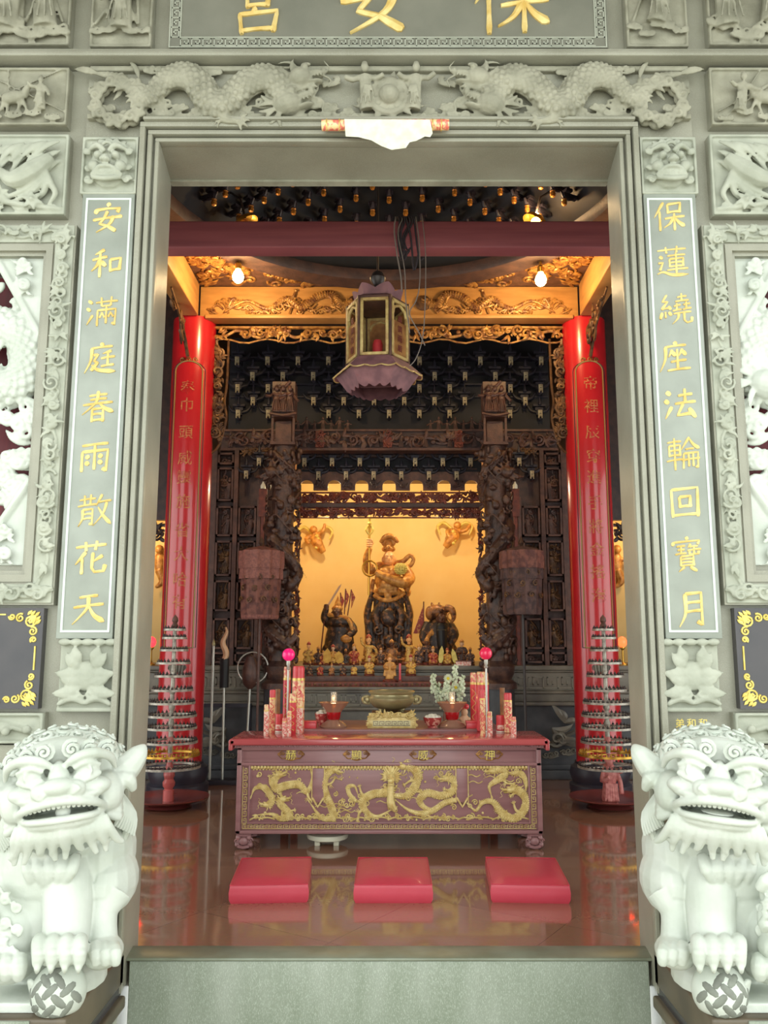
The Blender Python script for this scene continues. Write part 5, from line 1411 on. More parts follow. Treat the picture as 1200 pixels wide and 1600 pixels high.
# --- candles and jars on the altar table
def ontable(py, z=TZ): return (EYE - z) / tan(atan((py - 800) / FPX) - PITCH)
def candle(px, w, yt, yb, lab, body='foil', style='wrap', grp='red candles on the altar table'):
    d = ontable(yb); p = at(px, yb, d); zt = Z(yt, d) - TZ; r = w / 2 * (d * CP + (TZ - EYE) * SP) / FPX
    t = thing('prayer_candle', lab, 'candle', (p.x, d + r, TZ), group=grp)
    if style == 'wrap':
        part('candle_body', MB().lathe([(r * .9, 0), (r, .004), (r, zt * .80)], n=24), G[body], t)
        part('candle_top', MB().lathe([(r * .94, zt * .80), (r * .94, zt * .97), (r * .8, zt)], n=24), G['foil' if body != 'foil' else 'wax_red'], t)
        part('gold_band', MB().lathe([(r * 1.02, zt * .78), (r * 1.04, zt * .80), (r * 1.02, zt * .82)], n=24, caps=False), G['cap'], t)
        m = MB()
        m.tube([((r + .001) * sin(.55 * (-1) ** q), -(r + .001) * cos(.55 * (-1) ** q), zt * (.10 + .085 * q)) for q in range(8)], r * .14, 6, sub=3)
        m.build('gold_print', G['cap' if body == 'wax_red' else 'wax_red'], t)
    elif style == 'jar':
        part('jar', MB().lathe([(r * .92, 0), (r, .006), (r, zt * .92), (r * .96, zt)], n=24), G['wax_red'], t)
        part('jar_label', MB().lathe([(r * 1.02, zt * .16), (r * 1.02, zt * .42)], n=24, caps=False, a0=-2.6, a1=-.5), G['foil_pale'], t)
        part('jar_rim', MB().lathe([(r * 1.03, zt * .0), (r * 1.05, zt * .03), (r * 1.03, zt * .07)], n=24, caps=False), G['white'], t)
    else:   # tall glass sleeve over a candle
        part('candle_body', MB().lathe([(r * .86, 0), (r * .86, zt * .55)], n=24), G['wax_red'], t)
        part('glass_sleeve', MB().lathe([(r, 0), (r, zt), (r * .9, zt), (r * .9, zt * .56)], n=24, caps=False), G['glass_amber'], t)
    return t
CL = [(464, 20, 1041, 1146, 'thickest tall candle in a gold wrap on the left of the altar table', 'foil', 'wrap'),
      (446.5, 12, 1042, 1137, 'tall plain red candle behind the thick wrapped one on the left', 'wax_red', 'wrap'),
      (424, 10, 1078, 1146, 'gold-topped candle second from the left end of the altar table', 'foil', 'wrap'),
      (432.5, 8, 1077, 1139, 'dark amber glass candle sleeve behind the red jar on the left', 'foil', 'glass'),
      (435, 11.5, 1116, 1144, 'squat red candle jar with a pale label on the left', 'wax_red', 'jar'),
      (415, 8, 1101, 1150, 'short pale wrapped candle at the far left end of the altar table', 'foil_pale', 'wrap'),
      (456, 11, 1084, 1148, 'red and gold candle just before the thick wrapped one on the left', 'wax_red', 'wrap'),
      (467.5, 10, 1095, 1146.5, 'pale blue-white wrapped candle at the right of the left cluster', 'foil_pale', 'wrap'),
      (444, 8, 1122, 1151, 'shortest pale candle at the front of the left cluster', 'foil_pale', 'wrap'),
      (451, 7, 1111, 1151, 'slim pale candle at the front of the left cluster beside the shortest one', 'foil_pale', 'wrap')]
CRT = [(756, 20, 1050, 1143, 'thickest tall red candle with gold print on the right of the altar table', 'wax_red', 'wrap'),
       (741, 10, 1051, 1136, 'tall plain red candle left of the thick one on the right', 'wax_red', 'wrap'),
       (755, 8.5, 1078, 1151, 'slim gold wrapped candle at the front left of the right cluster', 'foil', 'wrap'),
       (766, 8.5, 1112, 1151, 'short pale pink candle at the front of the right cluster', 'foil_pale', 'wrap'),
       (786.5, 8, 1075, 1140, 'amber glass candle sleeve behind the red jar on the right', 'foil', 'glass'),
       (795.5, 13, 1083, 1145, 'broad gold wrapped candle near the right end of the altar table', 'foil', 'wrap'),
       (783, 13, 1118, 1144, 'squat red candle jar with a pale label on the right', 'wax_red', 'jar'),
       (803.5, 8.5, 1120, 1152, 'short white wrapped candle at the far right end of the altar table', 'foil_pale', 'wrap')]
for a in CL: candle(*a, grp='candles on the left of the altar table')
for a in CRT: candle(*a, grp='candles on the right of the altar table')

# --- two globes on chrome stems
for px, py, mt, lab in ((451, 1023, 'pink_ball', 'magenta glass globe lamp on a chrome stem behind the left candles'), (759, 1021, 'pink_ball2', 'rose red globe lamp on a chrome stem behind the right candles')):
    d = 6.86; p = at(px, py, d)
    t = thing('globe_lamp', lab, 'lamp', (p.x, d, TZ), group='globe lamps')
    h = p.z - TZ
    part('globe', MB().ell((0, 0, h), .052, nu=24, nv=16), G[mt], t)
    part('stem', MB().lathe([(.03, 0), (.03, .01), (.009, .02), (.009, h - .12), (.018, h - .11), (.010, h - .095), (.016, h - .08), (.016, h - .045)], n=16), G['steel'], t)
    part('globe_cap', MB().lathe([(.0, .05), (.02, .048), (.03, .04)], (0, 0, h), 16), G['steel'], t)

# --- bronze censer on a stand, with the gold name block before it
ZT2 = .80
p = at(612, 1092, 7.28)
t = thing('incense_stand', 'low dark stand under the brass incense burner', 'stand', (p.x, 7.30, ZT2))
part('stand_top', MB().box(-.17, .17, -.12, .12, .095, .115), G['wood_brown'], t, bevel=.004)
for sx in (-1, 1):
    for sy in (-1, 1): part('leg', MB().tube([(sx * .14, sy * .09, .1), (sx * .15, sy * .1, .05), (sx * .14, sy * .09, .017)], .016, 8, sub=3), G['wood_brown'], t)
t = thing('incense_burner', 'wide round brass incense burner with two handles on the offering table', 'censer', (p.x, 7.30, ZT2 + .115))
pr = [(0, .012), (.07, .012), (.11, .02), (.165, .05), (.195, .09), (.196, .115), (.182, .135), (.180, .145), (.198, .158), (.202, .17), (.192, .175), (.184, .168), (.176, .15), (.17, .13)]
part('bowl', MB().lathe(pr, n=48), G['brass'], t)
part('ash', MB().lathe([(0, .150), (.178, .148)], n=32, caps=False), M('pale_incense_ash', (206, 196, 170), .9, var=(180, 168, 146), scale=40), t)
for s in (-1, 1):
    m = MB(); m.tube([(s * .185, 0, .07), (s * .235, 0, .075), (s * .245, 0, .11), (s * .215, 0, .125), (s * .19, 0, .115)], .014, 8, sub=4); m.ell((s * .205, -.01, .10), (.022, .025, .03))
    part('handle', m, G['brass'], t)
for k in range(3):
    a = pi / 2 + k * 2 * pi / 3; part('foot', MB().lathe([(.018, 0), (.026, .02), (.02, .04)], (.1 * cos(a), .1 * sin(a), 0), 12), G['brass'], t)
p = at(612, 1125, 7.05)
t = thing('gold_name_block', 'carved gold block with an engraved strip before the brass incense burner', 'ornament', (p.x, 7.07, ZT2))
m = MB().box(-.20, .20, -.03, .04, 0, .09); part('block', m, G['table_gold'], t, bevel=.006)
m = MB(); foliage(m, -.2, .2, .075, .14, -.028, .045, 5, n=34, r=.006); m.box(-.19, .19, -.02, .03, .08, .12); foliage(m, -.21, -.17, .01, .09, -.03, .04, 6, n=6, r=.006, vine=False); foliage(m, .17, .21, .01, .09, -.03, .04, 6, n=6, r=.006, vine=False)
part('scroll_crest', m, G['table_gold'], t)
m = MB().box(-.155, .155, -.034, -.028, .018, .062); o = part('engraved_strip', m, G['brass'], t)
m = MB(); fret(m, -.15, .15, .022, .058, -.034, .004, .002); part('strip_pattern', m, G['wood_brown'], o)

# --- lotus glass lamps, bowls, boxes, vase
for px, lab in ((521, 'smoky lotus-glass oil lamp with a glowing flame left of the incense burner'), (707, 'smoky lotus-glass oil lamp with a glowing flame right of the incense burner')):
    p = at(px, 1135, 7.1); d = ontable(1134, ZT2)
    t = thing('lotus_lamp', lab, 'lamp', (p.x, 7.12, ZT2), group='lotus oil lamps')
    part('foot', MB().lathe([(.0, 0), (.11, 0), (.115, .012), (.10, .03), (.06, .055), (.045, .065)], n=32), G['lotus'], t)
    part('red_cup', MB().lathe([(.045, .062), (.055, .075), (.06, .12), (.062, .13)], n=28), G['lotus_red'], t)
    m = MB()
    m.lathe([(.06, .125), (.085, .16), (.12, .205), (.114, .206), (.08, .165), (.055, .135)], n=48, rfun=lambda a, z: 1 + (.07 * abs(cos(4 * a)) if z > .15 else 0), caps=False)
    part('lotus_bowl', m, G['lotus'], t)
    part('flame', MB().lathe([(0, .150), (.016, .16), (.013, .178), (0, .20)], n=12), G['flame'], t)
    part('glass_chimney', MB().lathe([(.028, .14), (.028, .29), (.025, .29), (.025, .14)], n=20, caps=False), G['glass'], t)
    lampobj('flame_light', (0, -.03, .24), .6, (1, .6, .25), .02, t)
def bowl(px, d, r, h, lab, n, cups):
    p = at(px, 1120, d)
    t = thing('offering_bowl', lab, 'bowl', (p.x, d, ZT2), group='red bowls on the offering table')
    part('bowl', MB().lathe([(r * .5, 0), (r * .5, h * .12), (r * .8, h * .35), (r, h), (r * .93, h), (r * .72, h * .45), (0, h * .4)], n=32), G['bowl_red'], t)
    for ring, cnt in ((.62, n), (.25, max(3, n // 2))):
        for i in range(cnt):
            a = 2 * pi * i / cnt + ring
            e = MB().ell((0, 0, 0), (.021, .021, .017), nu=12, nv=8).build('white_egg', G['white'], None, loc=(p.x + r * ring * cos(a), d + r * ring * sin(a), ZT2 + h * (.98 if ring > .5 else 1.12)))
            tag(e, 'white egg-like offering in the red bowl ' + ('right' if cups else 'left') + ' of the incense burner', 'egg', 'white offerings in the ' + ('right' if cups else 'left') + ' red bowl')
bowl(676, 7.10, .080, .085, 'red patterned bowl heaped with white offerings right of the incense burner', 9, True)
bowl(503, 7.24, .062, .105, 'small red patterned bowl behind the left lotus lamp', 6, False)
for px, w_, lab in ((483, .055, 'small flat red box left of the left lotus lamp'), (739, .05, 'small flat red box right of the right lotus lamp')):
    p = at(px, 1133, 7.0); t = thing('offering_box', lab, 'box', (p.x, 7.06, ZT2), group='flat red boxes')
    part('box', MB().box(-w_, w_, -.04, .05, 0, .045), G['wax_red'], t, bevel=.003); part('lid', MB().box(-w_ - .003, w_ + .003, -.043, .053, .045, .06), G['wax_red'], t, bevel=.003)
p = at(701, 1100, 7.5)
t = thing('flower_vase', 'glass vase of white flowers with yellow centres behind the right lotus lamp', 'vase', (p.x, 7.50, ZT2))
part('vase', MB().lathe([(.05, 0), (.055, .02), (.045, .1), (.05, .18), (.06, .23), (.05, .23), (.03, .05)], n=24, caps=False), G['lotus'], t)
R = random.Random(6)
for k, (px, py) in enumerate(((677, 1066), (684, 1080), (700, 1060), (711, 1052), (722, 1068), (691, 1090), (712, 1074), (705, 1082), (718, 1084), (698, 1076))):
    q = at(px, py, 7.48 + R.uniform(-.04, .05)); v = q - Vector((p.x, 7.5, ZT2))
    part('stem', MB().tube([(0, 0, .1), (v.x * .5, v.y * .5, lerp(.2, v.z, .5)), tuple(v)], .005, 6, sub=4), G['stem'], t)
    if k not in (2, 6):     # spikes of pale blossoms
        m = MB()
        for i in range(14):
            z = v.z - .10 + .012 * i; a = i * 2.4; m.ell((v.x + .018 * cos(a), v.y + .018 * sin(a), z), (.014, .014, .017), Euler((R.uniform(-.6, .6), R.uniform(-.6, .6), 0)), 7, 5)
            m.leaf(v.x + .012 * cos(a), z, .03, R.uniform(.5, 2.6), .008, v.y + .012 * sin(a), .3, 5)
        part('blossom_spike', m, G['petal'], t)
    else:
        m = MB()
        for i in range(16): a = i * 2 * pi / 16; m.ell((v.x + .026 * cos(a), v.y - .01 - .006 * (i % 2), v.z + .026 * sin(a)), (.016, .005, .006), Euler((0, -a, 0)), 7, 4)
        part('daisy_petals', m, G['petal'], t)
        part('daisy_centre', MB().ell((v.x, v.y - .016, v.z), (.014, .01, .014)), G['yellow_flower'], t)
p = at(726, 1118, 7.22)
t = thing('little_figurine', 'small white and pink figurine beside the right lotus lamp', 'figurine', (p.x, 7.24, ZT2))
m = MB().ell((0, 0, .05), (.04, .035, .05)).ell((0, -.01, .115), (.03, .028, .032)).ell((-.035, -.02, .06), .016).ell((.035, -.02, .06), .016).box(-.04, .04, -.03, .03, 0, .012)
m.build('body', G['face_pale'], t, remesh=.005)
m = MB()
for q in range(2): m.ell((-.018 + .036 * q, .0, .16), .024)
m.build('red_bun', G['wax_red'], t)

# ================================================================== LANTERN AND CORDS
LX, LY = -.087, 6.0
t = thing('palace_lantern', 'dusty six-sided palace lantern with mauve skirts hanging before the altar', 'lantern', (LX, LY, 0))
zb, zt = 3.565, 4.005; r = .232
a0 = -pi / 2 - pi / 6 - .10
def hexp(k, rr, z): a = a0 + k * pi / 3; return Vector((rr * cos(a), rr * sin(a), z))
for k in range(6):
    A, B = hexp(k, r, 0), hexp(k + 1, r, 0); d = (B - A); L = d.length; d.normalize(); nrm = Vector((d.y, -d.x, 0))
    Rm = Matrix((d, -nrm, Vector((0, 0, 1)))).transposed().to_4x4(); Rm.translation = (A + B) / 2
    f = MB(); h = L / 2 - .012; e = .022
    f.box(-h, -h + e, -.012, .012, zb, zt); f.box(h - e, h, -.012, .012, zb, zt); f.box(-h, h, -.012, .012, zb, zb + e); f.box(-h, h, -.012, .012, zt - e, zt)
    if k % 2: 
        for s in (-1, 1): f.tube([(s * (h - e), 0, zt - .11), (s * (h - e) * .8, 0, zt - .06), (0, 0, zt - .03)], .012, 6, sub=3)
    fo = f.build('side_frame', G['lantern_gold'], t, xf=Rm, bevel=.003)
    if k not in (0,):
        g_ = MB().box(-h + e, h - e, -.002, .002, zb + e, zt - e if k in (2, 3, 4) else zt - .16)
        go = g_.build('glass_pane', G['glass_amber'], fo, xf=Rm)
        if k in (5, 1):
            c = MB()
            for q, ch in enumerate('風調雨順'): typeset(c, ch, 0, zb + .30 - q * .075, .055, -.004, .002)
            c.build('pane_lettering', G['char_red'], fo, xf=Rm)
    part('corner_post', MB().tube([hexp(k, r, zb - .02), hexp(k, r, zt + .02)], .011, 8), G['wood_brown'], t)
    # crown petals leaning outwards, scalloped
    for (ra, za, rb, zb_, dn, nm) in ((r * .72, zt + .04, r * .82, zt + .13, 1, 'crown_panel'), (r - .01, zb - .0, r + .105, zb - .105, -1, 'upper_skirt'), (r + .075, zb - .10, r - .01, zb - .215, -1, 'lower_skirt')):
        A, B, C, D = hexp(k, ra, za), hexp(k + 1, ra, za), hexp(k + 1, rb, zb_), hexp(k, rb, zb_)
        n = 16; vs = []
        cen = Vector((0, 0, 0))
        for i in range(n + 1):
            u = i / n; lo = A.lerp(B, u); hi = D.lerp(C, u)
            sc = 1 + (.20 * abs(sin(u * 3 * pi)) - .05)
            if dn > 0: sc = .62 + .42 * abs(cos(u * pi))
            hi2 = lo + (hi - lo) * sc
            out = Vector((lo.x, lo.y, 0)).normalized() * .006
            vs += [lo, hi2, lo + out + Vector((0, 0, .002)), hi2 + out + Vector((0, 0, .002))]
        fs = []
        for i in range(n):
            o = 4 * i; q = o + 4
            fs += [(o, q, q + 1, o + 1), (o + 2, o + 3, q + 3, q + 2), (o + 1, q + 1, q + 3, o + 3), (o, o + 2, q + 2, q)]
        fs += [(0, 1, 3, 2), (4 * n, 4 * n + 2, 4 * n + 3, 4 * n + 1)]
        mm = MB(); mm.add(vs, fs); mm.build(nm, G['lantern_purple'] if nm != 'upper_skirt' else G['lantern_purple'], t)
        if nm == 'upper_skirt':
            e = MB(); e.tube([v + Vector((0, 0, .004)) for v in vs[1::4]], .006, 5); e.build('skirt_trim', G['lantern_gold'], t)
# floor and roof of the lantern
part('lantern_floor', MB().lathe([(0, zb - .005), (r, zb - .005), (r + .06, zb - .095), (0, zb - .095)], n=6, caps=False), G['lantern_purple'], t, xf=Matrix.Rotation(a0, 4, 'Z'))
part('lantern_roof', MB().lathe([(r, zt + .0), (r, zt + .02), (.1, zt + .10), (.03, zt + .14), (0, zt + .14)], n=6), G['wood_brown'], t, xf=Matrix.Rotation(a0, 4, 'Z'))
part('finial', MB().lathe([(.03, zt + .13), (.05, zt + .15), (.03, zt + .18), (.055, zt + .215), (.06, zt + .24), (.04, zt + .28), (.012, zt + .30)], n=20), G['iron'], t)
part('chain', MB().tube([(0, 0, zt + .29), (0, .0, 6.7)], .008, 6), G['iron'], t)
part('candle_bulb', MB().lathe([(0, zb), (.04, zb), (.04, zb + .16), (.03, zb + .19), (0, zb + .195)], (.0, .02, 0), 16), G['wax_red'], t)
# cords draped over the tie beam and down past the lantern
for k, (pts, d, lab, rr) in enumerate((
    ([(628, 340), (622, 365), (632, 420), (634, 470), (640, 520)], 5.56, 'thin dusty cord hanging straight down nearest the lantern', .004),
    ([(650, 338), (655, 380), (656, 440), (650, 470), (640, 490), (655, 520), (664, 540)], 5.55, 'thin looped dusty cord hanging right of the lantern', .004),
    ([(660, 338), (665, 400), (664, 480), (660, 530), (650, 560), (640, 572)], 5.54, 'longest thin cord curving in to the lantern skirt from the right', .0035),
    ([(618, 334), (616, 360), (620, 395), (626, 430), (628, 455)], 5.53, 'short dusty cord hanging from the tie beam above the lantern', .005))):
    P = [at(a, b, d) for a, b in pts]
    z0 = 4.515; top = Vector((P[0].x, 5.60, z0)); bk = Vector((P[0].x, 5.77, z0))
    m = MB().tube([bk + Vector((0, .0, -.12)), bk, top, Vector((P[0].x, d, z0 - .03))] + P[1:], rr, 6, sub=5)
    tag(m.build('dusty_thread', G['cord'], None), lab, 'thread', 'threads hanging beside the lantern')
R = random.Random(11)
t = thing('cable_bundle', 'dark bundle of old cables looped over the tie beam above the lantern', 'cables', (0, 0, 0))
for k in range(7):
    x0 = X(622 + k * 4, 340, 5.56); x1 = x0 + R.uniform(-.05, .06); d = 5.575 + .004 * k
    part('cable', MB().tube([(x0, 5.76, 4.53), (x0, 5.60, 4.53), (x0 + .01, d, 4.48), (x1, d, 4.36), (x1 + .02, d + .0, R.uniform(4.1, 4.28)), (x1 + .05, d, R.uniform(4.2, 4.3))], .007, 6, sub=4), G['cord_dark'], t)

# ================================================================== STANDING THINGS AT THE SIDES
# --- candle trees
TIERS = [(985, 17), (998, 19), (1017, 22), (1037, 26), (1057, 29), (1079, 32), (1099, 36), (1119, 39), (1138, 40), (1160, 42), (1180, 46), (1199, 48)]
for s in (-1, 1):
    d = 8.0
    t = thing('candle_tree', f'tall tiered ring stand for candles before the {NAMES[s]} red column', 'candle stand', (s * 2.04, d, 0), group='tiered ring candle stands')
    part('tray', MB().lathe([(0, .04), (.12, .04), (.30, .06), (.37, .085), (.375, .095), (.36, .095), (.29, .07), (.1, .055), (0, .055)], n=56), G['tray_red'], t)
    part('tray_foot', MB().lathe([(.2, 0), (.22, .01), (.16, .045)], n=32), G['tray_red'], t)
    if s < 0:
        part('turned_post', MB().lathe([(.05, .05), (.05, .15), (.036, .16), (.055, .19), (.058, .22), (.04, .25), (.052, .28), (.05, .31), (.03, .335), (.036, .36), (.022, .40)], n=24), G['pink_wood'], t)
    else:
        m = MB().lathe([(.07, .05), (.075, .08), (.06, .2), (.07, .3), (.05, .37), (.02, .40)], n=20).ell((0, -.03, .40), (.035, .035, .045)).ell((0, -.02, .45), .025)
        m.tube([(-.05, -.02, .33), (-.08, -.05, .24), (-.02, -.08, .27)], .022, 7, sub=3).tube([(.05, -.02, .33), (.09, -.03, .24), (.1, -.04, .12)], .022, 7, sub=3).ell((.1, -.03, .33), .03)
        for q in range(6): m.tube([(-.05 + q * .02, -.07, .22), (-.06 + q * .024, -.075, .06)], .008, 5)
        m.build('robed_figure_post', G['pink_stone'], t, remesh=.007)
    zlast = .38
    ztop = Z(985, d)
    part('post', MB().lathe([(.02, .38), (.022, .6), (.018, ztop), (.016, ztop + .03)], n=16), G['ring'], t)
    for q in range(6): 
        zz = .45 + q * .15
        part('post_bead', MB().lathe([(.018, zz - .04), (.03, zz - .01), (.03, zz + .01), (.018, zz + .04)], n=14, caps=False), G['pink_stone' if q < 2 else 'ring'], t)
    part('finial', MB().lathe([(.022, ztop + .02), (.034, ztop + .04), (.02, ztop + .07), (.03, ztop + .09), (.024, ztop + .12), (0, ztop + .15)], n=16), G['wood_brown'], t)
    for k, (py, w_) in enumerate(TIERS):
        z = Z(py, d); r = w_ * (d * CP + (z - EYE) * SP) / FPX
        mt = G['brass_gold'] if k == 10 else G['ring']
        m = MB()
        m.lathe([(r - .03, z - .004), (r, z - .004), (r, z + .016), (r - .03, z + .016), (r - .03, z - .004)], n=48, caps=False)
        for e in range(4): a = e * pi / 2 + .4; m.tube([(0, 0, z + .005), ((r - .015) * cos(a), (r - .015) * sin(a), z + .007)], .006, 5)
        o = part('tier_ring', m, mt, t)
        n = max(12, int(2 * pi * r / .042)); c = MB()
        for e in range(n):
            a = 2 * pi * e / n; c.lathe([(.010, z + .013), (.012, z + .03), (.004, z + .031), (.003, z + .045)], ((r - .015) * cos(a), (r - .015) * sin(a), 0), 6)
        part('candle_cups', c, G['brass_gold'] if k == 10 else G['iron'], o)

# --- ceremonial parasols
for s in (-1, 1):
    px = 407 if s < 0 else 816
    d = 8.95; p = at(px, 915, d)
    zt, zb = Z(862, d), Z(967, d)
    if s > 0: zb = Z(960, d)
    r = .215
    t = thing('ceremonial_parasol', ('rose-brown brocade ceremonial parasol on a pole left of the shrine' if s < 0 else 'dark brown brocade ceremonial parasol on a pole right of the shrine'), 'parasol', (p.x, d, 0), group='brocade parasols')
    def pl(a, z): return 1 + .05 * sin(a * 11 + z * 3) + .02 * sin(a * 23)
    body, band = (G['cloth'], G['cloth_band']) if s < 0 else (G['cloth_dark'], G['cloth'])
    part('canopy_top', MB().lathe([(.02, zt + .06), (.14, zt + .035), (r * 1.06, zt)], n=40, caps=False), body, t)
    part('upper_valance', MB().lathe([(r * 1.08, zt), (r * 1.10, zt - .12), (r * 1.08, zt - .19), (r * 1.06, zt - .19), (r * 1.05, zt)], n=88, rfun=pl, caps=False), band, t)
    part('middle_band', MB().lathe([(r * 1.03, zt - .18), (r * 1.05, zt - .30), (r * 1.03, zt - .30), (r * 1.01, zt - .18)], n=88, rfun=pl, caps=False), G['cloth_band'] if s < 0 else G['cloth_dark'], t)
    part('skirt', MB().lathe([(r * .98, zt - .15), (r * .96, (zt + zb) / 2), (r * .92, zb + .06), (r * .88, zb), (r * .86, zb), (r * .93, (zt + zb) / 2)], n=88, rfun=pl, caps=False), body, t)
    part('bottom_fringe', MB().lathe([(r * .90, zb + .07), (r * .91, zb + .02), (r * .86, zb - .005)], n=88, rfun=pl, caps=False), G['cloth_band'] if s < 0 else body, t)
    m = MB(); 
    for q in range(10):
        a = -2.6 + q * .22; z = zb + .2 + .12 * (q % 3); m.merge(MB().spiral(0, 0, .035, 0, .008, 1.3, q), Matrix.Translation((r * 1.0 * cos(a), r * 1.0 * sin(a), z)) @ Matrix.Rotation(a + pi / 2, 4, 'Z'))
    tag(part('embroidery', m, G['gilt_dim'], t), kind='stuff')
    part('pole', MB().tube([(0, 0, 0), (0, 0, zt + .12)], .014, 10), G['iron'] if s > 0 else G['wood_brown'], t)
    part('pole_tip', MB().lathe([(.014, zt + .06), (.03, zt + .09), (.02, zt + .13), (0, zt + .17)], n=14), G['gilt_dim'], t)
    part('pole_foot', MB().lathe([(.075, 0), (.075, .02), (.03, .04), (.016, .06)], n=20), G['iron'], t)

# --- ritual poles standing in a rack left of the table
d = 9.2
rack = thing('weapon_rack', 'dark low rack holding the ritual poles left of the table', 'rack', (-1.78, d + .05, 0))
part('base_plank', MB().box(-.28, .28, -.09, .09, 0, .05), G['wood_black'], rack, bevel=.005)
part('rear_rail', MB().box(-.28, .28, .03, .06, .80, .84), G['wood_black'], rack)
for s in (-1, 1): part('post', MB().box(s * .26 - .02, s * .26 + .02, .02, .06, .05, .84), G['wood_black'], rack)
def pole(name, px0, py0, px1, py1, lab):
    a = at(px1, py1, d); b = at(px0, py0, d); a.z = .055; a.y = d + .01
    t = thing(name, lab, 'ritual pole', tuple(a), group='ritual poles in the rack'); return t, b - a
t, v = pole('plain_pole', 334, 1006, 327, 1216, 'plain silver ritual pole leaning furthest left in the rack')
part('shaft', MB().tube([(0, 0, 0), v], .014, 10), G['steel'], t); part('tip', MB().lathe([(.016, -.02), (.02, 0), (.012, .03), (0, .05)], v, 12), G['brass'], t)
t, v = pole('snake_pole', 351, 1025, 347, 1213, 'silver ritual pole with a black grip and pale twisted blade')
part('shaft', MB().tube([(0, 0, 0), v * .75], .013, 10), G['steel'], t); part('grip', MB().tube([v * .74, v * .98], [.05, .055, .05], 12, sub=0), G['black'], t)
part('twisted_blade', MB().tube([v * .97 + Vector((.02 * sin(k * 1.3), -.02, k * .05)) for k in range(8)], [.03, .034, .03, .022, .008], 8, sub=3), G['face_pale'], t)
t, v = pole('gourd_pole', 391, 1062, 382, 1214, 'silver ritual pole with a brown gourd head and a steel hoop')
part('shaft', MB().tube([(0, 0, 0), v * .95], .013, 10), G['steel'], t)
part('gourd', MB().lathe([(.02, -.10), (.075, -.05), (.095, .03), (.085, .12), (.06, .2), (.045, .25), (0, .27)], v, 20), G['wood_brown'], t)
part('hoop', MB().torus(v + Vector((.03, -.03, .13)), .165, .008, 48, 8, Euler((pi / 2, 0, 0))), G['steel'], t)
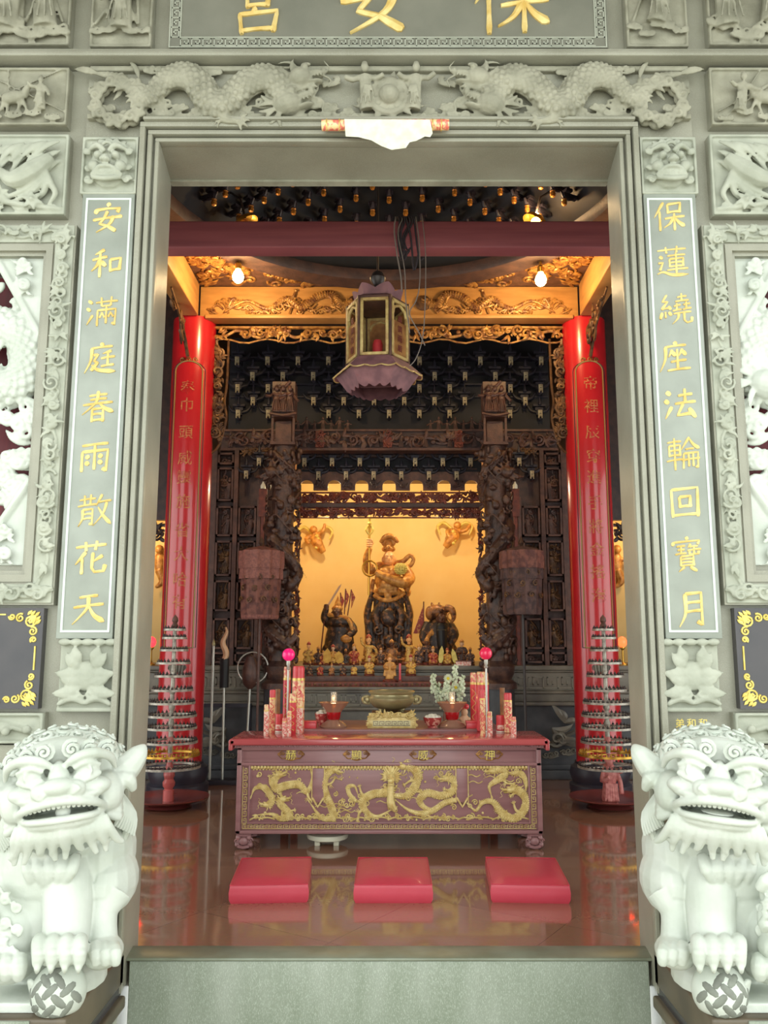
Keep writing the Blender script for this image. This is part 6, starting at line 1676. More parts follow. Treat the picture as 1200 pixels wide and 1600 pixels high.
# ================================================================== STONE LIONS
def lion(s, lab):
    D0, ZB = 3.65, .11
    cx = at(90, 1400, D0).x
    def L(px, py, dy=0):
        p = at(px, py, D0 + dy); return Vector((p.x - cx, dy, p.z - ZB))
    root = thing('guardian_lion', lab, 'stone lion', (-s * cx, D0, ZB), group='white stone guardian lions')
    m = MB()
    m.ell(L(70, 1405, .11), (.24, .25, .36), nu=24, nv=16)
    m.ell(L(66, 1350, .0), (.18, .16, .2), nu=20, nv=14)
    for q in range(5): m.tube([L(40 + q * 20, 1335, -.13), L(44 + q * 17, 1360, -.165), L(52 + q * 11 + 6 * (q % 2), 1385, -.13)], [.02, .026, .012], 9, sub=4)
    # haunch and hind foot on the doorway side
    m.ell(L(172, 1330, .14), (.10, .2, .16)); m.ell(L(178, 1375, .10), (.095, .18, .13)); m.ell(L(162, 1295, .16), (.10, .16, .09))
    m.tube([L(176, 1390, .02), L(160, 1425, -.02), L(160, 1470, -.04)], [.085, .062, .06], 24, sub=5)
    m.ell(L(162, 1487, -.08), (.075, .11, .06))
    for q in range(3): m.tube([L(150 + q * 14, 1478, -.14), L(150 + q * 15, 1490, -.20), L(151 + q * 15, 1508, -.20)], [.026, .028, .018], 8, sub=3)
    m.tube([L(150, 1300, .02), L(140, 1380, .0), L(146, 1430, .02)], [.06, .07, .05], 10, sub=4)
    # forelegs
    m.tube([L(104, 1320, .02), L(106, 1390, -.07), L(105, 1435, -.12), L(102, 1475, -.15)], [.105, .10, .092, .088], 28, sub=6)
    m.tube([L(18, 1320, .02), L(16, 1400, -.04), L(20, 1450, -.10), L(8, 1500, -.12)], [.12, .10, .095, .085], 28, sub=6)
    for q in range(9): m.spiral(*(lambda p: (p.x, p.z))(L(6 + (q % 3) * 18, 1385 + q * 11, -.1)), .024, -.175 - .004 * q, .010, 1.3, q, 1, 6, .3)
    m.ell(L(96, 1484, -.19), (.105, .085, .06), nu=18, nv=12)
    for q in range(4):
        x = 60 + q * 21.5
        m.tube([L(x + 2, 1468, -.215), L(x + 1, 1474, -.275), L(x, 1492, -.31), L(x - 1, 1508, -.305)], [.026, .0295, .026, .020], 10, sub=4); m.ell(L(x, 1489, -.315), (.025, .022, .02))
        m.tube([L(x - 1, 1506, -.315), L(x - 2, 1514, -.322), L(x - 2, 1521, -.308)], [.015, .013, .006], 7, sub=2)
    m.ell(L(14, 1510, -.15), (.10, .10, .06))
    for q in range(3): m.tube([L(-8 + q * 19, 1498, -.21), L(-8 + q * 19, 1512, -.26), L(-9 + q * 19, 1530, -.25)], [.03, .033, .02], 9, sub=3)
    # rocky base
    m.ell(L(82, 1562, .04), (.15, .2, .07)); m.ell(L(122, 1528, .06), (.11, .17, .10)); m.ell(L(20, 1560, .0), (.2, .24, .08))
    m.box(-.42, .12, -.24, .36, 0, .035)
    for q in range(4): m.tube([L(46 + q * 5, 1530 + q * 4, -.24), L(52 + q * 5, 1555, -.22), L(64 + q * 6, 1578, -.2)], .012, 6, sub=3)
    # neck
    m.tube([L(75, 1350, .12), L(90, 1280, .0)], [.22, .2], 18)
    # head
    hc = L(100, 1217, -.10); Rh = Euler((-.05, s * 0 + -.09, .30)).to_matrix()
    def H(x, y, z): return hc + Rh @ Vector((x, y, z * (.84 if z < 0 else .96)))
    def HE(c, r, e=None, nu=18, nv=12): m.ell(H(*c), r, Rh if e is None else Rh @ Euler(e).to_matrix(), nu, nv)
    HE((0, .05, .0), (.225, .2, .185), nu=24, nv=16); HE((0, -.10, .09), (.16, .11, .09)); HE((0, -.17, -.02), (.16, .13, .06))
    HE((0, -.2, -.05), (.17, .11, .035)); HE((0, -.15, -.172), (.15, .11, .035)); HE((0, -.12, -.2), (.16, .1, .06))
    for e in (-1, 1):
        HE((e * .165, -.08, -.075), (.07, .10, .085)); HE((e * .10, -.222, .045), (.05, .05, .05))
        HE((e * .058, -.29, -.018), (.042, .036, .034)); m.spiral(*(lambda p: (p.x, p.z))(H(e * .062, -.3, -.02)), .022, H(e * .06, -.32, 0).y, .007, 1.2, 0, e, 6, .2); HE((e * .13, -.2, -.025), (.06, .06, .035))
        m.tube([H(e * .025, -.255, .075), H(e * .07, -.275, .105), H(e * .13, -.255, .112), H(e * .185, -.19, .085), H(e * .205, -.12, .03)], [.012, .019, .022, .018, .008], 9, sub=4)
        m.tube([H(e * .055, -.26, .03), H(e * .10, -.272, .012), H(e * .15, -.235, .03)], .011, 7, sub=3)
        m.tube([H(e * .055, -.262, .06), H(e * .10, -.275, .08), H(e * .15, -.235, .06)], .011, 7, sub=3)
        m.torus(H(e * .102, -.268, .046), .019, .006, 16, 6, (Rh @ Euler((pi / 2, 0, -e * .3)).to_matrix()))
        # ears stand out sideways as pointed leaves
        m.tube([H(e * .20, -.02, .0), H(e * .25, -.03, .02), H(e * .30, -.02, .07), H(e * .325, .0, .10)], [.05, .06, .04, .006], 10, sub=4)
        m.tube([H(e * .21, -.06, -.02), H(e * .25, -.08, -.03), H(e * .27, -.05, -.09)], [.03, .035, .015], 8, sub=3)
        for q in range(3): m.tube([H(e * .16, -.12, -.13 - q * .02), H(e * .205, -.08, -.15 - q * .025), H(e * .22, -.02, -.13 - q * .03)], [.014, .02, .008], 7, sub=3)
    HE((0, -.30, .0), (.062, .045, .034)); HE((0, -.25, .035), (.04, .05, .04)); HE((0, -.22, .05), (.03, .07, .045))
    m.tube([H(-.165, -.13, -.14), H(-.135, -.23, -.098), H(-.07, -.30, -.07), H(0, -.315, -.062), H(.07, -.30, -.07), H(.135, -.23, -.098), H(.165, -.13, -.14)], .016, 10, sub=4)
    m.tube([H(-.16, -.13, -.145), H(-.11, -.23, -.148), H(0, -.275, -.146), H(.11, -.23, -.148), H(.16, -.13, -.145)], [.011, .014, .016, .014, .011], 10, sub=4)
    for q in range(17):        # combed beard under the jaw
        x = (q - 8) * .0195; o = abs(x) * .35
        m.tube([H(x, -.23 + o, -.165), H(x * 1.1, -.225 + o, -.22), H(x * 1.2 + .012 * (-1) ** q, -.165 + o * .8, -.29), H(x * 1.3 + .02 * (-1) ** q, -.14 + o * .8, -.345 + .03 * (q % 3))], [.013, .017, .017, .010], 8, sub=5)
    m.build('lion_body', G['lion'], root, remesh=.0052, relax=3, xf=None if s < 0 else Matrix.Scale(-1, 4, (1, 0, 0)))
    sdm = lambda b: b if s < 0 else mirror(b)
    # hair: snail curls over crown, brow and neck
    c = MB(); n = 74
    for i in range(n):
        zz = 1 - (i + .5) / n * 1.25; rr = sqrt(max(0, 1 - zz * zz)); a = i * 2.39996
        v = Vector((rr * cos(a), rr * sin(a), zz))
        if v.y < -.38 and zz < .36: continue
        if zz < -.1 and v.y < .1: continue
        sc = .045 if zz > .2 else .048
        p = H(.228 * v.x, .045 + .215 * v.y, .01 + .185 * v.z); nv = (Rh @ Vector((v.x / .23, v.y / .21, v.z / .2))).normalized()
        q = nv.to_track_quat('Z', 'Y').to_matrix()
        sg = 1 if i % 2 else -1
        pts = []
        for k in range(26):
            t = k / 25; b = a + sg * t * 2.2 * 2 * pi; e = sc * (1 - .9 * t)
            pts.append(p + q @ Vector((e * cos(b), e * sin(b), .034 * t + .0)))
        c.tube(pts, [.0105, .0085, .006], 6); c.ell(p, (sc * .9, sc * .9, .02), q, 10, 6)
    for e in (-1, 1):       # brow curls
        for k in range(3):
            p = H(e * (.05 + .062 * k), -.235 + .035 * k * k * .6, .135 - .012 * k); pts = []
            for j in range(24):
                t = j / 23; b = e * t * 2 * 2 * pi + 1; r_ = .034 * (1 - .88 * t); pts.append(p + Rh @ Vector((r_ * cos(b), -.012 - .03 * t, r_ * sin(b))))
            c.tube(pts, [.010, .006], 6); c.ell(p, (.03, .02, .03), Rh, 10, 6)
    for k in range(8):       # strands falling from behind the jaw onto the shoulder
        for e in (-1, 1): c.tube([H(e * .19, .0 + .02 * k, -.08), H(e * (.22 + .006 * k), -.02 + .02 * k, -.16 - .01 * k), H(e * (.19 + .01 * k), -.03 + .02 * k, -.25 - .012 * k)], [.013, .018, .006], 7, sub=4)
    sdm(c).build('mane', G['lion'], root)
    te = MB()
    for k in range(17):
        u = (k - 8) / 8; te.ell(H(u * .14, -.302 + .12 * u * u, -.082 - .032 * u * u), (.0092, .008, .011), Rh, 8, 6)
    sdm(te).build('teeth', G['lion'], root)
    if s < 0: part('mouth_pearl', sdm(MB().ell(H(.01, -.235, -.118), .028)), G['lion'], root)
    else: part('tongue', sdm(MB().ell(H(0, -.2, -.125), (.06, .07, .012), Rh)), G['lion'], root)
    tl = MB()
    for k in range(9):
        tl.tube([L(166 + k * 2.2, 1330, .2 - .012 * k), L(172 + k * 3.4, 1295, .2 - .016 * k), L(170 + k * 4.3, 1262 + (k - 4) ** 2 * .5, .22 - .016 * k)], [.012, .019, .010], 7, sub=4)
    sdm(tl).build('tail_plume', G['lion'], root)
    bc = L(92, 1549, -.205); b = MB().ell(bc, .103, nu=32, nv=20)
    ball = sdm(b).build('carved_ball', G['lion'], root)
    pt = MB()
    for i in range(-2, 3):
        for j in range(-2, 3):
            for o in (0, 1):
                ax, az = (i + (.5 if o == 0 else 0)) * .70, (j + (.5 if o else 0)) * .70
                if hypot(ax, az) > 1.15: continue
                nv = Vector((sin(ax) * cos(az), -cos(ax) * cos(az), sin(az)))
                q = nv.to_track_quat('Z', 'X').to_matrix(); e1 = Matrix.Rotation((pi / 4 if o else -pi / 4), 3, 'Z')
                pt.ell(bc + nv * .0985, (.036, .017, .006), Matrix((Vector((1, 0, 0)).cross(nv).cross(nv).normalized() * -1, nv.cross(Vector((1, 0, 0))).normalized(), nv)).transposed() @ e1, 10, 6)
    sdm(pt).build('coin_pattern', G['lion_hole'], ball)
    if s > 0:      # the cub pressed against the right-hand lion's outer side
        q = MB(); q.ell(L(0, 1440, -.2), (.08, .07, .11)); q.ell(L(4, 1400, -.24), (.06, .06, .055)); q.tube([L(0, 1420, -.24), L(24, 1450, -.28)], [.035, .025], 8); q.ell(L(-4, 1480, -.22), (.09, .08, .06))
        q.tube([L(-10, 1380, -.2), L(14, 1372, -.28), L(30, 1390, -.26)], [.02, .028, .02], 8, sub=3)
        for k in range(4): q.tube([L(-14 + k * 5, 1410 + k * 14, -.29), L(10 + k * 3, 1404 + k * 14, -.30), L(26, 1412 + k * 14, -.27)], .010, 6, sub=3)
        mirror(q).build('cub', G['lion'], root, remesh=.0075, relax=1)
    for ob in root.children_recursive:
        for v in ob.data.vertices:
            if v.co.z < .001: v.co.z = .001
    return root
lion(-1, 'white stone guardian lion left of the doorway with a pearl in its mouth')
lion(1, 'white stone guardian lion right of the doorway with an open empty mouth')
# ================================================================== STATUES IN THE SHRINE
# stepped shelf on the ledge
t = thing('offering_shelf', 'dark stepped shelf carrying small statuettes before the statue chamber', 'shelf', (0, 9.38, 0))
part('lower_step', MB().box(-.95, .95, -.13, .115, 1.02, 1.07), G['wood_red'], t, bevel=.004)
part('upper_step', MB().box(-.95, .95, -.01, .115, 1.07, 1.13), G['wood_brown'], t, bevel=.004)
m = MB()
for i in range(34): m.ell((-.92 + i * .0557, -.135, 1.045), (.016, .008, .014), nu=8, nv=5)
part('carved_edge', m, G['gilt_dim'], t)

def head(m, c, r, hat=None):
    c = Vector(c)
    m.ell(c, (r * .82, r * .85, r)); m.ell(c + Vector((0, -r * .3, -r * .35)), (r * .62, r * .55, r * .55))
    m.ell(c + Vector((0, -r * .88, -r * .12)), (r * .14, r * .2, r * .26))
    for s in (-1, 1):
        m.ell(c + Vector((s * r * .84, 0, -r * .1)), (r * .12, r * .22, r * .34)); m.ell(c + Vector((s * r * .32, -r * .72, r * .12)), (r * .18, r * .12, r * .09))
        m.tube([c + Vector((s * r * .12, -r * .82, r * .3)), c + Vector((s * r * .35, -r * .8, r * .36)), c + Vector((s * r * .6, -r * .6, r * .28))], r * .06, 5)
    m.tube([c + Vector((-r * .28, -r * .74, -r * .48)), c + Vector((0, -r * .84, -r * .52)), c + Vector((r * .28, -r * .74, -r * .48))], r * .07, 5)
    m.tube([c, c + Vector((0, .02 * r, -r * 1.5))], [r * .5, r * .55], 10)

def P_(px, py, d, root): return at(px, py, d) - Vector(root)

# --- the tall central deity
D = 10.6
rt = (at(607, 1000, D).x, D, 1.24)
t = thing('deity_statue', 'tall gilded central deity statue holding a staff and a golden scaled orb', 'statue', rt)
q = lambda px, py, dy=0: P_(px, py, D + dy, rt)
b = MB().lathe([(.0, 0), (.33, 0), (.34, .05), (.30, .08), (.30, .14), (0, .14)], n=32)
part('lotus_base', b, G['statue_brown'], t)
m = MB()      # lower robe and boots
m.lathe([(.0, .12), (.21, .13), (.20, .3), (.19, .5), (.185, .72), (.17, .84), (.0, .86)], n=28, sy=.72)
for k in range(9):
    a = -pi / 2 + (k - 4) * .32; m.tube([(.22 * cos(a), .16 * sin(a), .14), (.20 * cos(a + .12 * (-1) ** k), .155 * sin(a), .4), (.175 * cos(a), .13 * sin(a), .82)], [.03, .026, .018], 7, sub=4)
for s in (-1, 1):
    m.tube([q(607 + s * 25, 925), q(607 + s * 33, 960, -.05), q(607 + s * 30, 1000, -.1), q(607 + s * 34, 1030, -.1)], [.03, .045, .04, .03], 8, sub=4)
    m.spiral(q(607 + s * 14, 0).x, q(0, 985).z, .06, -.2, .018, 1.4, 0, s, 6); m.spiral(q(607 + s * 10, 0).x, q(0, 1010).z, .05, -.2, .016, 1.4, 2, -s, 6)
m.ell(q(607, 965, -.16), (.10, .06, .12)); m.ell(q(607, 1003, -.17), (.06, .05, .09))
for s in (-1, 1):      # skirt flaps and boots
    m.tube([q(607 + s * 8, 938, -.1), q(607 + s * 20, 962, -.13), q(607 + s * 13, 990, -.16)], [.03, .06, .012], 9, sub=4)
    m.tube([q(607 + s * 16, 945, -.06), q(607 + s * 27, 975, -.08), q(607 + s * 22, 1008, -.1)], [.03, .05, .012], 9, sub=4)
    m.tube([q(607 + s * 12, 1005, -.1), q(607 + s * 14, 1026, -.14)], [.06, .055], 10); m.ell(q(607 + s * 15, 1028, -.2), (.06, .1, .04))
m.build('lower_robe', G['statue_dark'], t, remesh=.008)
m = MB()      # belt, apron and chest armour
m.ell(q(606, 905), (.17, .13, .20)); m.ell(q(606, 925, -.02), (.19, .15, .07)); m.ell(q(606, 893, -.06), (.15, .09, .09)); m.ell(q(606, 915, -.09), (.13, .08, .09))
m.tube([q(584, 930, -.08), q(600, 938, -.14), q(618, 936, -.14), q(632, 926, -.08)], .028, 8, sub=3)
m.ell(q(606, 930, -.15), (.05, .03, .05))
for s in (-1, 1): m.ell(q(607 + s * 8, 894, -.13), (.06, .04, .06)); m.tube([q(607 + s * 17, 884, -.02), q(607 + s * 10, 890, -.13), q(607, 900, -.15)], .016, 7, sub=3)
for k in range(5): m.ell(q(592 + k * 7, 921 + 2 * sin(k), -.135), (.022, .02, .03))
m.build('torso_armour', G['statue_gold'], t, remesh=.008)
m = MB()      # near arm folded over the chest, sleeve hanging
m.tube([q(630, 886), q(640, 903, -.06), q(628, 910, -.20), q(598, 900, -.22), q(588, 893, -.2)], [.065, .075, .075, .05, .035], 12, sub=5)
m.tube([q(638, 905, -.05), q(637, 925, -.05)], [.06, .02], 9)
m.tube([q(585, 888), q(576, 890, -.02), q(573, 872, -.06), q(578, 856, -.10)], [.062, .058, .05, .034], 12, sub=5)
for k in range(4): m.tube([q(594 + k * 3, 896 + k, -.22), q(588 + k * 2, 893 + k * 2, -.25), q(586 + k, 897 + k * 2, -.24)], [.012, .011, .008], 6, sub=2)
m.build('arm', G['statue_gold'], t, remesh=.008, relax=1)
m = MB()      # raised fist on the staff
m.ell(q(578, 848, -.11), (.045, .045, .05))
for k in range(4): m.tube([q(573, 843 + k * 3.4, -.14), q(577, 843 + k * 3.4, -.165), q(582, 843.5 + k * 3.4, -.14)], [.013, .013, .010], 6, sub=2)
m.tube([q(583, 850, -.12), q(581, 844, -.155)], [.014, .011], 6)
m.build('raised_hand', G['skin'], t, remesh=.006)
m = MB(); head(m, q(608, 873, -.05), .10); m.build('head', G['skin'], t, remesh=.006, relax=1)
m = MB(); c = q(607, 858, .0); m.ell(c, (.092, .085, .045)); m.ell(q(607, 850, -.04), (.05, .05, .06)); m.tube([q(594, 848, -.06), q(600, 840, -.07), q(608, 837, -.07), q(616, 840, -.07), q(622, 848, -.06)], [.02, .03, .034, .03, .02], 8, sub=4)
m.ell(q(607, 855, -.13), (.03, .02, .03)); m.ell(q(607, 847, -.03), (.10, .028, .075))
m.build('crown', G['statue_gold'], t, remesh=.007)
m = MB(); c = q(626, 889, -.24)
m.ell(c, (.085, .06, .075))
for i in range(7):
    for j in range(6): a, z = (i - 3) * .36, (j - 2.5) * .36; m.ell(c + Vector((.082 * sin(a) * cos(z), -.058 * cos(a) * cos(z), .072 * sin(z))), .013, nu=7, nv=5)
part('scaled_orb', m, G['gold_pale'], t)
part('staff', MB().tube([q(576, 930, -.13), q(577.5, 812, -.13)], .014, 10), G['brass_gold'], t)
m = MB(); 
for s in (-1, 1): m.tube([q(577.5, 836, -.13), q(577.5 + s * 5, 828, -.13), q(577.5 + s * 1, 820, -.13)], [.012, .02, .008], 7, sub=3)
m.lathe([(.012, -.02), (.03, 0), (.012, .03), (.022, .06), (0, .12)], q(577.5, 818, -.13), 12)
part('staff_head', m, G['gold_pale'], t)
part('cosmic_ring', MB().torus(q(578, 888, -.16), .095, .012, 36, 8, Euler((pi / 2, 0, .3))), G['brass_gold'], t)
m = MB()       # streaming scarf over the shoulders
m.tube([q(588, 882, .02), q(607, 880, .06), q(628, 878, .02), q(640, 868, .0), q(646, 874, .0), q(641, 884, .0), q(632, 886)], [.03, .035, .035, .03, .028, .03, .02], 9, sub=4, flat=.5)
m.tube([q(584, 905, .05), q(580, 925, .03), q(586, 932, 0)], [.03, .035, .015], 8, sub=4, flat=.5); m.tube([q(630, 915, .05), q(638, 925, .05), q(636, 932)], [.02, .04, .02], 8, sub=4)
for s in (-1, 1): m.tube([q(607 + s * 26, 930, .06), q(607 + s * 36, 955, .03), q(607 + s * 34, 990, .02), q(607 + s * 38, 1025, .0)], [.02, .025, .025, .02], 8, sub=4, flat=.5)
m.build('scarf', G['statue_gold'], t, remesh=.009)

# --- warrior on the left
D = 10.35; rt = (at(530, 1030, D).x, D, 1.24)
q = lambda px, py, dy=0: P_(px, py, D + dy, rt)
t = thing('warrior_statue', 'soot-dark warrior statue raising a pale sword left of the central deity', 'statue', rt)
part('base', MB().lathe([(.0, 0), (.22, 0), (.22, .05), (.19, .08), (0, .08)], n=24), G['statue_brown'], t)
m = MB().lathe([(.0, .06), (.17, .07), (.19, .2), (.17, .35), (.14, .45), (0, .47)], n=24, sy=.75)
m.ell(q(530, 985), (.15, .12, .16)); m.ell(q(530, 972, -.03), (.17, .12, .09))
m.tube([q(514, 975), q(507, 965, -.06), q(510, 950, -.10)], [.06, .05, .035], 10, sub=4)
m.tube([q(546, 975), q(552, 985, -.05), q(543, 995, -.14)], [.06, .055, .04], 10, sub=4)
for s in (-1, 1): m.tube([q(530 + s * 14, 1000), q(530 + s * 24, 1018, -.03), q(530 + s * 22, 1031, -.05)], [.03, .04, .02], 8, sub=3); m.ell(q(530 + s * 10, 1012, -.1), (.06, .05, .1))
m.build('armoured_body', G['statue_dark'], t, remesh=.009, relax=1)
m = MB().ell(q(510, 948, -.1), .035)
for k in range(4): m.tube([q(507, 945 + k * 2.4, -.125), q(510, 945 + k * 2.4, -.145), q(513, 945.5 + k * 2.4, -.125)], .010, 6, sub=2)
m.build('hand', G['skin_dark'], t, remesh=.006)
m = MB(); head(m, q(526, 958, -.06), .075); m.build('head', G['skin_dark'], t, remesh=.006)
m = MB().ell(q(527, 951, -.03), (.07, .07, .045)).lathe([(.05, 0), (.035, .05), (.012, .10), (0, .14)], q(528, 947, -.03), 12); m.build('helmet', G['statue_gold'], t, remesh=.006)
m = MB().tube([q(512, 960, -.08), q(543, 968, -.1), q(550, 985, -.1)], [.025, .03, .02], 8, sub=4); m.ell(q(541, 998, -.14), (.07, .03, .05)); part('gold_sash', m, G['statue_gold'], t)
part('sword', MB().prism([(0, -.01), (.012, 0), (.012, .27), (0, .31), (-.012, .27), (-.012, 0)], -.004, .004), G['face_pale'], t, xf=Matrix.Translation(q(512.5, 946, -.12)) @ Matrix.Rotation(.55, 4, 'Y'))
for k, (x0, y0, x1, y1) in enumerate(((538, 960, 540, 920), (543, 962, 549, 921), (533, 958, 532, 926))):
    part('back_flag', MB().tube([q(x0, y0, .06), q(x1, y1, .06)], .007, 6), G['wood_red'], t)
    a, b_ = q(x0, y0, .06), q(x1, y1, .06); d_ = (b_ - a)
    part('flag_cloth', MB().prism([(0, 0), (.05, -.10), (0, -.24)], -.004, .004), G['robe_red'], t, xf=Matrix.Translation(b_))
part('spear', MB().tube([q(500, 1030, -.02), q(508, 955, -.1)], .008, 8), G['wood_red'], t)

# --- dark bearded figure with a beast headdress on the right
D = 10.35; rt = (at(686, 1030, D).x, D, 1.24)
q = lambda px, py, dy=0: P_(px, py, D + dy, rt)
t = thing('bearded_statue', 'soot-black bearded statue under a flared beast headdress right of the central deity', 'statue', rt)
part('base', MB().lathe([(.0, 0), (.23, 0), (.23, .05), (.2, .08), (0, .08)], n=24), G['statue_brown'], t)
m = MB().lathe([(.0, .06), (.19, .07), (.2, .2), (.18, .38), (.15, .48), (0, .5)], n=24, sy=.75)
m.ell(q(686, 985), (.17, .13, .17)); m.tube([q(670, 975), q(662, 995, -.06), q(670, 1012, -.12)], [.07, .06, .04], 10, sub=4); m.tube([q(702, 978), q(710, 992, -.06), q(702, 1008, -.12)], [.07, .06, .04], 10, sub=4)
for s in (-1, 1): m.tube([q(686 + s * 16, 1000), q(686 + s * 26, 1020, -.02), q(686 + s * 22, 1031, -.04)], [.03, .045, .02], 8, sub=3)
m.build('robed_body', G['statue_dark'], t, remesh=.009, relax=1)
m = MB().ell(q(690, 982, -.12), (.07, .05, .08)).tube([q(690, 985, -.14), q(691, 1010, -.16), q(692, 1034, -.14)], [.07, .06, .015], 12, sub=4); m.build('black_beard', G['black'], t, remesh=.007)
m = MB(); head(m, q(690, 966, -.09), .075); m.build('head', G['skin_dark'], t, remesh=.006)
m = MB().ell(q(683, 956, -.02), (.14, .11, .09)).ell(q(672, 958, -.05), (.06, .07, .09)).tube([q(697, 950, -.08), q(706, 953, -.13), q(709, 965, -.13), q(704, 974, -.12)], [.05, .045, .03, .012], 10, sub=4).ell(q(690, 953, -.13), .022)
for s in (0, 1): m.tube([q(676 + s * 10, 948), q(674 + s * 12, 941, .02)], [.03, .008], 7)
m.build('beast_headdress', G['statue_brown'], t, remesh=.008)
m = MB()
m.torus(q(705, 963, -.14), .05, .012, 20, 6, Euler((pi / 2, 0, .4)))
part('gold_mouth_ring', m, G['statue_gold'], t)
part('triangular_flag', MB().prism([(0, 0), (.0, .36), (-.13, 0)], -.005, .005), G['robe_red'], t, xf=Matrix.Translation(q(662, 990, .12)))
part('flag_pole', MB().tube([q(662, 1036, .12), q(662, 940, .12)], .007, 6), G['wood_red'], t)
m = MB().tube([q(676, 985, -.1), q(667, 1000, -.12), q(672, 1012, -.12)], [.02, .03, .02], 8, sub=3); m.ell(q(676, 990, -.1), (.035, .03, .04)); part('gold_cuff', m, G['statue_gold'], t)

# --- small statuettes
def statuette(name, lab, px, pyb, d, h, kind, robe, face='face_pale', grp=None, zb=1.24):
    x = X(px, pyb, d)
    t = thing(name, lab, 'statuette', (x, d, zb), group=grp)
    w = h * .205
    part('base', MB().lathe([(0, 0), (w * 1.2, 0), (w * 1.25, h * .06), (w * 1.05, h * .10), (0, h * .10)], n=16), G['wood_red'], t)
    m = MB()
    if kind == 'seated':
        m.lathe([(0, h * .08), (w * 1.15, h * .1), (w * 1.2, h * .2), (w * .95, h * .32), (w * .75, h * .5), (w * .6, h * .64), (0, h * .68)], n=16, sy=.8)
        for s in (-1, 1):
            m.tube([(s * w * .6, 0, h * .6), (s * w * 1.0, -w * .3, h * .45), (s * w * .3, -w * .9, h * .36)], [w * .32, w * .3, w * .22], 8, sub=3); m.ell((s * w * .7, -w * .55, h * .22), (w * .45, w * .4, h * .09))
    elif kind == 'standing':
        m.lathe([(0, h * .08), (w * .8, h * .1), (w * .72, h * .35), (w * .62, h * .55), (w * .62, h * .68), (0, h * .72)], n=16, sy=.75)
        for s in (-1, 1):
            m.tube([(s * w * .5, 0, h * .66), (s * w * .95, -w * .2, h * .5), (s * w * .25, -w * .7, h * .48)], [w * .28, w * .28, w * .2], 8, sub=3); m.tube([(s * w * .75, -w * .2, h * .5), (s * w * .9, -w * .2, h * .2)], [w * .2, w * .3], 7)
    else:     # dancing, one arm up
        m.lathe([(0, h * .08), (w * .75, h * .1), (w * .6, h * .35), (w * .5, h * .6), (0, h * .66)], n=16, sy=.8)
        m.tube([(-w * .4, 0, h * .6), (-w * 1.0, -w * .2, h * .68), (-w * 1.2, -w * .2, h * .9)], [w * .26, w * .24, w * .16], 8, sub=3)
        m.tube([(w * .4, 0, h * .6), (w * 1.1, -w * .3, h * .5), (w * 1.3, -w * .3, h * .3)], [w * .26, w * .24, w * .2], 8, sub=3)
        m.tube([(w * .2, 0, h * .3), (w * .9, -w * .2, h * .25), (w * .8, -w * .2, h * .08)], [w * .35, w * .3, w * .2], 8, sub=3)
    m.build('robe', G[robe], t, remesh=max(.004, h / 45), relax=1)
    m = MB(); head(m, (0, -w * .15, h * .80), h * .095); m.build('head', G[face], t, remesh=max(.004, h / 60))
    m = MB().ell((0, -w * .05, h * .88), (h * .095, h * .09, h * .06)).lathe([(h * .07, 0), (h * .085, h * .04), (h * .03, h * .1), (0, h * .12)], (0, -w * .05, h * .88), 12)
    m.build('hat', G['statue_gold' if robe != 'robe_gold' else 'robe_red'], t, smooth=50)
    return t
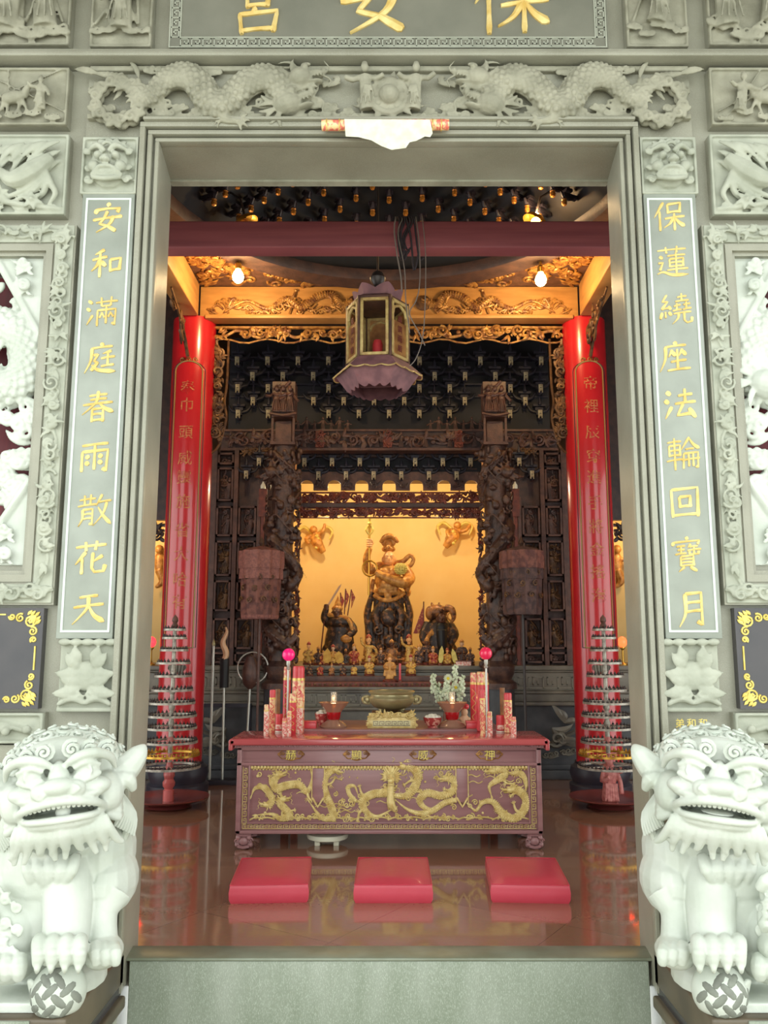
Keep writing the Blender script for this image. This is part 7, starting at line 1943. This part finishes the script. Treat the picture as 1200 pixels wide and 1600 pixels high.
ST = [  # px, base py, depth, height, kind, robe, face, base z, label
 (482, 1044, 9.85, .27, 'seated', 'robe_gold', 'skin', 1.24, 'gold-robed seated statuette at the far left of the chamber floor'),
 (497, 1046, 9.70, .22, 'seated', 'robe_dark', 'skin_dark', 1.24, 'dark seated statuette second from the left of the chamber floor'),
 (505, 1048, 9.62, .17, 'seated', 'robe_red', 'face_pale', 1.24, 'small red-robed seated statuette beside the left yellow pennant'),
 (520, 1046, 9.66, .24, 'seated', 'robe_gold', 'face_pale', 1.24, 'gold seated statuette between the two left yellow pennants'),
 (540, 1047, 9.62, .19, 'seated', 'statue_dark', 'skin_dark', 1.24, 'black seated statuette right of the second left yellow pennant'),
 (553, 1045, 9.72, .25, 'seated', 'robe_red', 'face_pale', 1.24, 'red and gold seated statuette left of the gold dancing one'),
 (576, 1042, 9.80, .36, 'dancing', 'robe_gold', 'skin', 1.24, 'gold dancing statuette with a raised arm at the left foot of the central deity'),
 (595, 1046, 9.68, .20, 'seated', 'robe_dark', 'face_pale', 1.24, 'small dark seated statuette before the left of the central deity'),
 (612, 1044, 9.72, .30, 'seated', 'statue_brown', 'skin_dark', 1.24, 'smoky brown seated statuette straight before the central deity'),
 (639, 1042, 9.80, .36, 'dancing', 'robe_gold', 'skin', 1.24, 'gold dancing statuette at the right foot of the central deity'),
 (655, 1046, 9.68, .24, 'standing', 'robe_dark', 'face_pale', 1.24, 'dark standing statuette right of the right gold dancing one'),
 (667, 1045, 9.72, .32, 'standing', 'robe_dark', 'skin_dark', 1.24, 'tall dark standing statuette at the left of the right yellow pennants'),
 (677, 1047, 9.62, .22, 'seated', 'robe_red', 'face_pale', 1.24, 'red seated statuette just left of the right pale pennants'),
 (699, 1047, 9.64, .20, 'seated', 'robe_gold', 'skin', 1.24, 'gold seated statuette between the two right pale pennants'),
 (722, 1044, 9.74, .30, 'standing', 'robe_dark', 'face_pale', 1.24, 'black and white standing statuette near the right dragon column'),
 (735, 1046, 9.66, .21, 'seated', 'robe_dark', 'skin_dark', 1.24, 'dark seated statuette at the far right of the chamber floor'),
 (577, 1060, 9.44, .23, 'seated', 'robe_gold', 'face_pale', 1.13, 'gold seated statuette on the stepped shelf, left of the standing one'),
 (609, 1072, 9.33, .31, 'standing', 'statue_gold', 'skin', 1.07, 'gilded standing statuette on the lower step above the incense burner'),
 (642, 1060, 9.44, .24, 'seated', 'robe_gold', 'face_pale', 1.13, 'gold seated statuette on the stepped shelf, right of the standing one'),
 (484, 1062, 9.44, .16, 'seated', 'robe_dark', 'skin_dark', 1.13, 'first little dark statuette from the left on the stepped shelf'),
 (500, 1062, 9.44, .15, 'seated', 'robe_red', 'skin_dark', 1.13, 'second little statuette from the left on the stepped shelf, in red'),
 (518, 1062, 9.44, .14, 'seated', 'statue_brown', 'face_pale', 1.13, 'third little brown statuette from the left on the stepped shelf'),
 (536, 1062, 9.44, .15, 'seated', 'robe_dark', 'skin_dark', 1.13, 'fourth little dark statuette from the left on the stepped shelf'),
 (553, 1062, 9.44, .15, 'seated', 'robe_gold', 'skin_dark', 1.13, 'fifth little gold statuette from the left on the stepped shelf'),
]
for (px, py, d, h, kind, robe, face, zb, lab) in ST:
    statuette('small_statuette', lab, px, py, d, h, kind, robe, face, 'small statuettes before the central deity', zb)

# --- pennants, books, red stick
for k, (px, y0, y1, lean, mt, lab) in enumerate(((510, 1012, 1052, .05, 'yellow_banner', 'left one of the two yellow silk pennants before the warrior statue'),
                                              (532, 1016, 1050, -.16, 'yellow_banner', 'right one of the two yellow silk pennants before the warrior statue'),
                                              (688, 1008, 1052, .10, 'gold_pale', 'left one of the two pale pennants before the bearded statue'),
                                              (713, 1012, 1046, -.22, 'gold_pale', 'right one of the two pale pennants before the bearded statue'))):
    d = 9.57; a, b = at(px, y1, d), at(px, y0, d); h = b.z - 1.245
    t = thing('silk_pennant', lab, 'pennant', (a.x, d, 1.24), group='silk pennants on the chamber floor')
    w_ = .045 if k < 2 else .028
    m = MB().prism([(-w_ * .3, .02), (w_ * .3, .02), (w_, h * .3), (w_ * .9, h * .75), (0, h), (-w_ * .9, h * .75), (-w_, h * .3)], -.006, .006)
    part('pennant_cloth', m, G[mt], t, xf=Matrix.Rotation(lean, 4, 'Y'))
    part('pennant_foot', MB().lathe([(.03, 0), (.03, .012), (.012, .03)], n=12), G['wood_red'], t)
d = 9.62
t = thing('offering_box', 'pale low box on the chamber floor near the right dragon column', 'box', (X(724, 1048, 9.56), 9.56, 1.24)); part('box', MB().box(-.085, .085, -.04, .05, 0, .045), G['foil_pale'], t); part('lid', MB().box(-.088, .088, -.043, .053, .045, .055), G['wood_red'], t)
t = thing('red_tally_stick', 'upright red stick on the stepped shelf right of the gilded standing statuette', 'stick', (X(625, 1070, 9.33), 9.33, 1.07))
part('stick', MB().box(-.012, .012, -.008, .008, 0, .20), G['wax_red'], t, bevel=.003); part('foot', MB().lathe([(.03, 0), (.03, .012), (.012, .02)], n=12), G['wood_red'], t)
# --- flying figures fixed to the chamber wall
for k, (px, py, rot, lab) in enumerate(((492, 843, -.35, 'gilded flying figure fixed to the yellow wall, upper left of the deity'), (711, 836, .6, 'gilded flying figure fixed to the yellow wall, upper right of the deity'))):
    p = at(px, py, 11.6)
    t = thing('flying_figure', lab, 'figurine', (p.x, 11.62, p.z), group='flying figures on the chamber wall')
    s = -1 if k == 0 else 1
    m = MB().tube([(0, 0, .05), (-s * .03, -.05, -.06), (-s * .10, -.03, -.2)], [.07, .08, .04], 12, sub=4).ell((s * .0, -.04, .14), .055)
    m.tube([(.04, -.02, .06), (.13, -.05, .10), (.17, -.04, .2)], [.035, .03, .02], 8, sub=3).tube([(-.04, -.02, .06), (-.12, -.06, .02), (-.08, -.1, -.06)], [.035, .03, .02], 8, sub=3)
    m.build('body', G['statue_gold'], t, remesh=.010, xf=Matrix.Rotation(rot * .4, 4, 'Y'))
    m = MB()
    for e in (-1, 1): m.tube([(e * .03, .0, .08), (e * .15, .02, .18), (e * .24, .0, .12), (e * .2, -.02, .0)], [.016, .026, .022, .008], 7, sub=4)
    for e in range(5): m.ell((-s * .03 + .02 * (e % 2), -.085, -.12 + e * .04), .028, nu=8, nv=6)
    part('ribbon', m, G['gold_pale'], t)
    part('wall_peg', MB().tube([(0, 0, 0), (0, .13, 0)], .02, 8), G['iron'], t)
